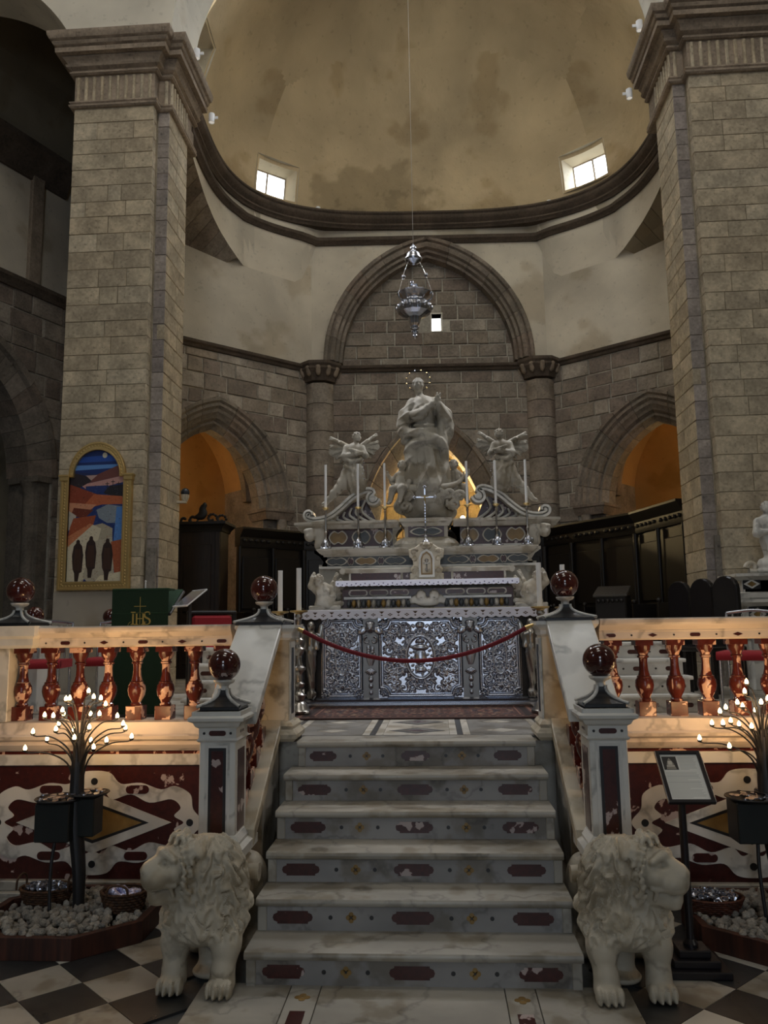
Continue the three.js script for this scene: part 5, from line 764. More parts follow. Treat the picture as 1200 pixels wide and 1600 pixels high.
  for (const s of [-1, 1]) obj('side_console', extr(shapeOf([[0, 0], [0.05, 0.01], [0.03, 0.05], [0.07, 0.11], [0.13, 0.15], [0.13, 0.18], [-0.02, 0.18], [-0.02, 0]]), 0.4).scale(s, 1, 1).translate(s * 1.06, Y(2.275), -0.38), W, a);
  // third shelf, split by the statue pedestal
  for (const s of [-1, 1]) {
    const u = part('upper_shelf', a), x0 = Math.min(s * 0.33, s * 1.10), x1 = Math.max(s * 0.33, s * 1.10);
    obj('back', box(x0, x1, Y(2.46), Y(2.70), -0.40, -0.12, 0.002), M.redDark, u);
    obj('base_strip', box(x0, x1, Y(2.46), Y(2.50), -0.4, -0.09, 0.004), M.marble, u);
    for (const [x, m] of [[0.95, M.ochre], [0.70, M.slate], [0.46, M.ochre]]) inlay(u, hexShape(0.09, 0.062), s * x, Y(2.60), -0.122, m, W, 0.008);
    for (const x of [0.34, 1.10]) obj('console', sweepConsole(s * x, Y(2.50), -0.10, s * (x < 0.5 ? -1 : 1)), W, u);
    const pth = s < 0 ? [[-1.38, -0.38], [-1.38, -0.12], [-1.16, -0.06], [-0.29, -0.06]] : [[0.29, -0.06], [1.16, -0.06], [1.38, -0.12], [1.38, -0.38]];
    obj('cornice', [sweep([[-0.12, Y(2.69)], [0.0, Y(2.69)], [0.012, Y(2.71)], [0.03, Y(2.73)], [0.045, Y(2.745)], [0.045, Y(2.77)], [-0.12, Y(2.77)]], pth, 1), box(Math.min(s * 0.29, s * 1.34), Math.max(s * 0.29, s * 1.34), Y(2.70), Y(2.768), -0.40, -0.10)], W, u);
    obj('cherub_corbel', sculpt([egg([s * 1.25, Y(2.62), -0.06], [0.06, 0.065, 0.06]), egg([s * 1.25, Y(2.675), -0.08], [0.065, 0.035, 0.06]), egg([s * 1.16, Y(2.66), -0.08], [0.07, 0.05, 0.03], [0, 0, s * -0.5]), egg([s * 1.15, Y(2.56), -0.1], [0.05, 0.09, 0.05], [0, 0, s * 0.4]), egg([s * 1.27, Y(2.61), 0.0], [0.012, 0.014, 0.014]), bone([s * 1.12, Y(2.52), -0.12], [s * 1.14, Y(2.66), -0.12], 0.05, 0.07), egg([s * 1.23, Y(2.68), -0.02], [0.025, 0.02, 0.02]), egg([s * 1.29, Y(2.67), -0.03], [0.025, 0.02, 0.02])], 0.011, null, 0.025), W, u);
    // volute pediment with pierced fan
    const v = part('volute', a), R = (x, y) => [s * x, Y(y), -0.22];
    const vol = [[0.535, 3.035], [0.555, 3.0], [0.60, 2.985], [0.635, 3.01], [0.63, 3.06], [0.59, 3.10], [0.63, 3.125], [0.73, 3.10], [0.84, 3.03], [0.95, 2.93], [1.06, 2.85], [1.17, 2.815], [1.27, 2.815], [1.325, 2.845], [1.32, 2.885], [1.28, 2.89], [1.275, 2.86]].map(([x, y]) => R(x - 0.02, y - 0.005));
    const rail = (pts, w2, h2) => { const c = new THREE.CatmullRomCurve3(pts.map((p) => V(...p))), n = 90, P = [], prof = [[-h2, -w2], [-h2 * 0.2, -w2 * 1.0], [0, -w2 * 0.6], [h2 * 0.35, -w2 * 1.1], [h2, -w2], [h2, w2], [-h2, w2]], ring = (i) => { const q = c.getPointAt(i / n), t = c.getTangentAt(i / n), nx = -t.y, ny = t.x; return prof.map(([o, d]) => [q.x + nx * o, q.y + ny * o, q.z - d]); }; for (let i = 0; i < n; i++) { const A = ring(i), B = ring(i + 1); for (let j = 0; j < prof.length; j++) { const k = (j + 1) % prof.length; P.push(...A[j], ...B[j], ...B[k], ...A[j], ...B[k], ...A[k]); } } const g = new THREE.BufferGeometry(); g.setAttribute('position', new THREE.Float32BufferAttribute(P, 3)); return toCreasedNormals(g, 0.6); };
    obj('volute_rail', rail(vol, 0.085, 0.032), M.marble, v);
    obj('volute_eye', cyl(0.035, 0.028, 0.19, 20).rotateX(Math.PI / 2).translate(s * 0.57, Y(3.03), -0.31), M.marble, v);
    for (let i = 0; i < 6; i++) { const t = i / 5, bx = 0.56 + 0.42 * t, ty = 3.07 - 0.23 * t - 0.02 * (1 - t), tx = 0.66 + 0.38 * t; obj('fan_rib', taper([R(bx - 0.02, 2.775), R(bx + 0.05 + 0.02 * (1 - t), 2.80 + 0.03 * (1 - t)), R((bx + tx) / 2 + 0.06 * (1 - t) + 0.03, (2.80 + ty) / 2 - 0.02), R(tx - 0.0, ty - 0.03)], 0.016, 0.012, 14, 8), M.marble, v); }
    obj('fan_foot', box(Math.min(s * 0.50, s * 1.06), Math.max(s * 0.50, s * 1.06), Y(2.768), Y(2.785), -0.26, -0.18, 0.003), M.marble, v);
    obj('fan_back', extr(shapeOf([[0.54, 2.78], [1.02, 2.78], [0.92, 2.90], [0.80, 3.00], [0.68, 3.04], [0.62, 2.96]].map(([x, y]) => [s * x, Y(y)])), 0.02).translate(0, 0, -0.30), M.redDark, v);
  }
  // pedestal of the statue
  const p = part('statue_pedestal', a);
  obj('pedestal_foot', sweep([[-0.2, Y(2.46)], [0.04, Y(2.46)], [0.045, Y(2.50)], [0.02, Y(2.53)], [0.0, Y(2.55)], [-0.06, Y(2.58)], [-0.2, Y(2.58)]], [[-0.30, -0.5], [-0.30, -0.02], [-0.24, 0.04], [0.24, 0.04], [0.30, -0.02], [0.30, -0.5]], 1), W, p);
  obj('pedestal_body', box(-0.23, 0.23, Y(2.46), Y(2.70), -0.5, -0.01, 0.004), W, p); obj('pedestal_panel', box(-0.19, 0.19, Y(2.58), Y(2.69), -0.02, 0.0), M.redDark, p); inlay(p, hexShape(0.15, 0.035), 0, Y(2.635), -0.001, M.slate, W);
  obj('pedestal_cap', [sweep([[-0.1, Y(2.69)], [0.01, Y(2.69)], [0.03, Y(2.72)], [0.05, Y(2.74)], [0.05, Y(2.775)], [-0.1, Y(2.775)]], [[-0.23, -0.5], [-0.23, 0.0], [0.23, 0.0], [0.23, -0.5]], 1), box(-0.25, 0.25, Y(2.70), Y(2.773), -0.5, 0.02)], W, p);
  // tabernacle
  const t = part('tabernacle', a);
  obj('tabernacle_body', extr(shapeOf([[-0.165, 2.105], [0.165, 2.105], [0.165, 2.17], [0.14, 2.18], [0.16, 2.22], [0.13, 2.26], [0.135, 2.33], [0.17, 2.36], [0.175, 2.42], [0.12, 2.435], [0.07, 2.47], [0, 2.50], [-0.07, 2.47], [-0.12, 2.435], [-0.175, 2.42], [-0.17, 2.36], [-0.135, 2.33], [-0.13, 2.26], [-0.16, 2.22], [-0.14, 2.18], [-0.165, 2.17]].map(([x, y]) => [x, Y(y)])), 0.25, 0.008).translate(0, 0, -0.03), M.cream, t);
  const door = [[-0.045, 2.18], [0.045, 2.18], [0.045, 2.32], [0.03, 2.36], [0, 2.385], [-0.03, 2.36], [-0.045, 2.32]].map(([x, y]) => [x, Y(y)]), sc = (k) => door.map(([x, y]) => [x * k, Y(2.28) + (y - Y(2.28)) * (1 + (k - 1) * 0.55)]);
  obj('door_surround', extr(ringShape(sc(1.75), sc(1.35)), 0.02, 0.002).translate(0, 0, 0.225), M.marble, t); obj('door_inner_frame', extr(ringShape(sc(1.35), sc(1.0)), 0.012).translate(0, 0, 0.225), M.ochre, t); obj('tabernacle_door', relief(0.09, 0.19, 0.012, 30, (x) => { boss(x, 0.045, 0.06, 0.02, 0.02, 1); emboss(x, () => { x.beginPath(); x.moveTo(0.045, 0.05); x.lineTo(0.045, 0.17); x.moveTo(0.02, 0.09); x.lineTo(0.07, 0.09); x.stroke(); }, 0.016, 0.9); spiral(x, 0.045, 0.15, 0.025, 1, 0, 1, 0.01, 0.7); }).translate(0, Y(2.275), 0.226), M.silverOld, t);
  obj('scroll_ornament', [-1, 1].flatMap((s) => { const pts = []; for (let i = 0; i <= 24; i++) { const q = i / 24, an = s > 0 ? Math.PI * 0.9 - q * 6 : Math.PI * 0.1 + q * 6, r = 0.04 * (1 - 0.75 * q); pts.push([s * 0.125 + Math.cos(an) * r, Y(2.20) + Math.sin(an) * r, 0.235]); } const p2 = pts.map(([x, y, z]) => [x, y + 0.19, z]); return [taper(pts, 0.012, 0.006, 30, 8), taper(p2, 0.014, 0.007, 30, 8), T(ball(0.03, 14, 10), s * 0.12, Y(2.33), 0.22)]; }).concat([T(ball(0.045, 18, 12).scale(1.2, 0.8, 0.7), 0, Y(2.455), 0.23), T(ball(0.02, 12, 8), 0.05, Y(2.475), 0.23), T(ball(0.02, 12, 8), -0.05, Y(2.475), 0.23)]), M.cream, t);
}
function sweepConsole(x, y, z, s) { return extr(shapeOf([[0, 0], [0.035, 0.0], [0.03, 0.03], [0.012, 0.07], [0.012, 0.11], [0.04, 0.16], [0.075, 0.19], [0.075, 0.205], [-0.02, 0.205], [-0.02, 0]]), 0.26).scale(s, 1, 1).translate(x, y, z - 0.25); }

// ---------------------------------------------------------------- sculpture
const wingOf = (x, y, z, dirX, dirY, len, s = 1) => { const out = []; for (let i = 0; i < 5; i++) { const a = Math.atan2(dirY, dirX) - s * i * 0.34, l = len * (1 - i * 0.11); out.push(bone([x, y - i * 0.012, z - i * 0.004], [x + Math.cos(a) * l, y - i * 0.012 + Math.sin(a) * l, z - 0.01 - i * 0.006], len * 0.15, len * 0.075, 0.008)); for (let k = 0; k < 2; k++) out.push(bone([x + Math.cos(a) * l * (0.5 + 0.3 * k), y + Math.sin(a) * l * (0.5 + 0.3 * k) - i * 0.012, z + 0.008], [x + Math.cos(a - s * 0.12) * l * 1.02, y - i * 0.012 + Math.sin(a - s * 0.12) * l * 1.02, z + 0.004], len * 0.05, len * 0.03, 0.004)); } const wa = Math.atan2(dirY, dirX) - s * 0.6; out.push(egg([x + Math.cos(wa) * len * 0.46, y - 0.025 + Math.sin(wa) * len * 0.46, z - 0.012], [len * 0.52, len * 0.30, 0.014], [0, 0, wa], 0.006)); out.push(bone([x, y, z + 0.01], [x + dirX * len * 0.45, y + dirY * len * 0.45, z + 0.015], len * 0.14, len * 0.12, 0.01)); return out; };
const headOf = (x, y, z, r, turn, hair = 'curly') => {       // face looks along turn (0 = towards the nave)
  const c = Math.cos(turn), s = Math.sin(turn), at = (a, b, d) => [x + (a * c + d * s) * r, y + b * r, z + (-a * s + d * c) * r], out = [egg([x, y, z], [r * 0.82, r * 1.05, r * 0.92], [0, turn, 0], r * 0.2)];
  out.push(egg(at(0, -0.55, 0.35), [r * 0.5, r * 0.42, r * 0.5], [0, turn, 0], r * 0.25), bone(at(0, 0.2, 0.86), at(0, -0.18, 1.02), r * 0.09, r * 0.14, r * 0.12), bone(at(-0.2, -0.48, 0.84), at(0.2, -0.48, 0.84), r * 0.07, r * 0.07, r * 0.1), egg(at(0, -0.82, 0.66), [r * 0.2, r * 0.16, r * 0.16], null, r * 0.12));
  for (const q of [-1, 1]) { out.push({ e: at(q * 0.34, 0.08, 0.94), r: [r * 0.2, r * 0.11, r * 0.14], k: r * 0.12, cut: true }, egg(at(q * 0.33, 0.06, 0.76), [r * 0.12, r * 0.09, r * 0.1], null, r * 0.04), bone(at(q * 0.15, 0.28, 0.88), at(q * 0.5, 0.26, 0.74), r * 0.07, r * 0.06, r * 0.1), egg(at(q * 0.45, -0.28, 0.6), [r * 0.26, r * 0.24, r * 0.22], null, r * 0.2), egg(at(q * 0.84, -0.02, 0.0), [r * 0.1, r * 0.22, r * 0.16], null, r * 0.05)); }
  if (hair === 'curly') for (let i = 0; i < 26; i++) { const a = i * 2.4, b = 1 - i / 26 * 1.25, h = Math.sqrt(Math.max(0, 1 - b * b)); const p = [Math.cos(a) * h, b, Math.sin(a) * h]; if (p[2] > 0.42 && p[1] < 0.45) continue; out.push(egg(at(p[0] * 0.92, p[1] * 1.02 + 0.08, p[2] * 0.9), [r * 0.24, r * 0.24, r * 0.24], null, r * 0.06)); }
  else { out.push(egg(at(0, 0.22, -0.2), [r * 0.96, r * 0.95, r * 0.92], [0, turn, 0], r * 0.1), egg(at(0, 0.1, -0.95), [r * 0.5, r * 0.45, r * 0.4], null, r * 0.2)); for (let i = 0; i < 7; i++) { const a = -1.2 + i * 0.4; out.push(bone(at(Math.sin(a) * 0.3, 0.95, 0.35), at(Math.sin(a) * 0.95, 0.35, Math.cos(a) * 0.62), r * 0.12, r * 0.12, r * 0.05)); } }
  return out;
};
const handOf = (x, y, z, r, dx, dy, dz, up = [0, 0, 1]) => { const d = V(dx, dy, dz).normalize(), u = V(...up), w = V().crossVectors(d, u).normalize(), out = [egg([x, y, z], [r, r, r * 0.8], null, r * 0.4)]; [[-0.75, 1.9, 0.20], [-0.27, 2.25, 0.22], [0.25, 2.15, 0.22], [0.72, 1.75, 0.19]].forEach(([o, l, t]) => { const b = V(x, y, z).addScaledVector(w, o * r).addScaledVector(d, r * 0.6), m = b.clone().addScaledVector(d, l * r * 0.5).addScaledVector(u, r * 0.12), e = b.clone().addScaledVector(d, l * r).addScaledVector(u, -r * 0.1); out.push(bone(b.toArray(), m.toArray(), t * r * 1.7, t * r * 1.6, r * 0.08), bone(m.toArray(), e.toArray(), t * r * 1.6, t * r * 1.35, r * 0.08)); }); const tb = V(x, y, z).addScaledVector(w, -r * 0.8), tm = tb.clone().addScaledVector(w, -r * 0.5).addScaledVector(d, r * 0.6), te = tm.clone().addScaledVector(d, r * 0.75); out.push(bone(tb.toArray(), tm.toArray(), r * 0.32, r * 0.27, r * 0.15), bone(tm.toArray(), te.toArray(), r * 0.27, r * 0.22, r * 0.1)); return out; };
const mirrorX = (P) => P.map((q) => { const m = (p) => [-p[0], p[1], p[2]]; const o = { ...q }; if (q.e) { o.e = m(q.e); if (q.rot) o.rot = [q.rot[0], -q.rot[1], -q.rot[2]]; } else { o.a = m(q.a); o.b = m(q.b); } return o; });
const made = {}; function twin(key, s, make) { if (!made[key]) made[key] = make(); const g = made[key].clone(); if (s > 0) { g.scale(-1, 1, 1); const i = g.index.array; for (let k = 0; k < i.length; k += 3) { const t = i[k]; i[k] = i[k + 1]; i[k + 1] = t; } g.computeVertexNormals(); } return g; }
// winged half figures flanking the altar table
for (const s of [-1, 1]) {
  let P = [...headOf(-0.045, 0.255, 0.06, 0.052, 0.15), bone([-0.03, 0.2, 0.03], [-0.02, 0.18, 0.02], 0.03, 0.035, 0.02), bone([-0.07, 0.165, 0.02], [0.05, 0.165, 0.02], 0.045, 0.045), bone([-0.01, 0.16, 0.02], [0.01, 0.06, 0.03], 0.082, 0.078), egg([0.01, 0.06, 0.06], [0.075, 0.06, 0.05]), egg([-0.035, 0.14, 0.08], [0.034, 0.028, 0.02]), egg([0.04, 0.14, 0.08], [0.034, 0.028, 0.02]),
    ...chain([[-0.085, 0.17, 0.02], [-0.125, 0.20, 0.03], [-0.115, 0.285, 0.02]], [0.036, 0.032, 0.024]), ...handOf(-0.105, 0.295, 0.02, 0.017, 0.3, 1, 0), ...chain([[0.075, 0.165, 0.01], [0.10, 0.09, 0.03], [0.06, 0.03, 0.08]], [0.034, 0.03, 0.024]),
    ...chain([[0.01, 0.05, 0.03], [0.05, 0.005, 0.05], [0.12, 0.0, 0.04], [0.18, 0.02, 0.03]], [0.08, 0.06, 0.042, 0.03]), ...chain([[0.0, 0.03, 0.03], [-0.04, 0.01, 0.04]], [0.07, 0.05]), ...wingOf(0.06, 0.15, -0.04, 0.35, 0.94, 0.19, -1 * -1), egg([0.13, 0.13, -0.04], [0.04, 0.10, 0.018], [0, 0, 0.1])];
  const t = thing('winged_putto', s < 0 ? 'carved marble winged half figure beneath the shelf, on the lectern side of the table' : 'carved marble winged half figure beneath the shelf, on the bare pier side of the table', 'sculpture', [s < 0 ? -0.985 : 1.125, 1.862, -4.20], 0, 'winged half figures of the high altar');
  obj('figure', twin('putto', s, () => sculpt(P, 0.0065, null, 0.022)), M.carved, t);
}
// angels on the volutes
for (const s of [-1, 1]) {
  let P = [...headOf(0.055, 0.60, 0.03, 0.052, 0.75), bone([0.045, 0.55, 0.01], [0.03, 0.50, 0.0], 0.026, 0.034, 0.02), bone([-0.055, 0.485, 0], [0.10, 0.485, 0], 0.042, 0.042), bone([0.025, 0.47, 0], [0.015, 0.34, 0.01], 0.078, 0.068),
    ...chain([[-0.06, 0.48, 0], [-0.085, 0.385, 0.05], [0.05, 0.395, 0.10]], [0.04, 0.036, 0.024]), ...handOf(0.075, 0.40, 0.10, 0.02, 1, 0.25, 0.1), ...chain([[0.105, 0.48, 0], [0.15, 0.39, 0.04], [0.04, 0.43, 0.095]], [0.038, 0.034, 0.022]), ...handOf(0.02, 0.44, 0.10, 0.019, -1, 0.35, 0.1),
    egg([0.0, 0.30, 0], [0.10, 0.09, 0.085]), bone([0.01, 0.29, 0.0], [0.05, 0.06, 0.03], 0.095, 0.115), bone([0.06, 0.24, 0.04], [0.10, 0.05, 0.06], 0.07, 0.06), ...chain([[-0.02, 0.24, 0.0], [-0.10, 0.09, 0.02], [-0.20, -0.02, 0.03], [-0.29, -0.125, 0.03]], [0.09, 0.066, 0.045, 0.026]), egg([-0.31, -0.135, 0.045], [0.035, 0.018, 0.024], [0, 0, 0.5]),
    ...chain([[-0.09, 0.36, 0.05], [0.0, 0.31, 0.10], [0.10, 0.34, 0.08]], [0.022, 0.026, 0.02], 0.01), ...chain([[-0.08, 0.27, 0.07], [0.02, 0.22, 0.11], [0.10, 0.14, 0.10]], [0.018, 0.024, 0.02], 0.01), ...chain([[0.03, 0.28, 0.10], [0.02, 0.14, 0.12], [0.0, 0.02, 0.11]], [0.016, 0.022, 0.02], 0.01), ...chain([[0.09, 0.28, 0.08], [0.13, 0.14, 0.08], [0.13, 0.0, 0.07]], [0.016, 0.022, 0.024], 0.01),
    ...wingOf(-0.04, 0.50, -0.05, -0.85, 0.52, 0.24, -1), ...wingOf(0.10, 0.52, -0.07, 0.72, 0.60, 0.21, 1)];
  const t = thing('marble_angel', s < 0 ? 'grey marble angel with crossed arms kneeling on the volute by the crested stall end' : 'grey marble angel holding a garland on the volute by the plain black stalls', 'sculpture', [s < 0 ? -0.735 : 0.935, s < 0 ? 3.12 : 3.11, -4.72]);
  obj('figure', twin('angel', s, () => sculpt(P, 0.0082, (x, y) => (y < 0.34 ? 0.003 * Math.sin(x * 110 + y * 24) : 0), 0.02)), M.statue, t);
  const gl = []; for (let i = 0; i < 9; i++) gl.push(T(ball(0.008, 8, 6), s < 0 ? 0.13 + 0.008 * Math.sin(i * 2) : -0.15 - 0.012 * Math.sin(i * 1.7), 0.33 - i * 0.03, 0.10)); obj('gilt_garland', gl, M.silver, t);
}
// central statue
{
  const t = thing('statue', 'grey marble statue of a robed woman with joined hands and ring of stars', 'sculpture', [0.065, 2.775, -4.76]);
  const cl = []; const r = seeded(91);
  for (let i = 0; i < 30; i++) { const a = r() * 6.283, q = Math.sqrt(r()), R = 0.055 + r() * 0.06; cl.push(egg([0.05 + Math.cos(a) * 0.30 * q, 0.10 + r() * 0.22, Math.sin(a) * 0.16 * q], [R * 1.25, R, R], null, 0.02)); }
  for (const [x, y] of [[-0.22, 0.14], [-0.2, 0.27], [0.3, 0.16], [0.25, 0.28], [0.36, 0.26], [0.14, 0.3]]) for (let i = 0; i < 14; i++) { const q = i / 14, a = q * 9 + x * 9, R = 0.075 * (1 - 0.8 * q); cl.push(egg([x + Math.cos(a) * R, y + Math.sin(a) * R * 0.8, 0.17 + 0.03 * q], [0.022, 0.022, 0.022], null, 0.006)); }
  cl.push(egg([0.04, 0.17, 0.10], [0.17, 0.16, 0.14], null, 0.02), egg([0.03, 0.08, 0], [0.26, 0.10, 0.17], null, 0.03), egg([0.03, 0.33, 0], [0.28, 0.06, 0.15], null, 0.03));
  obj('cloud_base', sculpt(cl, 0.012, null, 0.02), M.statue, t);
  const C = (pts, rs, k = 0.012) => chain(pts, rs, k), ridge = (p, sharp = 1.6) => Math.pow(1 - Math.abs(Math.sin(p)), sharp);
  const robeFolds = (x, y, z) => { const a = Math.atan2(x - 0.02, z + 0.08), hem = 0.62 + 0.75 * (x + 0.2), low = 1 - smooth(hem - 0.04, hem + 0.02, y), mid = smooth(hem - 0.02, hem + 0.04, y) * (1 - smooth(1.0, 1.06, y)), up = smooth(1.03, 1.08, y) * (1 - smooth(1.30, 1.36, y)); return -0.024 * low * ridge(a * 4.2 + 1.3 * Math.sin(y * 7) + 0.5) - 0.010 * low * ridge(a * 9 + y * 5) - 0.018 * mid * ridge((y * 1.0 - x * 0.55) * 22 + 1.2 * Math.sin(x * 9), 1.3) - 0.007 * up * ridge((y + Math.abs(x) * 0.8) * 34 + x * 10) + 0.006 * (low + mid); };
  const P = [...headOf(-0.06, 1.525, 0.05, 0.075, 0.12, 'smooth'), bone([-0.055, 1.45, 0.02], [-0.03, 1.37, 0.0], 0.04, 0.048, 0.03), bone([-0.12, 1.325, 0], [0.13, 1.325, 0], 0.07, 0.07), bone([0, 1.28, 0.01], [0.005, 1.06, 0.02], 0.135, 0.115), egg([-0.055, 1.24, 0.10], [0.06, 0.055, 0.05]), egg([0.06, 1.24, 0.10], [0.06, 0.055, 0.05]),
    // arms to the joined hands
    ...C([[-0.14, 1.31, 0.0], [-0.19, 1.15, 0.06], [-0.02, 1.17, 0.18], [0.12, 1.27, 0.20]], [0.07, 0.066, 0.052, 0.034], 0.03), ...C([[0.15, 1.31, 0.0], [0.25, 1.14, 0.05], [0.18, 1.27, 0.17]], [0.07, 0.075, 0.04], 0.03), ...handOf(0.155, 1.315, 0.205, 0.026, 0.25, 1, 0.1, [0.9, -0.2, 0.3]), ...handOf(0.185, 1.315, 0.19, 0.026, 0.25, 1, 0.1, [-0.9, 0.2, -0.3]),
    egg([0.01, 0.95, 0.01], [0.17, 0.13, 0.14]), bone([0.0, 0.92, 0.0], [0.02, 0.62, 0.02], 0.165, 0.18), bone([0.02, 0.62, 0.02], [0.035, 0.37, 0.03], 0.18, 0.215), bone([0.07, 0.74, 0.10], [0.06, 0.56, 0.17], 0.09, 0.075),
    // mantle: over the shoulder, rolled across the hips, hanging at both sides
    egg([-0.02, 0.86, 0.075], [0.215, 0.085, 0.125], [0, 0, 0.22], 0.015), egg([-0.15, 0.66, 0.05], [0.095, 0.24, 0.12], [0, 0, 0.10], 0.02), egg([-0.17, 0.50, 0.07], [0.09, 0.14, 0.10], [0, 0, -0.3], 0.02), egg([0.22, 0.86, 0.02], [0.07, 0.30, 0.12], [0, 0, 0.06], 0.02), egg([0.235, 0.52, 0.04], [0.07, 0.18, 0.10], [0, 0, 0.12], 0.02),
    ...C([[-0.13, 1.34, -0.05], [-0.23, 1.20, 0.0], [-0.265, 1.06, 0.03], [-0.22, 0.99, 0.08], [-0.06, 0.955, 0.145], [0.12, 0.90, 0.16], [0.22, 0.83, 0.12]], [0.05, 0.07, 0.066, 0.056, 0.05, 0.046, 0.035], 0.03), egg([-0.235, 1.02, 0.0], [0.075, 0.20, 0.10], [0, 0, 0.15], 0.03),
    ...C([[0.17, 1.33, -0.06], [0.27, 1.20, -0.02], [0.285, 1.05, 0.0], [0.25, 0.88, 0.04]], [0.05, 0.065, 0.07, 0.055], 0.03), bone([0, 1.2, -0.12], [0.02, 0.45, -0.10], 0.17, 0.20),
    ...C([[-0.10, 1.31, 0.09], [-0.03, 1.235, 0.15], [0.06, 1.26, 0.15], [0.10, 1.32, 0.09]], [0.014, 0.016, 0.016, 0.014], 0.012), ...C([[-0.11, 1.05, 0.10], [0, 1.04, 0.15], [0.11, 1.05, 0.10]], [0.016, 0.016, 0.016], 0.012),
    { a: [-0.155, 1.22, 0.10], b: [-0.15, 1.06, 0.14], r: [0.022, 0.026], k: 0.02, cut: true }, { a: [-0.03, 0.72, 0.22], b: [-0.075, 0.42, 0.27], r: [0.010, 0.028], k: 0.02, cut: true }];
  obj('robed_figure', sculpt(P, 0.0085, robeFolds, 0.03).scale(0.92, 1, 1), M.statue, t);
  obj('crescent_moon', taper([[-0.40, 0.50, 0.06], [-0.36, 0.41, 0.10], [-0.24, 0.36, 0.14], [0.03, 0.33, 0.16], [0.28, 0.36, 0.14], [0.39, 0.43, 0.10], [0.43, 0.54, 0.06]], (q) => 0.004 + 0.05 * Math.sin(q * Math.PI), 0, 50, 12), M.statue, t);
  const putto = (m) => [...headOf(-0.245, 0.60, 0.12, 0.052, 0.3), bone([-0.25, 0.55, 0.1], [-0.255, 0.53, 0.1], 0.028, 0.03, 0.02), bone([-0.255, 0.50, 0.10], [-0.27, 0.38, 0.12], 0.06, 0.062), ...chain([[-0.305, 0.50, 0.10], [-0.36, 0.44, 0.10], [-0.40, 0.50, 0.10]], [0.03, 0.026, 0.02]), ...handOf(-0.405, 0.515, 0.1, 0.015, -0.2, 1, 0), ...chain([[-0.21, 0.50, 0.11], [-0.17, 0.42, 0.14], [-0.19, 0.35, 0.18]], [0.03, 0.026, 0.02]), ...chain([[-0.285, 0.36, 0.12], [-0.35, 0.33, 0.2], [-0.38, 0.2, 0.20]], [0.05, 0.042, 0.026]), ...chain([[-0.245, 0.36, 0.14], [-0.25, 0.33, 0.23], [-0.27, 0.20, 0.23]], [0.05, 0.042, 0.026]), egg([-0.395, 0.175, 0.225], [0.022, 0.016, 0.032]), egg([-0.275, 0.18, 0.25], [0.022, 0.016, 0.032])];
  obj('putto', sculpt(putto(), 0.0085, null, 0.018), M.statue, t);
  const R2 = mirrorX(putto()).map((q) => { const m = (p) => [p[0] + 0.07, p[1] + 0.02, p[2] - 0.12]; return q.e ? { ...q, e: m(q.e) } : { ...q, a: m(q.a), b: m(q.b) }; }); obj('putto', sculpt(R2, 0.0085, null, 0.018), M.statue, t);
  const halo = part('star_halo', t); obj('halo_ring', new THREE.TorusGeometry(0.135, 0.003, 6, 60).rotateX(-0.25).translate(-0.055, 1.60, -0.02), M.iron, halo);
  for (let i = 0; i < 12; i++) { const a = i / 12 * 6.283 + 0.26, g = new THREE.OctahedronGeometry(0.012); obj('star', g.translate(-0.055 + Math.cos(a) * 0.135, 1.60 + Math.sin(a) * 0.135 * 0.97, -0.02 - Math.sin(a) * 0.034), i === 3 ? M.silver : M.brass, halo); }
}
// ---------------------------------------------------------------- candles, cross, hanging lamp, rope
{
  const c0 = thing('altar_candlestick', 'silver candlestick with tall white candle on the high altar shelf', 'candlestick', [0, 0, 0], 0, 'six candlesticks of the high altar');
  obj('foot', [lathe([[0, 0], [0.058, 0], [0.06, 0.01], [0.048, 0.022], [0.05, 0.05], [0.036, 0.085], [0.022, 0.10], [0, 0.10]], 20)].concat([0, 1, 2].map((i) => T(ball(0.016, 10, 8), Math.cos(i * 2.094 + 0.5) * 0.052, 0.016, Math.sin(i * 2.094 + 0.5) * 0.052)), [0, 1, 2].map((i) => egg3(Math.cos(i * 2.094 + 1.57) * 0.04, 0.055, Math.sin(i * 2.094 + 1.57) * 0.04))), M.silver, c0);
  obj('stem', T(lathe([[0, 0], [0.018, 0], [0.022, 0.012], [0.012, 0.025], [0.010, 0.05], [0.018, 0.075], [0.020, 0.09], [0.011, 0.105], [0.009, 0.20], [0.013, 0.22], [0.009, 0.235], [0.009, 0.28], [0.016, 0.30], [0.010, 0.31], [0.012, 0.33], [0, 0.33]], 18), 0, 0.095, 0), M.silverOld, c0);
  obj('drip_pan', T(lathe([[0, 0], [0.014, 0], [0.034, 0.018], [0.038, 0.026], [0.034, 0.028], [0.014, 0.012], [0.014, 0.03], [0, 0.03]], 20), 0, 0.42, 0), M.brass, c0);
  obj('candle', T(cyl(0.0135, 0.0125, 0.475, 14), 0, 0.44, 0), M.wax, c0); obj('wick', T(cyl(0.0015, 0.0015, 0.01, 5), 0, 0.915, 0), M.dark, c0);
  const spots = [-1.0, -0.652, -0.366, 0.505, 0.806, 1.125]; spots.forEach((x, i) => { const lab = ['silver candlestick with white candle, outermost on the crested stall side of the shelf', 'silver candlestick with white candle, middle one on the crested stall side of the shelf', 'silver candlestick with white candle, next to the tabernacle on the crested stall side', 'silver candlestick with white candle, next to the tabernacle on the bare pier side', 'silver candlestick with white candle, middle one on the bare pier side of the shelf', 'silver candlestick with white candle, outermost on the bare pier side of the shelf'][i]; if (!i) c0.userData.label = lab; if (i) copyOf(c0, [x, 2.46, -4.47], i * 0.7, lab); else c0.position.set(x, 2.46, -4.47); });
}
function egg3(x, y, z) { return T(new THREE.SphereGeometry(0.02, 10, 8).scale(1, 1.3, 0.8), x, y, z); }
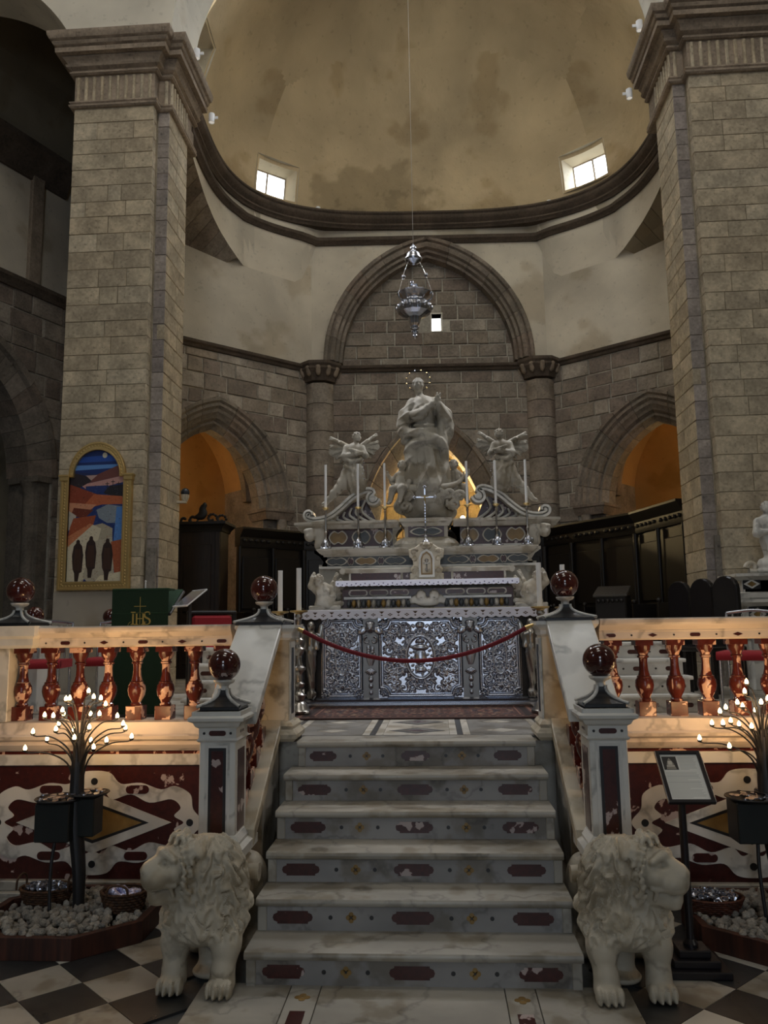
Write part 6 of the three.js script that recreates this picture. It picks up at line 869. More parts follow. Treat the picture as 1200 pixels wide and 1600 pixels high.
{
  const b0 = thing('floor_candlestick', 'tall turned silver candle stand with white candle beside the silver altar', 'candlestick', [0, 0, 0], 0, 'tall candle stands around the altar');
  obj('foot', [lathe([[0, 0.02], [0.095, 0.02], [0.10, 0.04], [0.085, 0.055], [0.075, 0.085], [0.05, 0.11], [0.03, 0.125], [0, 0.125]], 24)].concat([0, 1, 2].map((i) => T(new THREE.SphereGeometry(0.03, 12, 8).scale(1, 0.75, 1), Math.cos(i * 2.094 + 0.6) * 0.085, 0.0225, Math.sin(i * 2.094 + 0.6) * 0.085))), M.silverOld, b0);
  obj('stem', T(lathe([[0, 0], [0.04, 0], [0.055, 0.03], [0.06, 0.045], [0.045, 0.055], [0.03, 0.075], [0.026, 0.10], [0.044, 0.115], [0.05, 0.135], [0.03, 0.15], [0.028, 0.20], [0.034, 0.225], [0.054, 0.245], [0.056, 0.265], [0.036, 0.28], [0.026, 0.31], [0.024, 0.36], [0.034, 0.375], [0.048, 0.40], [0.05, 0.415], [0.032, 0.43], [0.026, 0.45], [0.042, 0.475], [0.042, 0.49], [0.026, 0.505], [0.02, 0.56], [0.018, 0.62], [0.024, 0.635], [0.022, 0.66], [0.034, 0.675], [0.028, 0.70], [0.022, 0.705], [0, 0.705]], 26), 0, 0.12, 0), M.silverOld, b0);
  obj('drip_pan', T(lathe([[0, 0], [0.024, 0], [0.04, 0.016], [0.072, 0.022], [0.076, 0.034], [0.07, 0.036], [0.03, 0.03], [0, 0.03]], 26), 0, 0.815, 0), M.brass, b0);
  obj('candle', T(cyl(0.021, 0.0205, 0.36, 18), 0, 0.842, 0), M.wax, b0);
  [[-0.985, -2.70], [0.985, -2.62], [-1.19, -2.95], [1.215, -2.88]].forEach(([x, z], i) => { const lab = ['tall silver candle stand at the front altar corner on the lectern side', 'tall silver candle stand at the front altar corner on the notice side', 'tall candle stand half hidden behind the parapet ball on the lectern side', 'tall candle stand half hidden behind the parapet ball on the notice side'][i]; if (!i) b0.userData.label = lab; if (i) copyOf(b0, [x, PH, z], i, lab); else b0.position.set(x, PH, z); });
}
{
  const c = thing('altar_cross', 'slender silver and crystal cross standing on the tabernacle', 'cross', [0.06, 2.50, -4.37]);
  obj('stem', [lathe([[0, 0], [0.035, 0], [0.038, 0.012], [0.02, 0.03], [0.012, 0.05], [0.018, 0.07], [0.01, 0.085], [0.009, 0.12], [0.016, 0.135], [0.009, 0.15], [0.009, 0.20], [0, 0.20]], 18)].concat([0.22, 0.25, 0.28, 0.31, 0.34, 0.37, 0.40].map((y) => T(cbox(0.02, 0.024, 0.016, 0, 0, 0, 0.005), 0, y, 0))), M.silver, c);
  const cr = M.silver; obj('upright', box(-0.009, 0.009, 0.40, 0.58, -0.006, 0.006, 0.003), cr, c); obj('crossbar', box(-0.105, 0.105, 0.472, 0.49, -0.006, 0.006, 0.003), cr, c);
  for (const [x, y] of [[-0.108, 0.481], [0.108, 0.481], [0, 0.588]]) obj('trefoil', [[-0.012, 0], [0.012, 0], [0, 0.012], [0, -0.012]].map(([a, b]) => T(ball(0.010, 10, 8), x + a, y + b, 0)), cr, c);
  obj('crucifix_figure', sculpt([egg([0, 0.497, 0.012], [0.007, 0.009, 0.007]), bone([0, 0.486, 0.01], [0, 0.455, 0.012], 0.008, 0.006), bone([0, 0.482, 0.01], [0.04, 0.487, 0.008], 0.004, 0.003), bone([0, 0.482, 0.01], [-0.04, 0.487, 0.008], 0.004, 0.003), bone([0, 0.455, 0.012], [0.002, 0.41, 0.012], 0.006, 0.004)], 0.003, null, 0.005), M.gold, c);
}
{
  const l = thing('sanctuary_lamp', 'large embossed silver sanctuary lamp hanging on a long thin chain', 'hanging lamp', [0, 4.58, -4.0]);
  const g = lathe([[0, 0], [0.012, 0.0], [0.022, 0.015], [0.026, 0.03], [0.018, 0.045], [0.03, 0.055], [0.036, 0.075], [0.024, 0.09], [0.04, 0.105], [0.044, 0.12], [0.034, 0.135], [0.05, 0.16], [0.06, 0.20], [0.07, 0.225], [0.12, 0.245], [0.165, 0.275], [0.182, 0.315], [0.175, 0.355], [0.145, 0.385], [0.115, 0.40], [0.112, 0.415], [0.13, 0.44], [0.165, 0.475], [0.178, 0.485], [0.172, 0.49], [0.14, 0.47], [0.10, 0.46], [0.06, 0.49], [0.05, 0.52], [0.04, 0.56], [0.05, 0.575], [0.04, 0.585], [0, 0.585]], 64, 0.7);
  { const p = g.attributes.position; for (let i = 0; i < p.count; i++) { const x = p.getX(i), y = p.getY(i), z = p.getZ(i), r = Math.hypot(x, z), a = Math.atan2(z, x); if (r > 0.03) { const k = 1 + (y < 0.24 ? 0.05 * Math.cos(a * 8) : 0.02 * Math.cos(a * 12 + y * 40)); p.setX(i, x * k); p.setZ(i, z * k); } } g.computeVertexNormals(); }
  obj('bowl', g, M.silver, l);
  obj('boss', [...Array(14)].map((_, i) => T(ball(0.02, 10, 8).scale(1, 1.3, 1), Math.cos(i / 14 * 6.283) * 0.176, 0.325, Math.sin(i / 14 * 6.283) * 0.176)), M.silver, l);
  for (let i = 0; i < 3; i++) { const a = i * 2.094 + 0.35, x = Math.cos(a), z = Math.sin(a); obj('scroll_handle', taper([[x * 0.15, 0.38, z * 0.15], [x * 0.19, 0.40, z * 0.19], [x * 0.205, 0.44, z * 0.205], [x * 0.19, 0.47, z * 0.19], [x * 0.175, 0.45, z * 0.175]], 0.010, 0.006, 20, 8), M.silver, l); obj('chain', tube([[x * 0.195, 0.47, z * 0.195], [x * 0.12, 0.70, z * 0.12], [x * 0.05, 0.86, z * 0.05]], 0.0025, 20, 5), M.silverOld, l); obj('chain_knob', T(lathe([[0, 0], [0.012, 0.004], [0.022, 0.022], [0.016, 0.042], [0, 0.048]], 14), x * 0.135, 0.64 + (i === 1 ? -0.03 : 0), z * 0.135), M.silver, l); }
  obj('canopy', T(lathe([[0, 0.005], [0.03, -0.02], [0.055, -0.005], [0.085, 0.01], [0.092, 0.03], [0.085, 0.045], [0.075, 0.05], [0.065, 0.09], [0.045, 0.11], [0.028, 0.12], [0.026, 0.135], [0.036, 0.145], [0.03, 0.165], [0.014, 0.18], [0, 0.21]], 32), 0, 0.835, 0), M.silver, l);
  obj('chain', T(cyl(0.003, 0.003, 16.85 - 4.58 - 1.04, 6), 0, 1.04, 0), M.silverOld, l);
}
{
  const r = thing('velvet_rope', 'dark red velvet rope slung across the top of the steps', 'rope', [0, 1.64, -1.36]); const pts = []; for (let i = 0; i <= 12; i++) { const t = -1 + i / 6; pts.push([t * 0.735, -0.205 * (1 - t * t) - 0.012, 0]); }
  obj('rope', tube(pts, 0.0135, 60, 12), M.velvet, r);
  for (const s of [-1, 1]) { obj('brass_end', taper([[s * 0.795, 0.012, 0], [s * 0.77, 0.004, 0], [s * 0.725, -0.016, 0]], (q) => 0.006 + 0.011 * q, 0, 10, 12), M.brass, r); }
}

// ---------------------------------------------------------------- lions carrying the newels
{
  const fw = V(-0.80, 0, 0.60), rt = V(0.60, 0, 0.80), hc = V(-0.075, 0.545, 0.055);           // the head turns to its right
  const at = (a, b, d) => [hc.x + rt.x * a + fw.x * d, hc.y + b, hc.z + rt.z * a + fw.z * d], yaw = Math.atan2(fw.x, fw.z);
  const P = [];
  // trunk and hind quarters
  P.push(egg([0, 0.36, -0.10], [0.175, 0.17, 0.17]), bone([0, 0.335, -0.2], [0, 0.335, -0.55], 0.158, 0.15), egg([-0.11, 0.25, -0.58], [0.08, 0.19, 0.14]), egg([0.11, 0.25, -0.58], [0.08, 0.19, 0.14]));
  for (const q of [-1, 1]) { P.push(...chain([[q * 0.12, 0.14, -0.62], [q * 0.13, 0.05, -0.54], [q * 0.13, 0.035, -0.42]], [0.06, 0.045, 0.045]), egg([q * 0.13, 0.035, -0.40], [0.055, 0.034, 0.07])); }
  // fore legs and paws
  for (const [q, dz] of [[-1, 0], [1, 0.03]]) {
    P.push(...chain([[q * 0.115, 0.34, -0.07], [q * 0.125, 0.20, 0.0 + dz], [q * 0.118, 0.085, 0.02 + dz]], [0.095, 0.062, 0.050], 0.04), egg([q * 0.118, 0.045, 0.055 + dz], [0.062, 0.045, 0.075], null, 0.03), egg([q * 0.118, 0.10, 0.045 + dz], [0.05, 0.04, 0.04], null, 0.03));
    for (let i = 0; i < 4; i++) { const x = q * 0.118 + (i - 1.5) * 0.031; P.push(egg([x, 0.038, 0.115 + dz - Math.abs(i - 1.5) * 0.010], [0.017, 0.036, 0.034], null, 0.006), egg([x, 0.02, 0.143 + dz - Math.abs(i - 1.5) * 0.010], [0.008, 0.012, 0.012], null, 0.006)); }
    P.push(bone([q * 0.16, 0.3, -0.02], [q * 0.15, 0.14, -0.01 + dz], 0.022, 0.014, 0.02));
  }
  P.push(egg([0.0, 0.12, -0.16], [0.06, 0.15, 0.06], null, 0.02), egg([0.01, 0.02, -0.13], [0.09, 0.03, 0.08]));
  // mane mass, head
  P.push(egg([0.01, 0.455, -0.045], [0.182, 0.215, 0.15]), egg([-0.01, 0.33, 0.015], [0.15, 0.15, 0.12]), egg(hc.toArray(), [0.105, 0.115, 0.12], [0, yaw, 0], 0.04));
  P.push(bone(at(0, 0.0, 0.05), at(0, -0.022, 0.135), 0.082, 0.066, 0.03), egg(at(0, -0.035, 0.145), [0.068, 0.044, 0.042], [0, yaw, 0], 0.02), bone(at(0, 0.06, 0.08), at(0, 0.02, 0.165), 0.036, 0.034, 0.02), egg(at(0, 0.008, 0.188), [0.034, 0.022, 0.018], [0, yaw, 0], 0.01));
  P.push(bone(at(0, -0.10, 0.04), at(0, -0.105, 0.125), 0.056, 0.042, 0.02), egg(at(0, -0.10, 0.145), [0.034, 0.024, 0.02], [0, yaw, 0], 0.012));
  for (const q of [-1, 1]) {
    P.push(egg(at(q * 0.042, -0.03, 0.135), [0.038, 0.038, 0.045], [0, yaw, 0], 0.015), bone(at(q * 0.02, 0.085, 0.105), at(q * 0.085, 0.06, 0.08), 0.020, 0.015, 0.02), egg(at(q * 0.075, -0.005, 0.075), [0.034, 0.034, 0.04], [0, yaw, 0], 0.025));
    P.push({ e: at(q * 0.055, 0.045, 0.115), r: [0.024, 0.014, 0.024], rot: [0, yaw, 0], k: 0.012, cut: true }, egg(at(q * 0.055, 0.043, 0.092), [0.016, 0.012, 0.014], [0, yaw, 0], 0.004));
    P.push({ a: at(q * 0.02, -0.072, 0.18), b: at(q * 0.08, -0.070, 0.05), r: [0.010, 0.014], k: 0.008, cut: true }, bone(at(q * 0.075, -0.055, 0.09), at(q * 0.07, -0.10, 0.075), 0.010, 0.010, 0.01), bone(at(q * 0.03, -0.055, 0.175), at(q * 0.088, -0.05, 0.07), 0.012, 0.011, 0.008));
    P.push({ e: at(q * 0.016, 0.002, 0.206), r: [0.008, 0.008, 0.012], k: 0.005, cut: true }, egg(at(q * 0.115, 0.085, -0.03), [0.026, 0.032, 0.02], [0, yaw, q * -0.4], 0.01));
  }
  // curling locks of the mane
  const r = seeded(404);
  const ridge = (p, k) => Math.pow(1 - Math.abs(Math.sin(p)), k);
  const mane = (x, y, z) => {
    const f = (x - hc.x) * fw.x + (z - hc.z) * fw.z, m = smooth(0.20, 0.27, y) * smooth(-0.24, -0.18, z) * (1 - smooth(0.005, 0.035, f) * smooth(0.37, 0.43, y)); if (m <= 0) return 0;
    const q = Math.hypot((x - 0.01) / 0.195, (y - 0.455) / 0.225, (z + 0.045) / 0.16); if (y < 0.30 && q < 0.8) return 0;
    const a = Math.atan2(x - 0.01, z + 0.06), row = y * 11 + 0.45 * Math.sin(a * 5 + 1) + 0.2 * Math.sin(a * 13), n = Math.floor(row), t = row - n, h = hash(n, Math.floor(a * 2.2 + n * 0.5), 5);
    const ph = a * (6.0 + (n & 1)) + n * 1.9 + 0.9 * Math.sin(t * 4.2 + h * 6) + 0.5 * Math.sin(y * 60 + a * 7);
    const lock = Math.pow(0.5 + 0.5 * Math.cos(2 * ph), 0.7), curl = 0.5 + 0.5 * Math.sin(t * 9 + a * 16 + h * 6);
    return -m * smooth(0.02, 0.09, Math.hypot(x - 0.01, z + 0.06)) * (0.024 * lock * (0.55 + 0.45 * Math.sin(Math.PI * Math.min(1, t * 1.15))) + 0.008 * curl * lock - 0.008);
  };
  for (let i = 0; i < 22; i++) { const a = -2.5 + i * 0.23, q = at(Math.sin(a) * 0.125, Math.cos(a) * 0.13 + 0.0, -0.01 + 0.035 * r()); const c = V(...q), pts = []; for (let k = 0; k <= 5; k++) { const t = k / 5 * 5; pts.push([c.x + rt.x * Math.cos(t + a) * 0.026 * (1 - k * 0.12) + fw.x * 0.008 * k, c.y + Math.sin(t + a) * 0.026 * (1 - k * 0.12), c.z + rt.z * Math.cos(t + a) * 0.026 * (1 - k * 0.12) + fw.z * 0.008 * k]); } P.push(...chain(pts, [0.013, 0.013, 0.012, 0.011, 0.01, 0.009], 0.004)); }
  for (const s of [-1, 1]) {
    const t = thing('marble_lion', s < 0 ? 'carved marble lion with curly mane, head turned towards the two wicker baskets' : 'carved marble lion with curly mane, head turned towards the notice stand', 'lion', [s < 0 ? -0.985 : 0.985, 0.0, s < 0 ? -0.02 : -0.01]);
    obj('body', twin('lion', s, () => sculpt(P, 0.0065, mane, 0.035)), M.lion, t);
    obj('rail_scroll', [cyl(0.045, 0.04, 0.06, 20).rotateZ(Math.PI / 2).translate(s < 0 ? 0.19 : -0.13, 0.40, -0.37)], M.lion, t);
  }
}
// ---------------------------------------------------------------- electric votive candle trees
const BULB = std({ color: L(1, 0.8, 0.5), emissive: L(1.0, 0.66, 0.28), emissiveIntensity: 9, roughness: 0.4 });
const GRAVEL = stoneMat(0.62, 0.60, 0.57);
const leftBulbs = [[-1.92, 1.295], [-1.947, 1.269], [-1.895, 1.259], [-1.793, 1.263], [-2.045, 1.252], [-1.973, 1.206], [-1.819, 1.217], [-1.773, 1.181], [-1.714, 1.156], [-2.109, 1.173], [-2.076, 1.16], [-2.025, 1.176], [-1.934, 1.153], [-1.983, 1.109], [-2.111, 1.104], [-1.802, 1.115], [-1.697, 1.107], [-2.161, 1.084], [-2.048, 1.059], [-1.865, 1.065], [-1.692, 1.081], [-1.706, 1.042], [-2.182, 1.015], [-2.167, 1.002], [-1.96, 0.99], [-1.756, 1.013], [-1.639, 1.035]];
const rightBulbs = [[1.582, 1.015], [1.684, 0.995], [1.677, 1.087], [1.69, 1.104], [1.702, 1.158], [1.774, 1.212], [1.771, 1.168], [1.819, 1.27], [1.885, 1.31], [1.918, 1.235], [1.88, 1.17], [1.88, 1.217], [1.819, 1.086], [1.804, 1.097], [1.872, 1.064], [1.934, 0.999], [1.954, 1.145], [2.02, 1.25], [2.08, 1.19], [2.13, 1.12], [2.05, 1.07], [2.18, 1.04], [2.1, 1.0]];
for (const s of [-1, 1]) {
  const tx = s < 0 ? -1.925 : 1.92, tz = -0.72, B = s < 0 ? leftBulbs : rightBulbs, r = seeded(s < 0 ? 15 : 16);
  const t = thing('candle_tree', s < 0 ? 'black iron votive tree of electric candles behind the two wicker baskets' : 'black iron votive tree of electric candles behind the framed notice', 'candle stand', [tx, 0, tz]);
  const trunk = part('trunk', t);
  obj('stem', taper([[0.03, 0.10, 0.0], [0.025, 0.30, 0.0], [0.0, 0.55, 0.0], [-0.005, 0.85, 0], [0, 1.02, 0]], (q) => 0.030 + 0.012 * Math.sin(q * 3.1), 0, 40, 14), M.iron, trunk);
  for (let i = 0; i < 6; i++) { const a = i * 1.047; obj('strand', taper([[Math.cos(a) * 0.022, 0.5, Math.sin(a) * 0.022], [Math.cos(a) * 0.026, 0.8, Math.sin(a) * 0.026], [Math.cos(a) * 0.018, 1.06, Math.sin(a) * 0.018]], 0.014, 0.009, 16, 8), M.iron, trunk); }
  obj('root', [taper([[-0.09, 0.10, 0.10], [-0.10, 0.35, 0.08], [-0.09, 0.50, 0.06]], 0.010, 0.010, 20, 8)], M.iron, trunk);
  // coin boxes with offering trays
  const bx = part('offering_box', t); obj('box_body', [cbox(0.20, 0.21, 0.16, -0.10, 0.585, 0.02, 0.006), cbox(0.11, 0.21, 0.13, 0.06, 0.60, -0.03, 0.006)], M.ironBox, bx);
  for (const [x, z, R] of [[-0.09, 0.02, 0.125], [0.06, -0.02, 0.10]]) { obj('tray', T(lathe([[0, 0], [R, 0], [R + 0.015, 0.012], [R + 0.012, 0.016], [R - 0.005, 0.006], [0, 0.006]], 24), x, 0.695 + (x > 0 ? 0.02 : 0), z), M.iron, bx); const cg = []; for (let i = 0; i < 34; i++) { const a = r() * 6.283, q = Math.sqrt(r()) * R * 0.95; cg.push(cyl(0.017, 0.017, 0.006, 10).rotateX(r() * 0.6 - 0.3).translate(x + Math.cos(a) * q, 0.703 + (x > 0 ? 0.02 : 0) + r() * 0.012, z + Math.sin(a) * q)); } obj('foil_cups', cg, M.silver, bx); }
  B.forEach(([wx, y], i) => {
    const dx = wx - tx, R = 0.10 + 0.22 * clamp((1.32 - y) / 0.32, 0, 1), dz = (i & 1 ? 1 : -1) * Math.sqrt(Math.max(0, R * R - dx * dx)) * 0.75, bch = part('branch', t);
    const y0 = 0.80 + 0.22 * clamp((y - 0.98) / 0.3, 0, 1);
    obj('twig', taper([[dx * 0.06, y0 - 0.06, dz * 0.06], [dx * 0.22, y0 + (y - y0) * 0.45, dz * 0.22], [dx * 0.62, y - 0.035, dz * 0.62], [dx * 0.94, y - 0.028, dz * 0.94], [dx, y - 0.022, dz]], 0.006, 0.0035, 18, 6), M.iron, bch);
    obj('cup', T(lathe([[0, 0], [0.009, 0], [0.013, 0.006], [0.014, 0.012], [0.011, 0.012], [0, 0.004]], 12), dx, y - 0.022, dz), M.iron, bch);
    obj('bulb', T(lathe([[0, 0], [0.007, 0.0], [0.0105, 0.009], [0.0075, 0.021], [0, 0.031]], 10), dx, y - 0.012, dz), BULB, bch);
    const l = new THREE.PointLight(new THREE.Color(1.0, 0.58, 0.26), 0.021); l.position.set(dx, y, dz); l.castShadow = true; l.shadow.radius = 0.4; t.add(l);
  });
  // tray with gravel
  const p = thing('gravel_tray', s < 0 ? 'low eight-sided wooden tray of white gravel under the tree by the two baskets' : 'low eight-sided wooden tray of white gravel under the tree by the notice', 'tray', [s < 0 ? -1.92 : 1.93, 0, -0.70]);
  const oct = (R) => [...Array(8)].map((_, i) => { const a = Math.PI / 8 + i * Math.PI / 4; return [Math.cos(a) * R * 1.0, Math.sin(a) * R * 0.92]; }), o1 = oct(0.50), o2 = oct(0.48), o3 = oct(0.46);
  for (let i = 0; i < 8; i++) { const j = (i + 1) % 8, a = o1[i], b = o1[j], c = o3[j], d = o3[i]; const g = extr(shapeOf([a, b, c, d].map(([x, z]) => [x, -z])), 0.105, 0.002).rotateX(-Math.PI / 2); obj('side_board', g.translate(0, 0.002, 0), M.terracotta, p); }
  obj('bottom_board', extr(shapeOf(o2.map(([x, z]) => [x, -z])), 0.05).rotateX(-Math.PI / 2).translate(0, 0.004, 0), M.terracotta, p);
  const peb = new THREE.IcosahedronGeometry(1, 1), pp = peb.attributes.position; for (let i = 0; i < pp.count; i++) { const x = pp.getX(i), y = pp.getY(i), z = pp.getZ(i), k = 1 + 0.12 * Math.sin(x * 4 + y * 3) + 0.1 * Math.sin(z * 5 + x * 2); pp.setXYZ(i, x * k, y * k, z * k); } peb.computeVertexNormals();
  const N = 620, im = new THREE.InstancedMesh(uvBox(peb), GRAVEL, N), m4 = new THREE.Matrix4(), col = new THREE.Color();
  let n = 0; while (n < N) { const x = (r() - 0.5) * 0.92, z = (r() - 0.5) * 0.86; if (Math.hypot(x, z * 1.06) > 0.425) continue; const R = 0.013 + r() * 0.012; m4.compose(V(x, 0.062 + r() * 0.045 + 0.02 * (1 - Math.hypot(x, z) / 0.45), z), new THREE.Quaternion().setFromEuler(new THREE.Euler(r() * 6, r() * 6, r() * 6)), V(R * 1.25, R * 0.85, R)); im.setMatrixAt(n, m4); const k = 0.72 + r() * 0.5; im.setColorAt(n, col.setRGB(k, k * 0.98, k * 0.95)); n++; }
  im.name = 'gravel'; im.userData = { kind: 'stuff', label: 'heap of rounded white and grey pebbles' }; im.castShadow = im.receiveShadow = true; p.add(im);
}
// wicker baskets with their contents
function basket(label, x, y, z, rx, rz, h, mat, handles) {
  const b = thing('wicker_basket', label, 'basket', [x, y, z]);
  const prof = [[0, 0], [0.72, 0], [0.80, 0.1], [0.90, 0.5], [1.0, 1.0], [0.97, 1.0], [0.86, 0.5], [0.74, 0.12], [0, 0.08]].map(([a, c]) => [a, c * h]); obj('bowl', lathe(prof, 36).scale(rx, 1, rz), mat, b);
  for (let k = 0; k < 7; k++) { const f = 0.80 + 0.2 * (k / 6), pts = []; for (let i = 0; i < 40; i++) { const a = i / 40 * 6.283, w = 0.004 * (((i + k) & 1) ? 1 : -1); pts.push([Math.cos(a) * (rx * f + w), h * (0.08 + 0.92 * k / 6), Math.sin(a) * (rz * f * 1 + w)]); } obj('strand', tube(pts, h * 0.085, 80, 5, true), mat, b); }
  obj('rim', [0, 1].map((q) => { const pts = []; for (let i = 0; i < 48; i++) { const a = i / 48 * 6.283; pts.push([Math.cos(a) * rx, h + 0.004 * Math.sin(a * 24 + q * 3.14), Math.sin(a) * rz + 0.004 * Math.cos(a * 24 + q * 3.14)]); } return tube(pts, 0.006, 96, 6, true); }), mat, b);
  for (const [ax, ang, hh] of handles) { const c = Math.cos(ang), s2 = Math.sin(ang); obj('handle', tube([[ax * rx - 0.06 * c, h, -0.06 * s2 + (ax ? 0 : rz)], [ax * rx - 0.05 * c, h + hh * 0.75, -0.05 * s2 + (ax ? 0 : rz)], [ax * rx, h + hh, (ax ? 0 : rz)], [ax * rx + 0.05 * c, h + hh * 0.75, 0.05 * s2 + (ax ? 0 : rz)], [ax * rx + 0.06 * c, h, 0.06 * s2 + (ax ? 0 : rz)]], 0.0065, 24, 7), mat, b); }
  return b;
}
{
  basket('shallow wicker basket with an arched handle at the foot of the tree, holding votive cups', -2.12, 0.108, -0.80, 0.15, 0.105, 0.085, M.wicker, [[1, Math.PI / 2, 0.07], [-1, Math.PI / 2, 0.07]]);
  basket('small wicker basket with two hoop handles and crumpled bluish foil inside', -1.63, 0.105, -0.71, 0.125, 0.105, 0.10, M.wicker, [[0, 0, 0.055], [0.05, 0, 0.0]].slice(0, 1).concat([[-0.1, 0, 0]].slice(1)));
  basket('round reddish wicker bowl of shiny votive cups behind the notice stand', 1.60, 0.105, -0.76, 0.165, 0.12, 0.075, std({ color: L(0.26, 0.085, 0.04), map: woodTex, roughness: 0.6 }), []);
  const g = sculpt([...Array(40)].map((_, i) => { const r = seeded(i + 900), a = r() * 6.28, q = Math.sqrt(r()); return egg([Math.cos(a) * 0.085 * q, r() * 0.05, Math.sin(a) * 0.07 * q], [0.022, 0.018, 0.02], null, 0.006); }), 0.005, (x, y, z) => 0.004 * Math.sin(x * 300) * Math.sin(y * 260) * Math.sin(z * 310), 0.006);
  tag(obj('foil_bundle', g.toNonIndexed().translate(-1.63, 0.165, -0.71), std({ color: L(0.62, 0.66, 0.95), metalness: 0.7, roughness: 0.22 })), 'crumpled glittering bluish foil bundle filling the small basket', 'foil');
  const cup = obj('votive_cup', [lathe([[0, 0], [0.015, 0], [0.019, 0.018], [0.017, 0.018], [0.014, 0.003], [0, 0.003]], 12)], M.silver); tag(cup, 'small shiny metal votive cup in the reddish wicker bowl', 'votive cup', 'votive cups in the reddish bowl');
  const r = seeded(77), put = (o, cx, y, cz, rx, rz, i) => { const a = i * 2.39996, q = Math.sqrt((i + 0.5) / 60); o.position.set(cx + Math.cos(a) * rx * q, y + r() * 0.014 + 0.02 * (1 - q), cz + Math.sin(a) * rz * q); o.rotation.set(r() * 1.4 - 0.7, r() * 6, r() * 1.4 - 0.7); };
  for (let i = 0; i < 60; i++) { const o = i ? copyOf(cup, [0, 0, 0], 0) : cup; put(o, 1.60, 0.165, -0.76, 0.135, 0.095, i); }
  for (let i = 0; i < 60; i++) { const o = copyOf(cup, [0, 0, 0], 0, 'small shiny metal votive cup in the shallow basket at the tree foot'); o.userData.group = 'votive cups in the shallow basket'; put(o, -2.12, 0.175, -0.80, 0.12, 0.08, i); }
}
// ---------------------------------------------------------------- notice on a stand
{
  const t = thing('notice_stand', 'black wooden floor stand with tilted framed notice beside the marble lion', 'sign stand', [1.335, 0, -0.27]);
  const blk = std({ color: L(0.012, 0.010, 0.012), roughness: 0.3 });
  obj('base', [cbox(0.30, 0.035, 0.26, 0, 0.0185, 0, 0.005), cbox(0.22, 0.035, 0.19, 0, 0.053, 0, 0.005), cbox(0.15, 0.035, 0.13, 0, 0.088, 0, 0.005)], blk, t);
  obj('post', T(lathe([[0, 0], [0.035, 0], [0.035, 0.02], [0.02, 0.04], [0.018, 0.70], [0.022, 0.72], [0, 0.72]], 20), 0, 0.10, 0), blk, t);
  const f = part('frame', t); f.position.set(0.02, 0.885, 0.0); f.rotation.x = -0.80;
  const fr = (w, h, b, d) => extr(ringShape([[-w, -h], [w, -h], [w, h], [-w, h]], [[-w + b, -h + b], [w - b, -h + b], [w - b, h - b], [-w + b, h - b]]), d, 0.002);
  obj('frame_border', fr(0.108, 0.148, 0.014, 0.016), blk, f); obj('frame_back', box(-0.1, 0.1, -0.14, 0.14, 0.0, 0.006), blk, f);
  obj('metal_edge', [box(0.108, 0.114, -0.148, 0.148, 0.002, 0.016, 0.001), box(-0.114, -0.108, -0.148, 0.148, 0.002, 0.016, 0.001)], M.silver, f);
  const tx = canvasTex(canvas(512, 720, (x, w, h) => { x.fillStyle = '#d8d6cc'; x.fillRect(0, 0, w, h); x.fillStyle = '#2a2622'; x.fillRect(28, 40, 190, 210); const g = x.createLinearGradient(0, 40, 0, 250); x.fillStyle = '#8b8375'; x.beginPath(); x.moveTo(60, 240); x.lineTo(80, 150); x.lineTo(110, 80); x.lineTo(123, 60); x.lineTo(136, 80); x.lineTo(170, 150); x.lineTo(190, 240); x.fill(); x.fillStyle = '#c8c0ae'; x.fillRect(95, 110, 56, 60); x.fillRect(70, 180, 106, 18); x.strokeStyle = '#77746c'; x.lineWidth = 3; const r = seeded(3); for (let i = 0; i < 11; i++) { x.beginPath(); x.moveTo(240, 54 + i * 19); x.lineTo(240 + 235 * (i === 10 ? 0.5 : 0.85 + 0.15 * r()), 54 + i * 19); x.stroke(); } for (let i = 0; i < 21; i++) { x.lineWidth = i === 3 || i === 8 ? 5 : 3; x.beginPath(); x.moveTo(30, 290 + i * 19); x.lineTo(30 + 440 * (i % 7 === 6 ? 0.6 : 0.9 + 0.1 * r()), 290 + i * 19); x.stroke(); } }));
  const pg = new THREE.PlaneGeometry(0.19, 0.27).translate(0, 0, 0.0075); obj('sheet', pg, phys({ map: tx, roughness: 0.6, clearcoat: 0.7, clearcoatRoughness: 0.1 }), f, { uv: false });
}
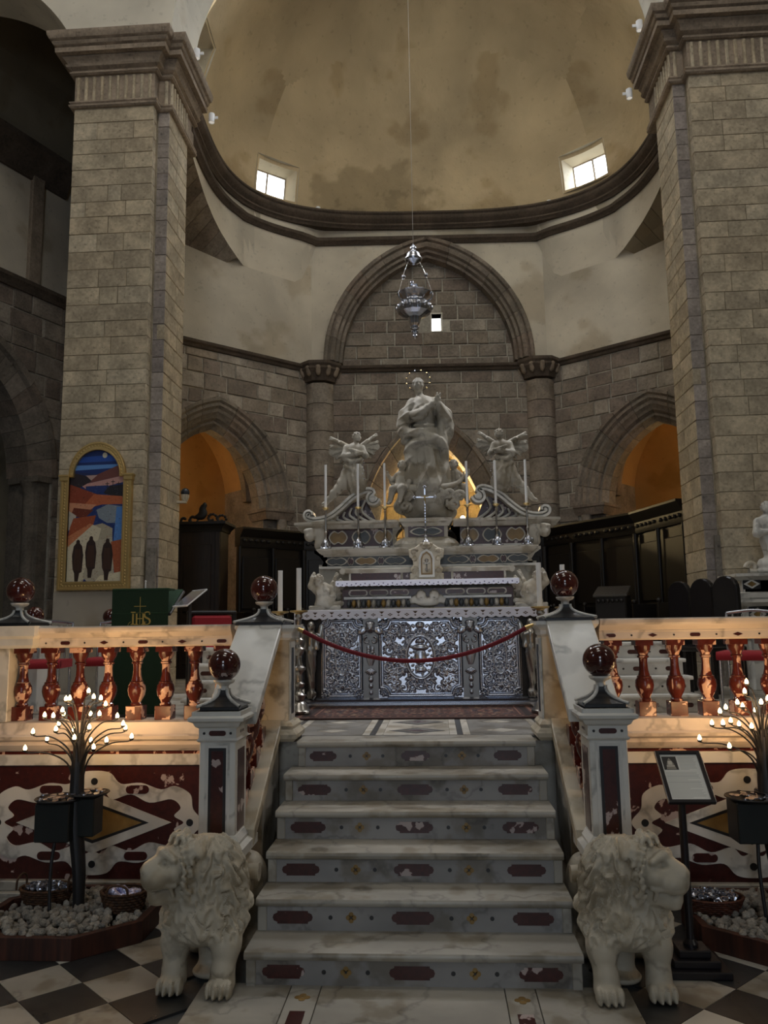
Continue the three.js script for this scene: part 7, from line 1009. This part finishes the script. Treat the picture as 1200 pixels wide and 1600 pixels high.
// ---------------------------------------------------------------- arched picture on the pier
{
  const t = thing('arched_picture', 'arched mosaic picture with three dark robed figures in carved gilt frame', 'picture', [-3.815, 2.12, -5.195]);
  const w = 0.42, sh = 1.33, arc = 0.335, outline = (b, top = arc) => { const p = [[-w + b, b], [w - b, b], [w - b, sh - 0.0], [top + 0.0 - b * 0.2, sh]]; const R = top - b * 0.2; for (let i = 1; i < 24; i++) { const a = Math.PI * i / 24; p.push([Math.cos(a) * R, sh + 0.02 + Math.sin(a) * (0.39 - b)]); } p.push([-R, sh], [-w + b, sh]); return p; };
  obj('frame_moulding', extr(ringShape(outline(0), outline(0.085, 0.30)), 0.05, 0.006).translate(0, 0, 0.004), M.gold, t);
  obj('inner_bead', extr(ringShape(outline(0.07, 0.305), outline(0.088, 0.298)), 0.066, 0.003).translate(0, 0, 0.002), M.gold, t);
  obj('outer_bead', extr(ringShape(outline(-0.004), outline(0.016)), 0.062, 0.004).translate(0, 0, 0.002), M.gold, t);
  for (const s of [-1, 1]) { obj('shoulder_block', [box(s * 0.33, s * 0.44, sh - 0.05, sh + 0.02, 0, 0.08, 0.006), box(s * 0.32, s * 0.45, sh + 0.0, sh + 0.025, 0, 0.09, 0.004)], M.gold, t); }
  const bd = []; for (let i = 0; i < 34; i++) { const y = 0.06 + i * 0.037; for (const s of [-1, 1]) bd.push(T(ball(0.013, 8, 6).scale(1, 1, 0.7), s * (w - 0.042), y, 0.056)); } for (let i = 0; i < 20; i++) bd.push(T(ball(0.013, 8, 6).scale(1, 1, 0.7), -0.36 + i * 0.038, 0.042, 0.056)); for (let i = 0; i <= 26; i++) { const a = Math.PI * i / 26; bd.push(T(ball(0.013, 8, 6).scale(1, 1, 0.7), Math.cos(a) * 0.30, sh + 0.03 + Math.sin(a) * 0.345, 0.056)); } obj('carved_beads', bd, M.gold, t);
  const tex = canvasTex(canvas(512, 1024, (x, W2, H2) => {
    const poly = (c, pts) => { x.fillStyle = c; x.beginPath(); pts.forEach(([a, b], i) => (i ? x.lineTo(a * W2, b * H2) : x.moveTo(a * W2, b * H2))); x.closePath(); x.fill(); };
    x.fillStyle = '#16306e'; x.fillRect(0, 0, W2, H2); const r = seeded(8);
    poly('#2450a8', [[0, 0.06], [1, 0.04], [1, 0.09], [0, 0.10]]); poly('#5d8fd0', [[0, 0.12], [1, 0.115], [1, 0.14], [0, 0.16]]); poly('#1a2a5c', [[0, 0.16], [0.5, 0.19], [1, 0.14], [1, 0.17], [0.4, 0.215], [0, 0.2]]); poly('#70403a', [[0.45, 0.2], [1, 0.10], [1, 0.20], [0.3, 0.26]]); poly('#b79a92', [[0.1, 0.2], [0.5, 0.195], [0.3, 0.27], [0.1, 0.26]]); poly('#c0928a', [[0.2, 0.27], [1, 0.2], [1, 0.25], [0.5, 0.3], [0.3, 0.3]]); poly('#20356f', [[0.3, 0.28], [0.7, 0.275], [0.7, 0.31], [0.3, 0.31]]);
    x.fillStyle = '#d8d2b8'; x.beginPath(); x.ellipse(0.62 * W2, 0.045 * H2, 22, 22, 0, 0, 7); x.fill(); poly('#2a2026', [[0, 0.17], [0.3, 0.2], [0.4, 0.24], [0.15, 0.3], [0, 0.26]]); poly('#1c1a22', [[0.62, 0.33], [0.72, 0.28], [1, 0.27], [1, 0.38], [0.65, 0.34]]);
    poly('#8a3c22', [[0, 0.26], [0.25, 0.30], [0.5, 0.34], [0.45, 0.42], [0.1, 0.45], [0, 0.42]]); poly('#b4603a', [[0.45, 0.34], [0.95, 0.36], [1, 0.42], [0.6, 0.42], [0.2, 0.46]]); poly('#c88a68', [[0, 0.40], [0.5, 0.42], [0.3, 0.5], [0, 0.48]]); poly('#6a2c18', [[0.1, 0.44], [0.45, 0.46], [0.3, 0.52], [0.05, 0.5]]); poly('#b9b2a8', [[0, 0.46], [0.15, 0.5], [0.1, 0.58], [0, 0.62]]); poly('#9a4a28', [[0.1, 0.52], [0.5, 0.5], [0.45, 0.58], [0.15, 0.64], [0, 0.68], [0.05, 0.58]]); poly('#c07850', [[0.0, 0.66], [0.4, 0.56], [0.5, 0.58], [0.1, 0.72], [0, 0.74]]);
    poly('#7f8a94', [[0.5, 0.46], [0.7, 0.42], [1, 0.44], [1, 0.56], [0.7, 0.56], [0.55, 0.52]]); poly('#4f82c6', [[0.86, 0.44], [1, 0.44], [1, 0.7], [0.82, 0.72]]); poly('#a9a08a', [[0.42, 0.58], [0.62, 0.56], [0.8, 0.6], [0.8, 0.76], [0.5, 0.7]]); poly('#cfc6ac', [[0, 0.74], [0.45, 0.57], [0.6, 0.6], [0.5, 0.78], [0.3, 1], [0, 1]]); poly('#b0a894', [[0.45, 0.7], [0.8, 0.66], [0.85, 0.95], [0.4, 1], [0.3, 0.96]]); poly('#a0522e', [[0.78, 0.7], [1, 0.68], [1, 0.92], [0.86, 0.95]]); poly('#d6cdb0', [[0.6, 0.95], [1, 0.92], [1, 1], [0.5, 1]]);
    x.strokeStyle = '#141014'; x.lineWidth = 5; for (const [a, b, h2] of [[0.68, 0.25, 0.05], [0.78, 0.235, 0.065], [0.88, 0.25, 0.05]]) { x.beginPath(); x.moveTo(a * W2, b * H2); x.lineTo(a * W2, (b + h2) * H2); x.moveTo((a - 0.035) * W2, (b + 0.014) * H2); x.lineTo((a + 0.035) * W2, (b + 0.014) * H2); x.stroke(); }
    for (let i = 0; i < 900; i++) { x.fillStyle = ['rgba(0,0,0,.18)', 'rgba(255,255,255,.14)', 'rgba(120,40,20,.2)'][i % 3]; const a = r() * W2, b = H2 * (0.26 + 0.74 * r()); x.beginPath(); x.moveTo(a, b); x.lineTo(a + 6 + r() * 14, b + r() * 8 - 4); x.lineTo(a + r() * 12, b + 4 + r() * 8); x.fill(); }
    for (const [a, b] of [[0.2, 0.70], [0.43, 0.675], [0.72, 0.695]]) { const g = '#2c1a12'; x.fillStyle = g; x.beginPath(); x.ellipse(a * W2, b * H2, 17, 20, 0, 0, 7); x.fill(); poly(g, [[a - 0.035, b + 0.008], [a + 0.035, b + 0.008], [a + 0.075, b + 0.03], [a + 0.10, b + 0.10], [a + 0.08, b + 0.22], [a + 0.04, b + 0.23], [a + 0.02, b + 0.29], [a - 0.04, b + 0.29], [a - 0.05, b + 0.23], [a - 0.08, b + 0.2], [a - 0.10, b + 0.1], [a - 0.075, b + 0.03]]); x.strokeStyle = '#57351f'; x.lineWidth = 4; for (let k = -2; k <= 2; k++) { x.beginPath(); x.moveTo((a + k * 0.02) * W2, (b + 0.05) * H2); x.lineTo((a + k * 0.028) * W2, (b + 0.21) * H2); x.stroke(); } }
  }));
  const s2 = shapeOf(outline(0.08, 0.302)), pg = new THREE.ShapeGeometry(s2, 12), p = pg.attributes.position, uv = pg.attributes.uv; for (let i = 0; i < p.count; i++) uv.setXY(i, (p.getX(i) + 0.34) / 0.68, (p.getY(i) - 0.08) / (sh + 0.33 - 0.08)); obj('mosaic', pg.translate(0, 0, 0.03), std({ map: tex, roughness: 0.5, bumpMap: stoneBump, bumpScale: 0.002 }), t, { uv: false }); obj('back_board', extr(s2, 0.02).translate(0, 0, 0.002), M.woodWarm, t);
}
// ---------------------------------------------------------------- lectern, book rest, chairs
{
  const t = thing('lectern', 'lectern draped in dark green cloth with gold monogram', 'lectern', [-2.25, PH, -2.62]);
  const g = std({ color: L(0.010, 0.040, 0.016), roughness: 0.92 });
  obj('post', [cbox(0.08, 0.86, 0.08, 0, 0.45, -0.05, 0.006), cbox(0.40, 0.04, 0.34, 0, 0.022, -0.02, 0.006)], M.wood, t);
  const top = obj('book_board', cbox(0.50, 0.025, 0.42, 0, 0, 0, 0.006).rotateX(0.5).translate(0, 0.93, -0.06), M.wood, t);
  obj('top_cloth', cbox(0.47, 0.006, 0.43, 0, 0.018, 0, 0.002).rotateX(0.5).translate(0, 0.93, -0.06), g, t);
  const tx = canvasTex(canvas(512, 1024, (x, w, h) => { x.fillStyle = '#0f2a18'; x.fillRect(0, 0, w, h); const r = seeded(2); for (let i = 0; i < 9000; i++) { x.fillStyle = r() < 0.5 ? 'rgba(0,0,0,.08)' : 'rgba(60,110,70,.06)'; x.fillRect(r() * w, r() * h, 2, 5); } x.strokeStyle = '#a58f4c'; x.fillStyle = '#a58f4c'; x.lineWidth = 5; x.beginPath(); x.moveTo(w / 2, 60); x.lineTo(w / 2, 360); x.moveTo(w / 2 - 55, 138); x.lineTo(w / 2 + 55, 138); x.stroke(); x.font = '150px serif'; x.textAlign = 'center'; x.fillText('I', w / 2 - 62, 290); x.fillText('S', w / 2 + 66, 290); x.font = '140px serif'; x.fillText('H', w / 2, 292); x.lineWidth = 4; for (const s of [-1, 1]) { x.beginPath(); x.arc(w / 2 + s * 70, 300, 36, 0, 4.4); x.stroke(); x.beginPath(); x.arc(w / 2 + s * 26, 330, 26, 0, 5); x.stroke(); } }));
  const cw = 0.47, ch = 1.0, pg = new THREE.PlaneGeometry(cw, ch, 40, 20), p = pg.attributes.position; for (let i = 0; i < p.count; i++) p.setZ(i, 0.004 * Math.sin(p.getX(i) * 34) * (0.5 - p.getY(i) / ch)); pg.computeVertexNormals();
  obj('front_drape', pg.translate(0, 1.035 - ch / 2, 0.135), std({ map: tx, roughness: 0.92, side: THREE.DoubleSide }), t, { uv: false });
  obj('drape_edge', box(-cw / 2, cw / 2, 1.03, 1.045, -0.02, 0.137, 0.003), g, t); obj('clip', [cyl(0.006, 0.006, 0.05, 8).translate(0.02, 1.05, 0.08), T(ball(0.009, 8, 6), 0.02, 1.105, 0.08)], M.wax, t);
  const m = thing('book_rest', 'clear acrylic book rest tilted beside the green lectern', 'book rest', [-1.78, PH, -2.30], -0.9);
  obj('rest_plate', box(-0.15, 0.15, -0.1, 0.1, 0, 0.006, 0.002).rotateX(-0.9).translate(0, 0.95, 0), phys({ color: L(0.5, 0.5, 0.5), transmission: 0.6, thickness: 0, roughness: 0.1 }), m); obj('rest_edge', [box(-0.15, 0.15, -0.106, -0.098, -0.004, 0.01, 0.001).rotateX(-0.9).translate(0, 0.95, 0), box(0.148, 0.154, -0.1, 0.1, -0.002, 0.008, 0.001).rotateX(-0.9).translate(0, 0.95, 0), box(-0.15, 0.15, 0.098, 0.104, -0.002, 0.008, 0.001).rotateX(-0.9).translate(0, 0.95, 0)], M.fixture, m); obj('rest_pole', [T(cyl(0.012, 0.012, 0.93, 12), 0, 0.012, 0), T(cyl(0.12, 0.12, 0.014, 24), 0, 0, 0)], M.iron, m);
}
{
  const ch = thing('red_chair', 'chair with red padded seat and steel frame behind the balusters', 'chair', [0, 0, 0], 0, 'red padded chairs behind the rail');
  obj('seat', new THREE.BoxGeometry(0.44, 0.07, 0.42, 6, 2, 6).translate(0, 0.43, 0), M.seat, ch); obj('seat_front', cyl(0.035, 0.035, 0.44, 14).rotateZ(Math.PI / 2).translate(0.22, 0.43, 0.21), M.seat, ch);
  for (const s of [-1, 1]) { obj('leg', T(cyl(0.011, 0.011, 0.42, 10), s * 0.2, 0, 0.19), M.silver, ch); obj('leg', tube([[s * 0.2, 0, -0.22], [s * 0.2, 0.42, -0.2], [s * 0.2, 0.62, -0.22], [s * 0.2, 0.78, -0.27]], 0.011, 20, 10), M.silver, ch); }
  for (let i = -2; i <= 2; i++) obj('back_slat', tube([[i * 0.075, 0.47, -0.2], [i * 0.075, 0.62, -0.22], [i * 0.075, 0.77, -0.268]], 0.008, 10, 8), M.silverOld, ch); obj('back_rail', tube([[-0.2, 0.78, -0.27], [0, 0.80, -0.285], [0.2, 0.78, -0.27]], 0.013, 16, 10), M.silver, ch);
  [[-3.3, -2.95, 0.2], [-2.82, -3.35, 0.1], [2.72, -2.95, -0.5]].forEach(([x, z, a], i) => { if (i) copyOf(ch, [x, PH, z], a, i === 2 ? 'chair with red padded seat beside the white marble side steps' : 'chair with red padded seat next to the green draped lectern'); else { ch.position.set(x, PH, z); ch.rotation.y = a; } });
  const a = thing('armchair', 'dark wooden armchair with red upholstered back before the crested stall end', 'chair', [-2.42, PH, -5.4], 0.5);
  obj('seat', cbox(0.56, 0.12, 0.52, 0, 0.46, 0, 0.03), M.seat, a); obj('backrest', cbox(0.48, 0.30, 0.07, 0, 0.72, -0.24, 0.03), M.seat, a); for (const x of [-0.27, 0.27]) { obj('leg', cbox(0.05, 0.44, 0.05, x, 0.222, 0.22, 0.004), M.wood, a); obj('leg', cbox(0.05, 0.90, 0.05, x, 0.452, -0.25, 0.004), M.wood, a); obj('armrest', cbox(0.06, 0.04, 0.5, x, 0.68, 0, 0.01), M.wood, a); obj('arm_post', cbox(0.04, 0.22, 0.04, x, 0.56, 0.2, 0.004), M.wood, a); } obj('top_rail', cbox(0.6, 0.05, 0.06, 0, 0.90, -0.25, 0.015), M.wood, a);
  // high backed dark chairs before the pier
  const h = thing('high_back_chair', 'glossy black high back chair with rounded top by the bare pier', 'chair', [0, 0, 0], 0, 'three high back chairs beside the pier'); const gl = std({ color: L(0.012, 0.011, 0.012), roughness: 0.18 });
  const bs = shapeOf([[-0.15, 0.45], [0.15, 0.45], [0.15, 1.02], ...[...Array(9)].map((_, i) => { const t2 = Math.PI * (i + 1) / 10; return [Math.cos(t2) * 0.15, 1.02 + Math.sin(t2) * 0.12]; }), [-0.15, 1.02]]); obj('backrest', extr(bs, 0.035, 0.012).translate(0, 0, -0.22), gl, h); obj('seat', cbox(0.42, 0.05, 0.42, 0, 0.45, 0, 0.01), gl, h); for (const x of [-0.18, 0.18]) for (const z of [-0.18, 0.18]) obj('leg', cbox(0.04, 0.43, 0.04, x, 0.216, z, 0.004), gl, h);
  [[2.62, -4.95], [2.72, -4.5], [2.80, -4.05]].forEach(([x, z], i) => { if (i) copyOf(h, [x, PH, z], -1.15); else { h.position.set(x, PH, z); h.rotation.y = -1.15; } });
}
// marble side steps behind the rails
for (const s of [-1, 1]) {
  const t = thing('side_steps', s < 0 ? 'white marble side steps with red inlays behind the rail by the lectern' : 'white marble side steps with red inlays behind the rail by the high back chairs', 'steps', [s < 0 ? -1.60 : 1.86, PH, -2.75]);
  for (let k = 0; k < 4; k++) { const y = (k + 1) * 0.135; obj('tread', sweep([[-0.25, y - 0.03], [0.01, y - 0.03], [0.018, y - 0.015], [0.01, y], [-0.25, y]], [[-0.38, -k * 0.17], [0.38, -k * 0.17]], 1), M.marble, t); const r = obj('riser', box(-0.36, 0.36, y - 0.135, y - 0.03, -0.8, -k * 0.17 - 0.015), M.marble, t); for (const x of [-0.27, 0.0, 0.27]) obj('tablet', extr(shapeOf(pill(0.055, 0.018)), 0.004).translate(x, y - 0.082, -k * 0.17 - 0.016), M.redDark, r); for (const x of [-0.135, 0.135]) obj('dot', cyl(0.009, 0.009, 0.004, 10).rotateX(Math.PI / 2).translate(x, y - 0.082, -k * 0.17 - 0.016), M.black, r); }
}
// marble posts with balls behind the rail
[[-3.55, -3.3, 'red ball finial on a marble post between the rail pedestal and the picture'], [-3.32, -4.5, 'small red ball finial on a marble post under the arched picture']].forEach(([x, z, l]) => { const p = thing('ball_post', l, 'post', [x, PH, z]); obj('shaft', [cbox(0.2, 0.60, 0.2, 0, 0.30, 0, 0.004), cbox(0.26, 0.04, 0.26, 0, 0.61, 0, 0.004)], M.marble, p); finial(p, 0, 0.62, 0, 0.085, 0.12); });
// ---------------------------------------------------------------- choir stalls
function stallRun(label, pts, hTop, cat = 'choir stall') {
  const t = thing('choir_stall', label, cat, [0, PH, 0]);
  const h = hTop - PH;
  for (let i = 0; i < pts.length - 1; i++) {
    const [x0, z0] = pts[i], [x1, z1] = pts[i + 1], len = Math.hypot(x1 - x0, z1 - z0), n = Math.max(1, Math.round(len / 0.62)), g = part('stall_bay', t); g.position.set(x0, 0, z0); g.rotation.y = -Math.atan2(z1 - z0, x1 - x0);
    const w = len / n; obj('back_panel', box(0, len, 0, h - 0.25, -0.08, -0.03), M.wood, g); obj('cornice', [sweep([[-0.1, h - 0.30], [0.03, h - 0.30], [0.05, h - 0.24], [0.05, h - 0.15], [0.12, h - 0.06], [0.14, h - 0.03], [0.14, h], [-0.1, h]], [[0, -0.03], [len, -0.03]], 1)], M.wood, g);
    for (let k = 0; k <= n; k++) { obj('divider', [cbox(0.05, 0.95, 0.5, k * w, 0.476, 0.2, 0.006), T(cyl(0.022, 0.03, h - 1.25, 12), k * w, 0.95, 0.02), T(ball(0.035, 12, 8), k * w, 0.98, 0.42)], M.wood, g); if (k < n) { obj('raised_panel', cbox(w - 0.14, h - 1.45, 0.03, (k + 0.5) * w, 1.0 + (h - 1.45) / 2, -0.02, 0.012), M.wood, g); obj('seat', cbox(w - 0.06, 0.05, 0.4, (k + 0.5) * w, 0.45, 0.2, 0.01), M.wood, g); for (let q = 0; q < 5; q++) obj('carved_frieze', T(ball(0.028, 10, 8).scale(1.4, 1, 0.6), (k + 0.14 + q * 0.18) * w, h - 0.2, 0.03), M.wood, g); } }
  }
  return t;
}
stallRun('dark carved wooden choir stalls curving behind the high altar on the crested end side', [[-2.86, -8.22], [-2.0, -9.1], [-1.0, -9.2]], 3.2);
stallRun('dark carved wooden choir stalls with pierced frieze beside the bare pier', [[0.02, -9.25], [1.95, -9.3], [3.02, -7.62], [3.32, -6.35]], 3.2);
{
  const t = thing('stall_end', 'tall carved wooden stall end with panelled front and leaf crest', 'choir stall', [-3.34, PH, -7.85]);
  const h = 2.18; obj('body', box(-0.34, 0.34, 0, h, -0.25, 0.2, 0.006), M.woodWarm, t); obj('cornice', sweep([[-0.2, h - 0.04], [0.02, h - 0.04], [0.03, h], [0.07, h + 0.05], [0.09, h + 0.06], [0.09, h + 0.1], [-0.2, h + 0.1]], rectPath(-0.34, 0.34, -0.25, 0.2), -1, true), M.wood, t); obj('cornice_top', box(-0.3, 0.3, h, h + 0.095, -0.2, 0.15), M.wood, t);
  for (const x of [-0.3, 0.3]) obj('pilaster', cbox(0.07, h - 0.1, 0.03, x, h / 2, 0.21, 0.006), M.woodWarm, t); obj('door_panel', [cbox(0.42, 1.0, 0.03, 0, 1.45, 0.21, 0.012), cbox(0.42, 0.6, 0.03, 0, 0.5, 0.21, 0.012)], M.woodWarm, t);
  const c = []; for (let i = 0; i < 7; i++) c.push(egg([Math.sin(i) * 0.02 + (i - 3) * 0.012, 0.12 + i * 0.028, 0], [0.085 - i * 0.008, 0.05, 0.03], null, 0.01)); for (const s of [-1, 1]) for (let k = 0; k < 2; k++) for (let i = 0; i < 10; i++) { const q = i / 10, a = q * 6 * s, R = 0.08 * (1 - 0.75 * q); c.push(egg([s * (0.14 + k * 0.14) + Math.cos(a) * R, 0.09 - k * 0.02 + Math.sin(a) * R, 0], [0.022, 0.022, 0.022], null, 0.006)); } obj('crest', sculpt(c, 0.01, null, 0.01).translate(0.02, h + 0.08, 0.05), M.wood, t);
  const b = thing('prayer_desk', 'small dark carved desk standing before the choir stalls by the bare pier', 'desk', [2.35, PH, -6.3], -0.4); obj('front', cbox(0.36, 1.05, 0.05, 0, 0.527, 0.1, 0.006), M.wood, b); obj('side', [cbox(0.04, 1.05, 0.32, -0.17, 0.527, -0.05, 0.006), cbox(0.04, 1.05, 0.32, 0.17, 0.527, -0.05, 0.006)], M.wood, b); obj('desk_top', cbox(0.42, 0.03, 0.36, 0, 0, 0, 0.008).rotateX(0.35).translate(0, 1.10, -0.02), std({ color: L(0.05, 0.045, 0.04), roughness: 0.25 }), b); obj('carved_edge', [...Array(6)].map((_, i) => T(ball(0.025, 10, 8), -0.14 + i * 0.056, 0.98, 0.13)), M.wood, b);
}
// ---------------------------------------------------------------- marble side altar with figure at the frame edge
{
  const t = thing('side_altar', 'small white marble side altar with inlaid panels against the bare pier', 'altar', [3.9, PH, -4.9]);
  const tier = (y0, y1, hw, m) => { obj('tier', sweep([[-0.2, y0], [-0.02, y0], [0.0, y0 + 0.02], [0.0, y0 + (y1 - y0) * 0.25], [-0.05, y0 + (y1 - y0) * 0.3], [-0.05, y1 - 0.07], [-0.02, y1 - 0.05], [0.03, y1 - 0.03], [0.03, y1], [-0.2, y1]], rectPath(-hw, hw, -0.25, 0.25), -1, true), M.marble, t); obj('tier_core', box(-hw + 0.08, hw - 0.08, y0, y1 - 0.002, -0.2, 0.2), M.marble, t); for (let i = 0; i < 4; i++) { const x = -hw + 0.15 + i * 0.30, y = y0 + (y1 - y0) * 0.60, hh = (y1 - y0) * 0.20; obj('panel', box(x - 0.09, x + 0.09, y - hh, y + hh, 0.19, 0.204), i & 1 ? M.redDark : M.black, t); obj('inlay', extr(ringShape(lozenge(0.085, hh * 0.9), lozenge(0.05, hh * 0.55)), 0.008).translate(x, y, 0.2), M.marble, t); obj('inlay', extr(shapeOf(lozenge(0.045, hh * 0.5)), 0.006).translate(x, y, 0.2), M.ochre, t); } };
  obj('lower_block', box(-0.5, 0.5, 0, 0.55, -0.25, 0.22, 0.01), M.marble, t); tier(0.55, 0.93, 0.56); tier(0.93, 1.20, 0.60);
  obj('scroll', [-1, 1].flatMap((s) => { const p = []; for (let i = 0; i <= 20; i++) { const q = i / 20, a = s > 0 ? q * 5.5 : Math.PI - q * 5.5, R = 0.055 * (1 - 0.6 * q); p.push([s * 0.40 + Math.cos(a) * R, 1.27 + Math.sin(a) * R, 0.1]); } return [taper(p, 0.03, 0.02, 30, 10), taper([[s * 0.43, 1.235, 0.1], [s * 0.3, 1.23, 0.1], [s * 0.2, 1.29, 0.1], [s * 0.16, 1.40, 0.1]], 0.035, 0.03, 20, 10)]; }), M.carved, t);
  const f = thing('niche_figure', 'small white marble standing figure on the side altar by the pier', 'sculpture', [3.70, PH + 1.20, -4.80]);
  obj('figure', sculpt([...headOf(0, 0.70, 0.02, 0.06, -0.4), bone([0, 0.63, 0], [0, 0.59, 0], 0.03, 0.04), bone([-0.08, 0.56, 0], [0.08, 0.56, 0], 0.045, 0.045), bone([0, 0.55, 0], [0, 0.36, 0], 0.09, 0.085), ...chain([[-0.1, 0.55, 0], [-0.13, 0.43, 0.05], [-0.05, 0.44, 0.12]], [0.045, 0.045, 0.025]), ...handOf(-0.04, 0.445, 0.125, 0.02, 0.8, 0.2, 0.3), ...chain([[0.1, 0.55, 0], [0.12, 0.42, 0.05], [0.04, 0.41, 0.12]], [0.045, 0.04, 0.025]), bone([0, 0.36, 0], [0.01, 0.16, 0], 0.085, 0.06), egg([-0.02, 0.10, 0.03], [0.13, 0.08, 0.1]), egg([0.0, 0.035, 0.02], [0.16, 0.04, 0.12]), ...chain([[-0.04, 0.35, 0.06], [-0.03, 0.25, 0.08], [-0.04, 0.16, 0.07]], [0.016, 0.02, 0.02])], 0.009, (x, y) => (y < 0.4 ? 0.003 * Math.sin(x * 120) : 0), 0.025), M.marble, f);
}
// ---------------------------------------------------------------- small fittings
{
  const s0 = thing('spotlight', 'small white cylinder spotlight fixed on the stone cornice', 'spotlight', [0, 0, 0], 0, 'white cylinder spotlights along the cornice');
  obj('housing', lathe([[0.036, 0], [0.042, 0], [0.042, 0.13], [0.036, 0.135], [0, 0.135]], 20), M.fixture, s0); obj('lens', T(cyl(0.035, 0.035, 0.01, 18), 0, 0.006, 0), std({ color: L(0.02, 0.02, 0.02), emissive: L(1, 0.92, 0.8), emissiveIntensity: 0.25, roughness: 0.4 }), s0); obj('bracket', box(-0.008, 0.008, 0.05, 0.09, -0.09, -0.035, 0.002), M.fixture, s0);
  const loc = (u, v) => [AP[0] + u * Math.cos(AT) + v * Math.sin(AT), AP[2] - u * Math.sin(AT) + v * Math.cos(AT)], [ax, az] = loc(-1.95, 0.24), [bx, bz] = loc(2.2, 0.30);
  [[-2.84, 9.13, -5.55, -1.57], [-2.84, 8.70, -6.28, -1.57], [ax, 9.03, az, 0], [bx, 9.02, bz, 0], [2.93, 9.16, -5.56, 1.57], [2.93, 8.68, -6.22, 1.57]].forEach(([x, y, z, a], i) => { const lab = ['white cylinder spotlight on the inner cornice of the picture pier, towards the nave', 'white cylinder spotlight on the inner cornice end of the picture pier, towards the apse', 'white cylinder spotlight on the curved cornice below the dome window by the damp stain', 'white cylinder spotlight on the curved cornice below the dome window of the bare pier side', 'white cylinder spotlight on the inner cornice of the bare pier, towards the nave', 'white cylinder spotlight on the inner cornice end of the bare pier, towards the apse'][i]; if (!i) s0.userData.label = lab; if (i !== 2 && i !== 3) { const sp = new THREE.SpotLight(new THREE.Color(0.95, 0.96, 1.0), 17, 0, 0.42, 0.6); sp.position.set(x, y - 0.008, z); sp.target.position.set(x < 0 ? -0.2 : 0.25, i === 0 || i === 4 ? 2.3 : 3.4, -4.3); sp.castShadow = true; sp.shadow.radius = 0.3; scene.add(sp, sp.target); } if (i) copyOf(s0, [x, y, z], a, lab); else { s0.position.set(x, y, z); s0.rotation.y = a; } });
  const c = thing('security_camera', 'small dark dome camera on a bracket on the pier with the picture', 'camera', [-3.02, 3.33, -6.0]); obj('bracket', [box(-0.12, 0.02, -0.09, -0.06, -0.03, 0.03, 0.004), T(lathe([[0, 0], [0.03, 0], [0.05, 0.05], [0.055, 0.09], [0, 0.09]], 18), 0.0, -0.07, 0)], M.cream, c); obj('dome', T(new THREE.SphereGeometry(0.056, 20, 14), 0, 0.05, 0), std({ color: L(0.015, 0.02, 0.03), roughness: 0.15 }), c);
  for (const [x, s, l] of [[-3.19, -1, 'narrow grey stone slab leaning on the pier beside the arched picture'], [3.37, 1, 'narrow grey stone slab leaning on the pier beside the side altar']]) { const p = thing('stone_slab', l, 'slab', [x, PH, -5.30], 0); obj('slab', [cbox(0.11, 1.15, 0.05, 0, 0.576, 0, 0.006), cbox(0.12, 0.55, 0.035, 0, 1.40, -0.01, 0.004)], stoneMat(0.34, 0.31, 0.28), p); }
  const q = thing('rendered_base', 'plain grey rendered patch at the foot of the pier below the picture', 'wall base', [-3.80, PH, -5.19]); q.userData.kind = 'structure'; obj('render_coat', box(-0.50, 0.49, 0, 1.16, -0.012, 0.012, 0.004), std({ color: L(0.50, 0.46, 0.40), map: plasterTex, roughness: 0.95 }), q);
  // lamps of the ambulatory
  const lampMat = std({ color: L(1, 0.9, 0.7), emissive: L(1, 0.80, 0.48), emissiveIntensity: 14, roughness: 0.5 });
  const lamp = (l, x, y, z, power, col, ang) => { const t = thing('ambulatory_lamp', l, 'lamp', [x, y, z], ang); obj('shade', lathe([[0.045, 0], [0.055, 0.0], [0.05, 0.08], [0.02, 0.11], [0, 0.11]], 18).rotateX(Math.PI / 2).translate(0, 0, -0.11), M.iron, t); obj('lamp_glass', ball(0.042, 16, 12), lampMat, t); const p = new THREE.PointLight(col, power); p.castShadow = true; p.shadow.radius = 2; t.add(p); return t; };
  lamp('bright spotlight behind the statue, level with the crescent moon', 0.40, 4.14, -10.45, 3.2, new THREE.Color(1, 0.74, 0.36), 0); lamp('bright spotlight behind the statue, level with the cloud base', 0.67, 3.56, -10.45, 3.2, new THREE.Color(1, 0.74, 0.36), 0);
  for (const s of [-1, 1]) { const A2 = AT - s * AL, ox = s * 2.1, u = ox + Math.cos(-s * AL) * s * 2.95 + Math.sin(-s * AL) * -1.0, v = 0 - Math.sin(-s * AL) * s * 2.95 + Math.cos(-s * AL) * -1.0, [wx, wz] = loc(u, v); lamp(s < 0 ? 'lamp inside the ambulatory bay behind the crested stall end' : 'lamp inside the ambulatory bay behind the plain black stalls', wx, 4.2, wz, 1.6, new THREE.Color(1, 0.70, 0.34), A2); }
}

renderer.render(scene, camera);
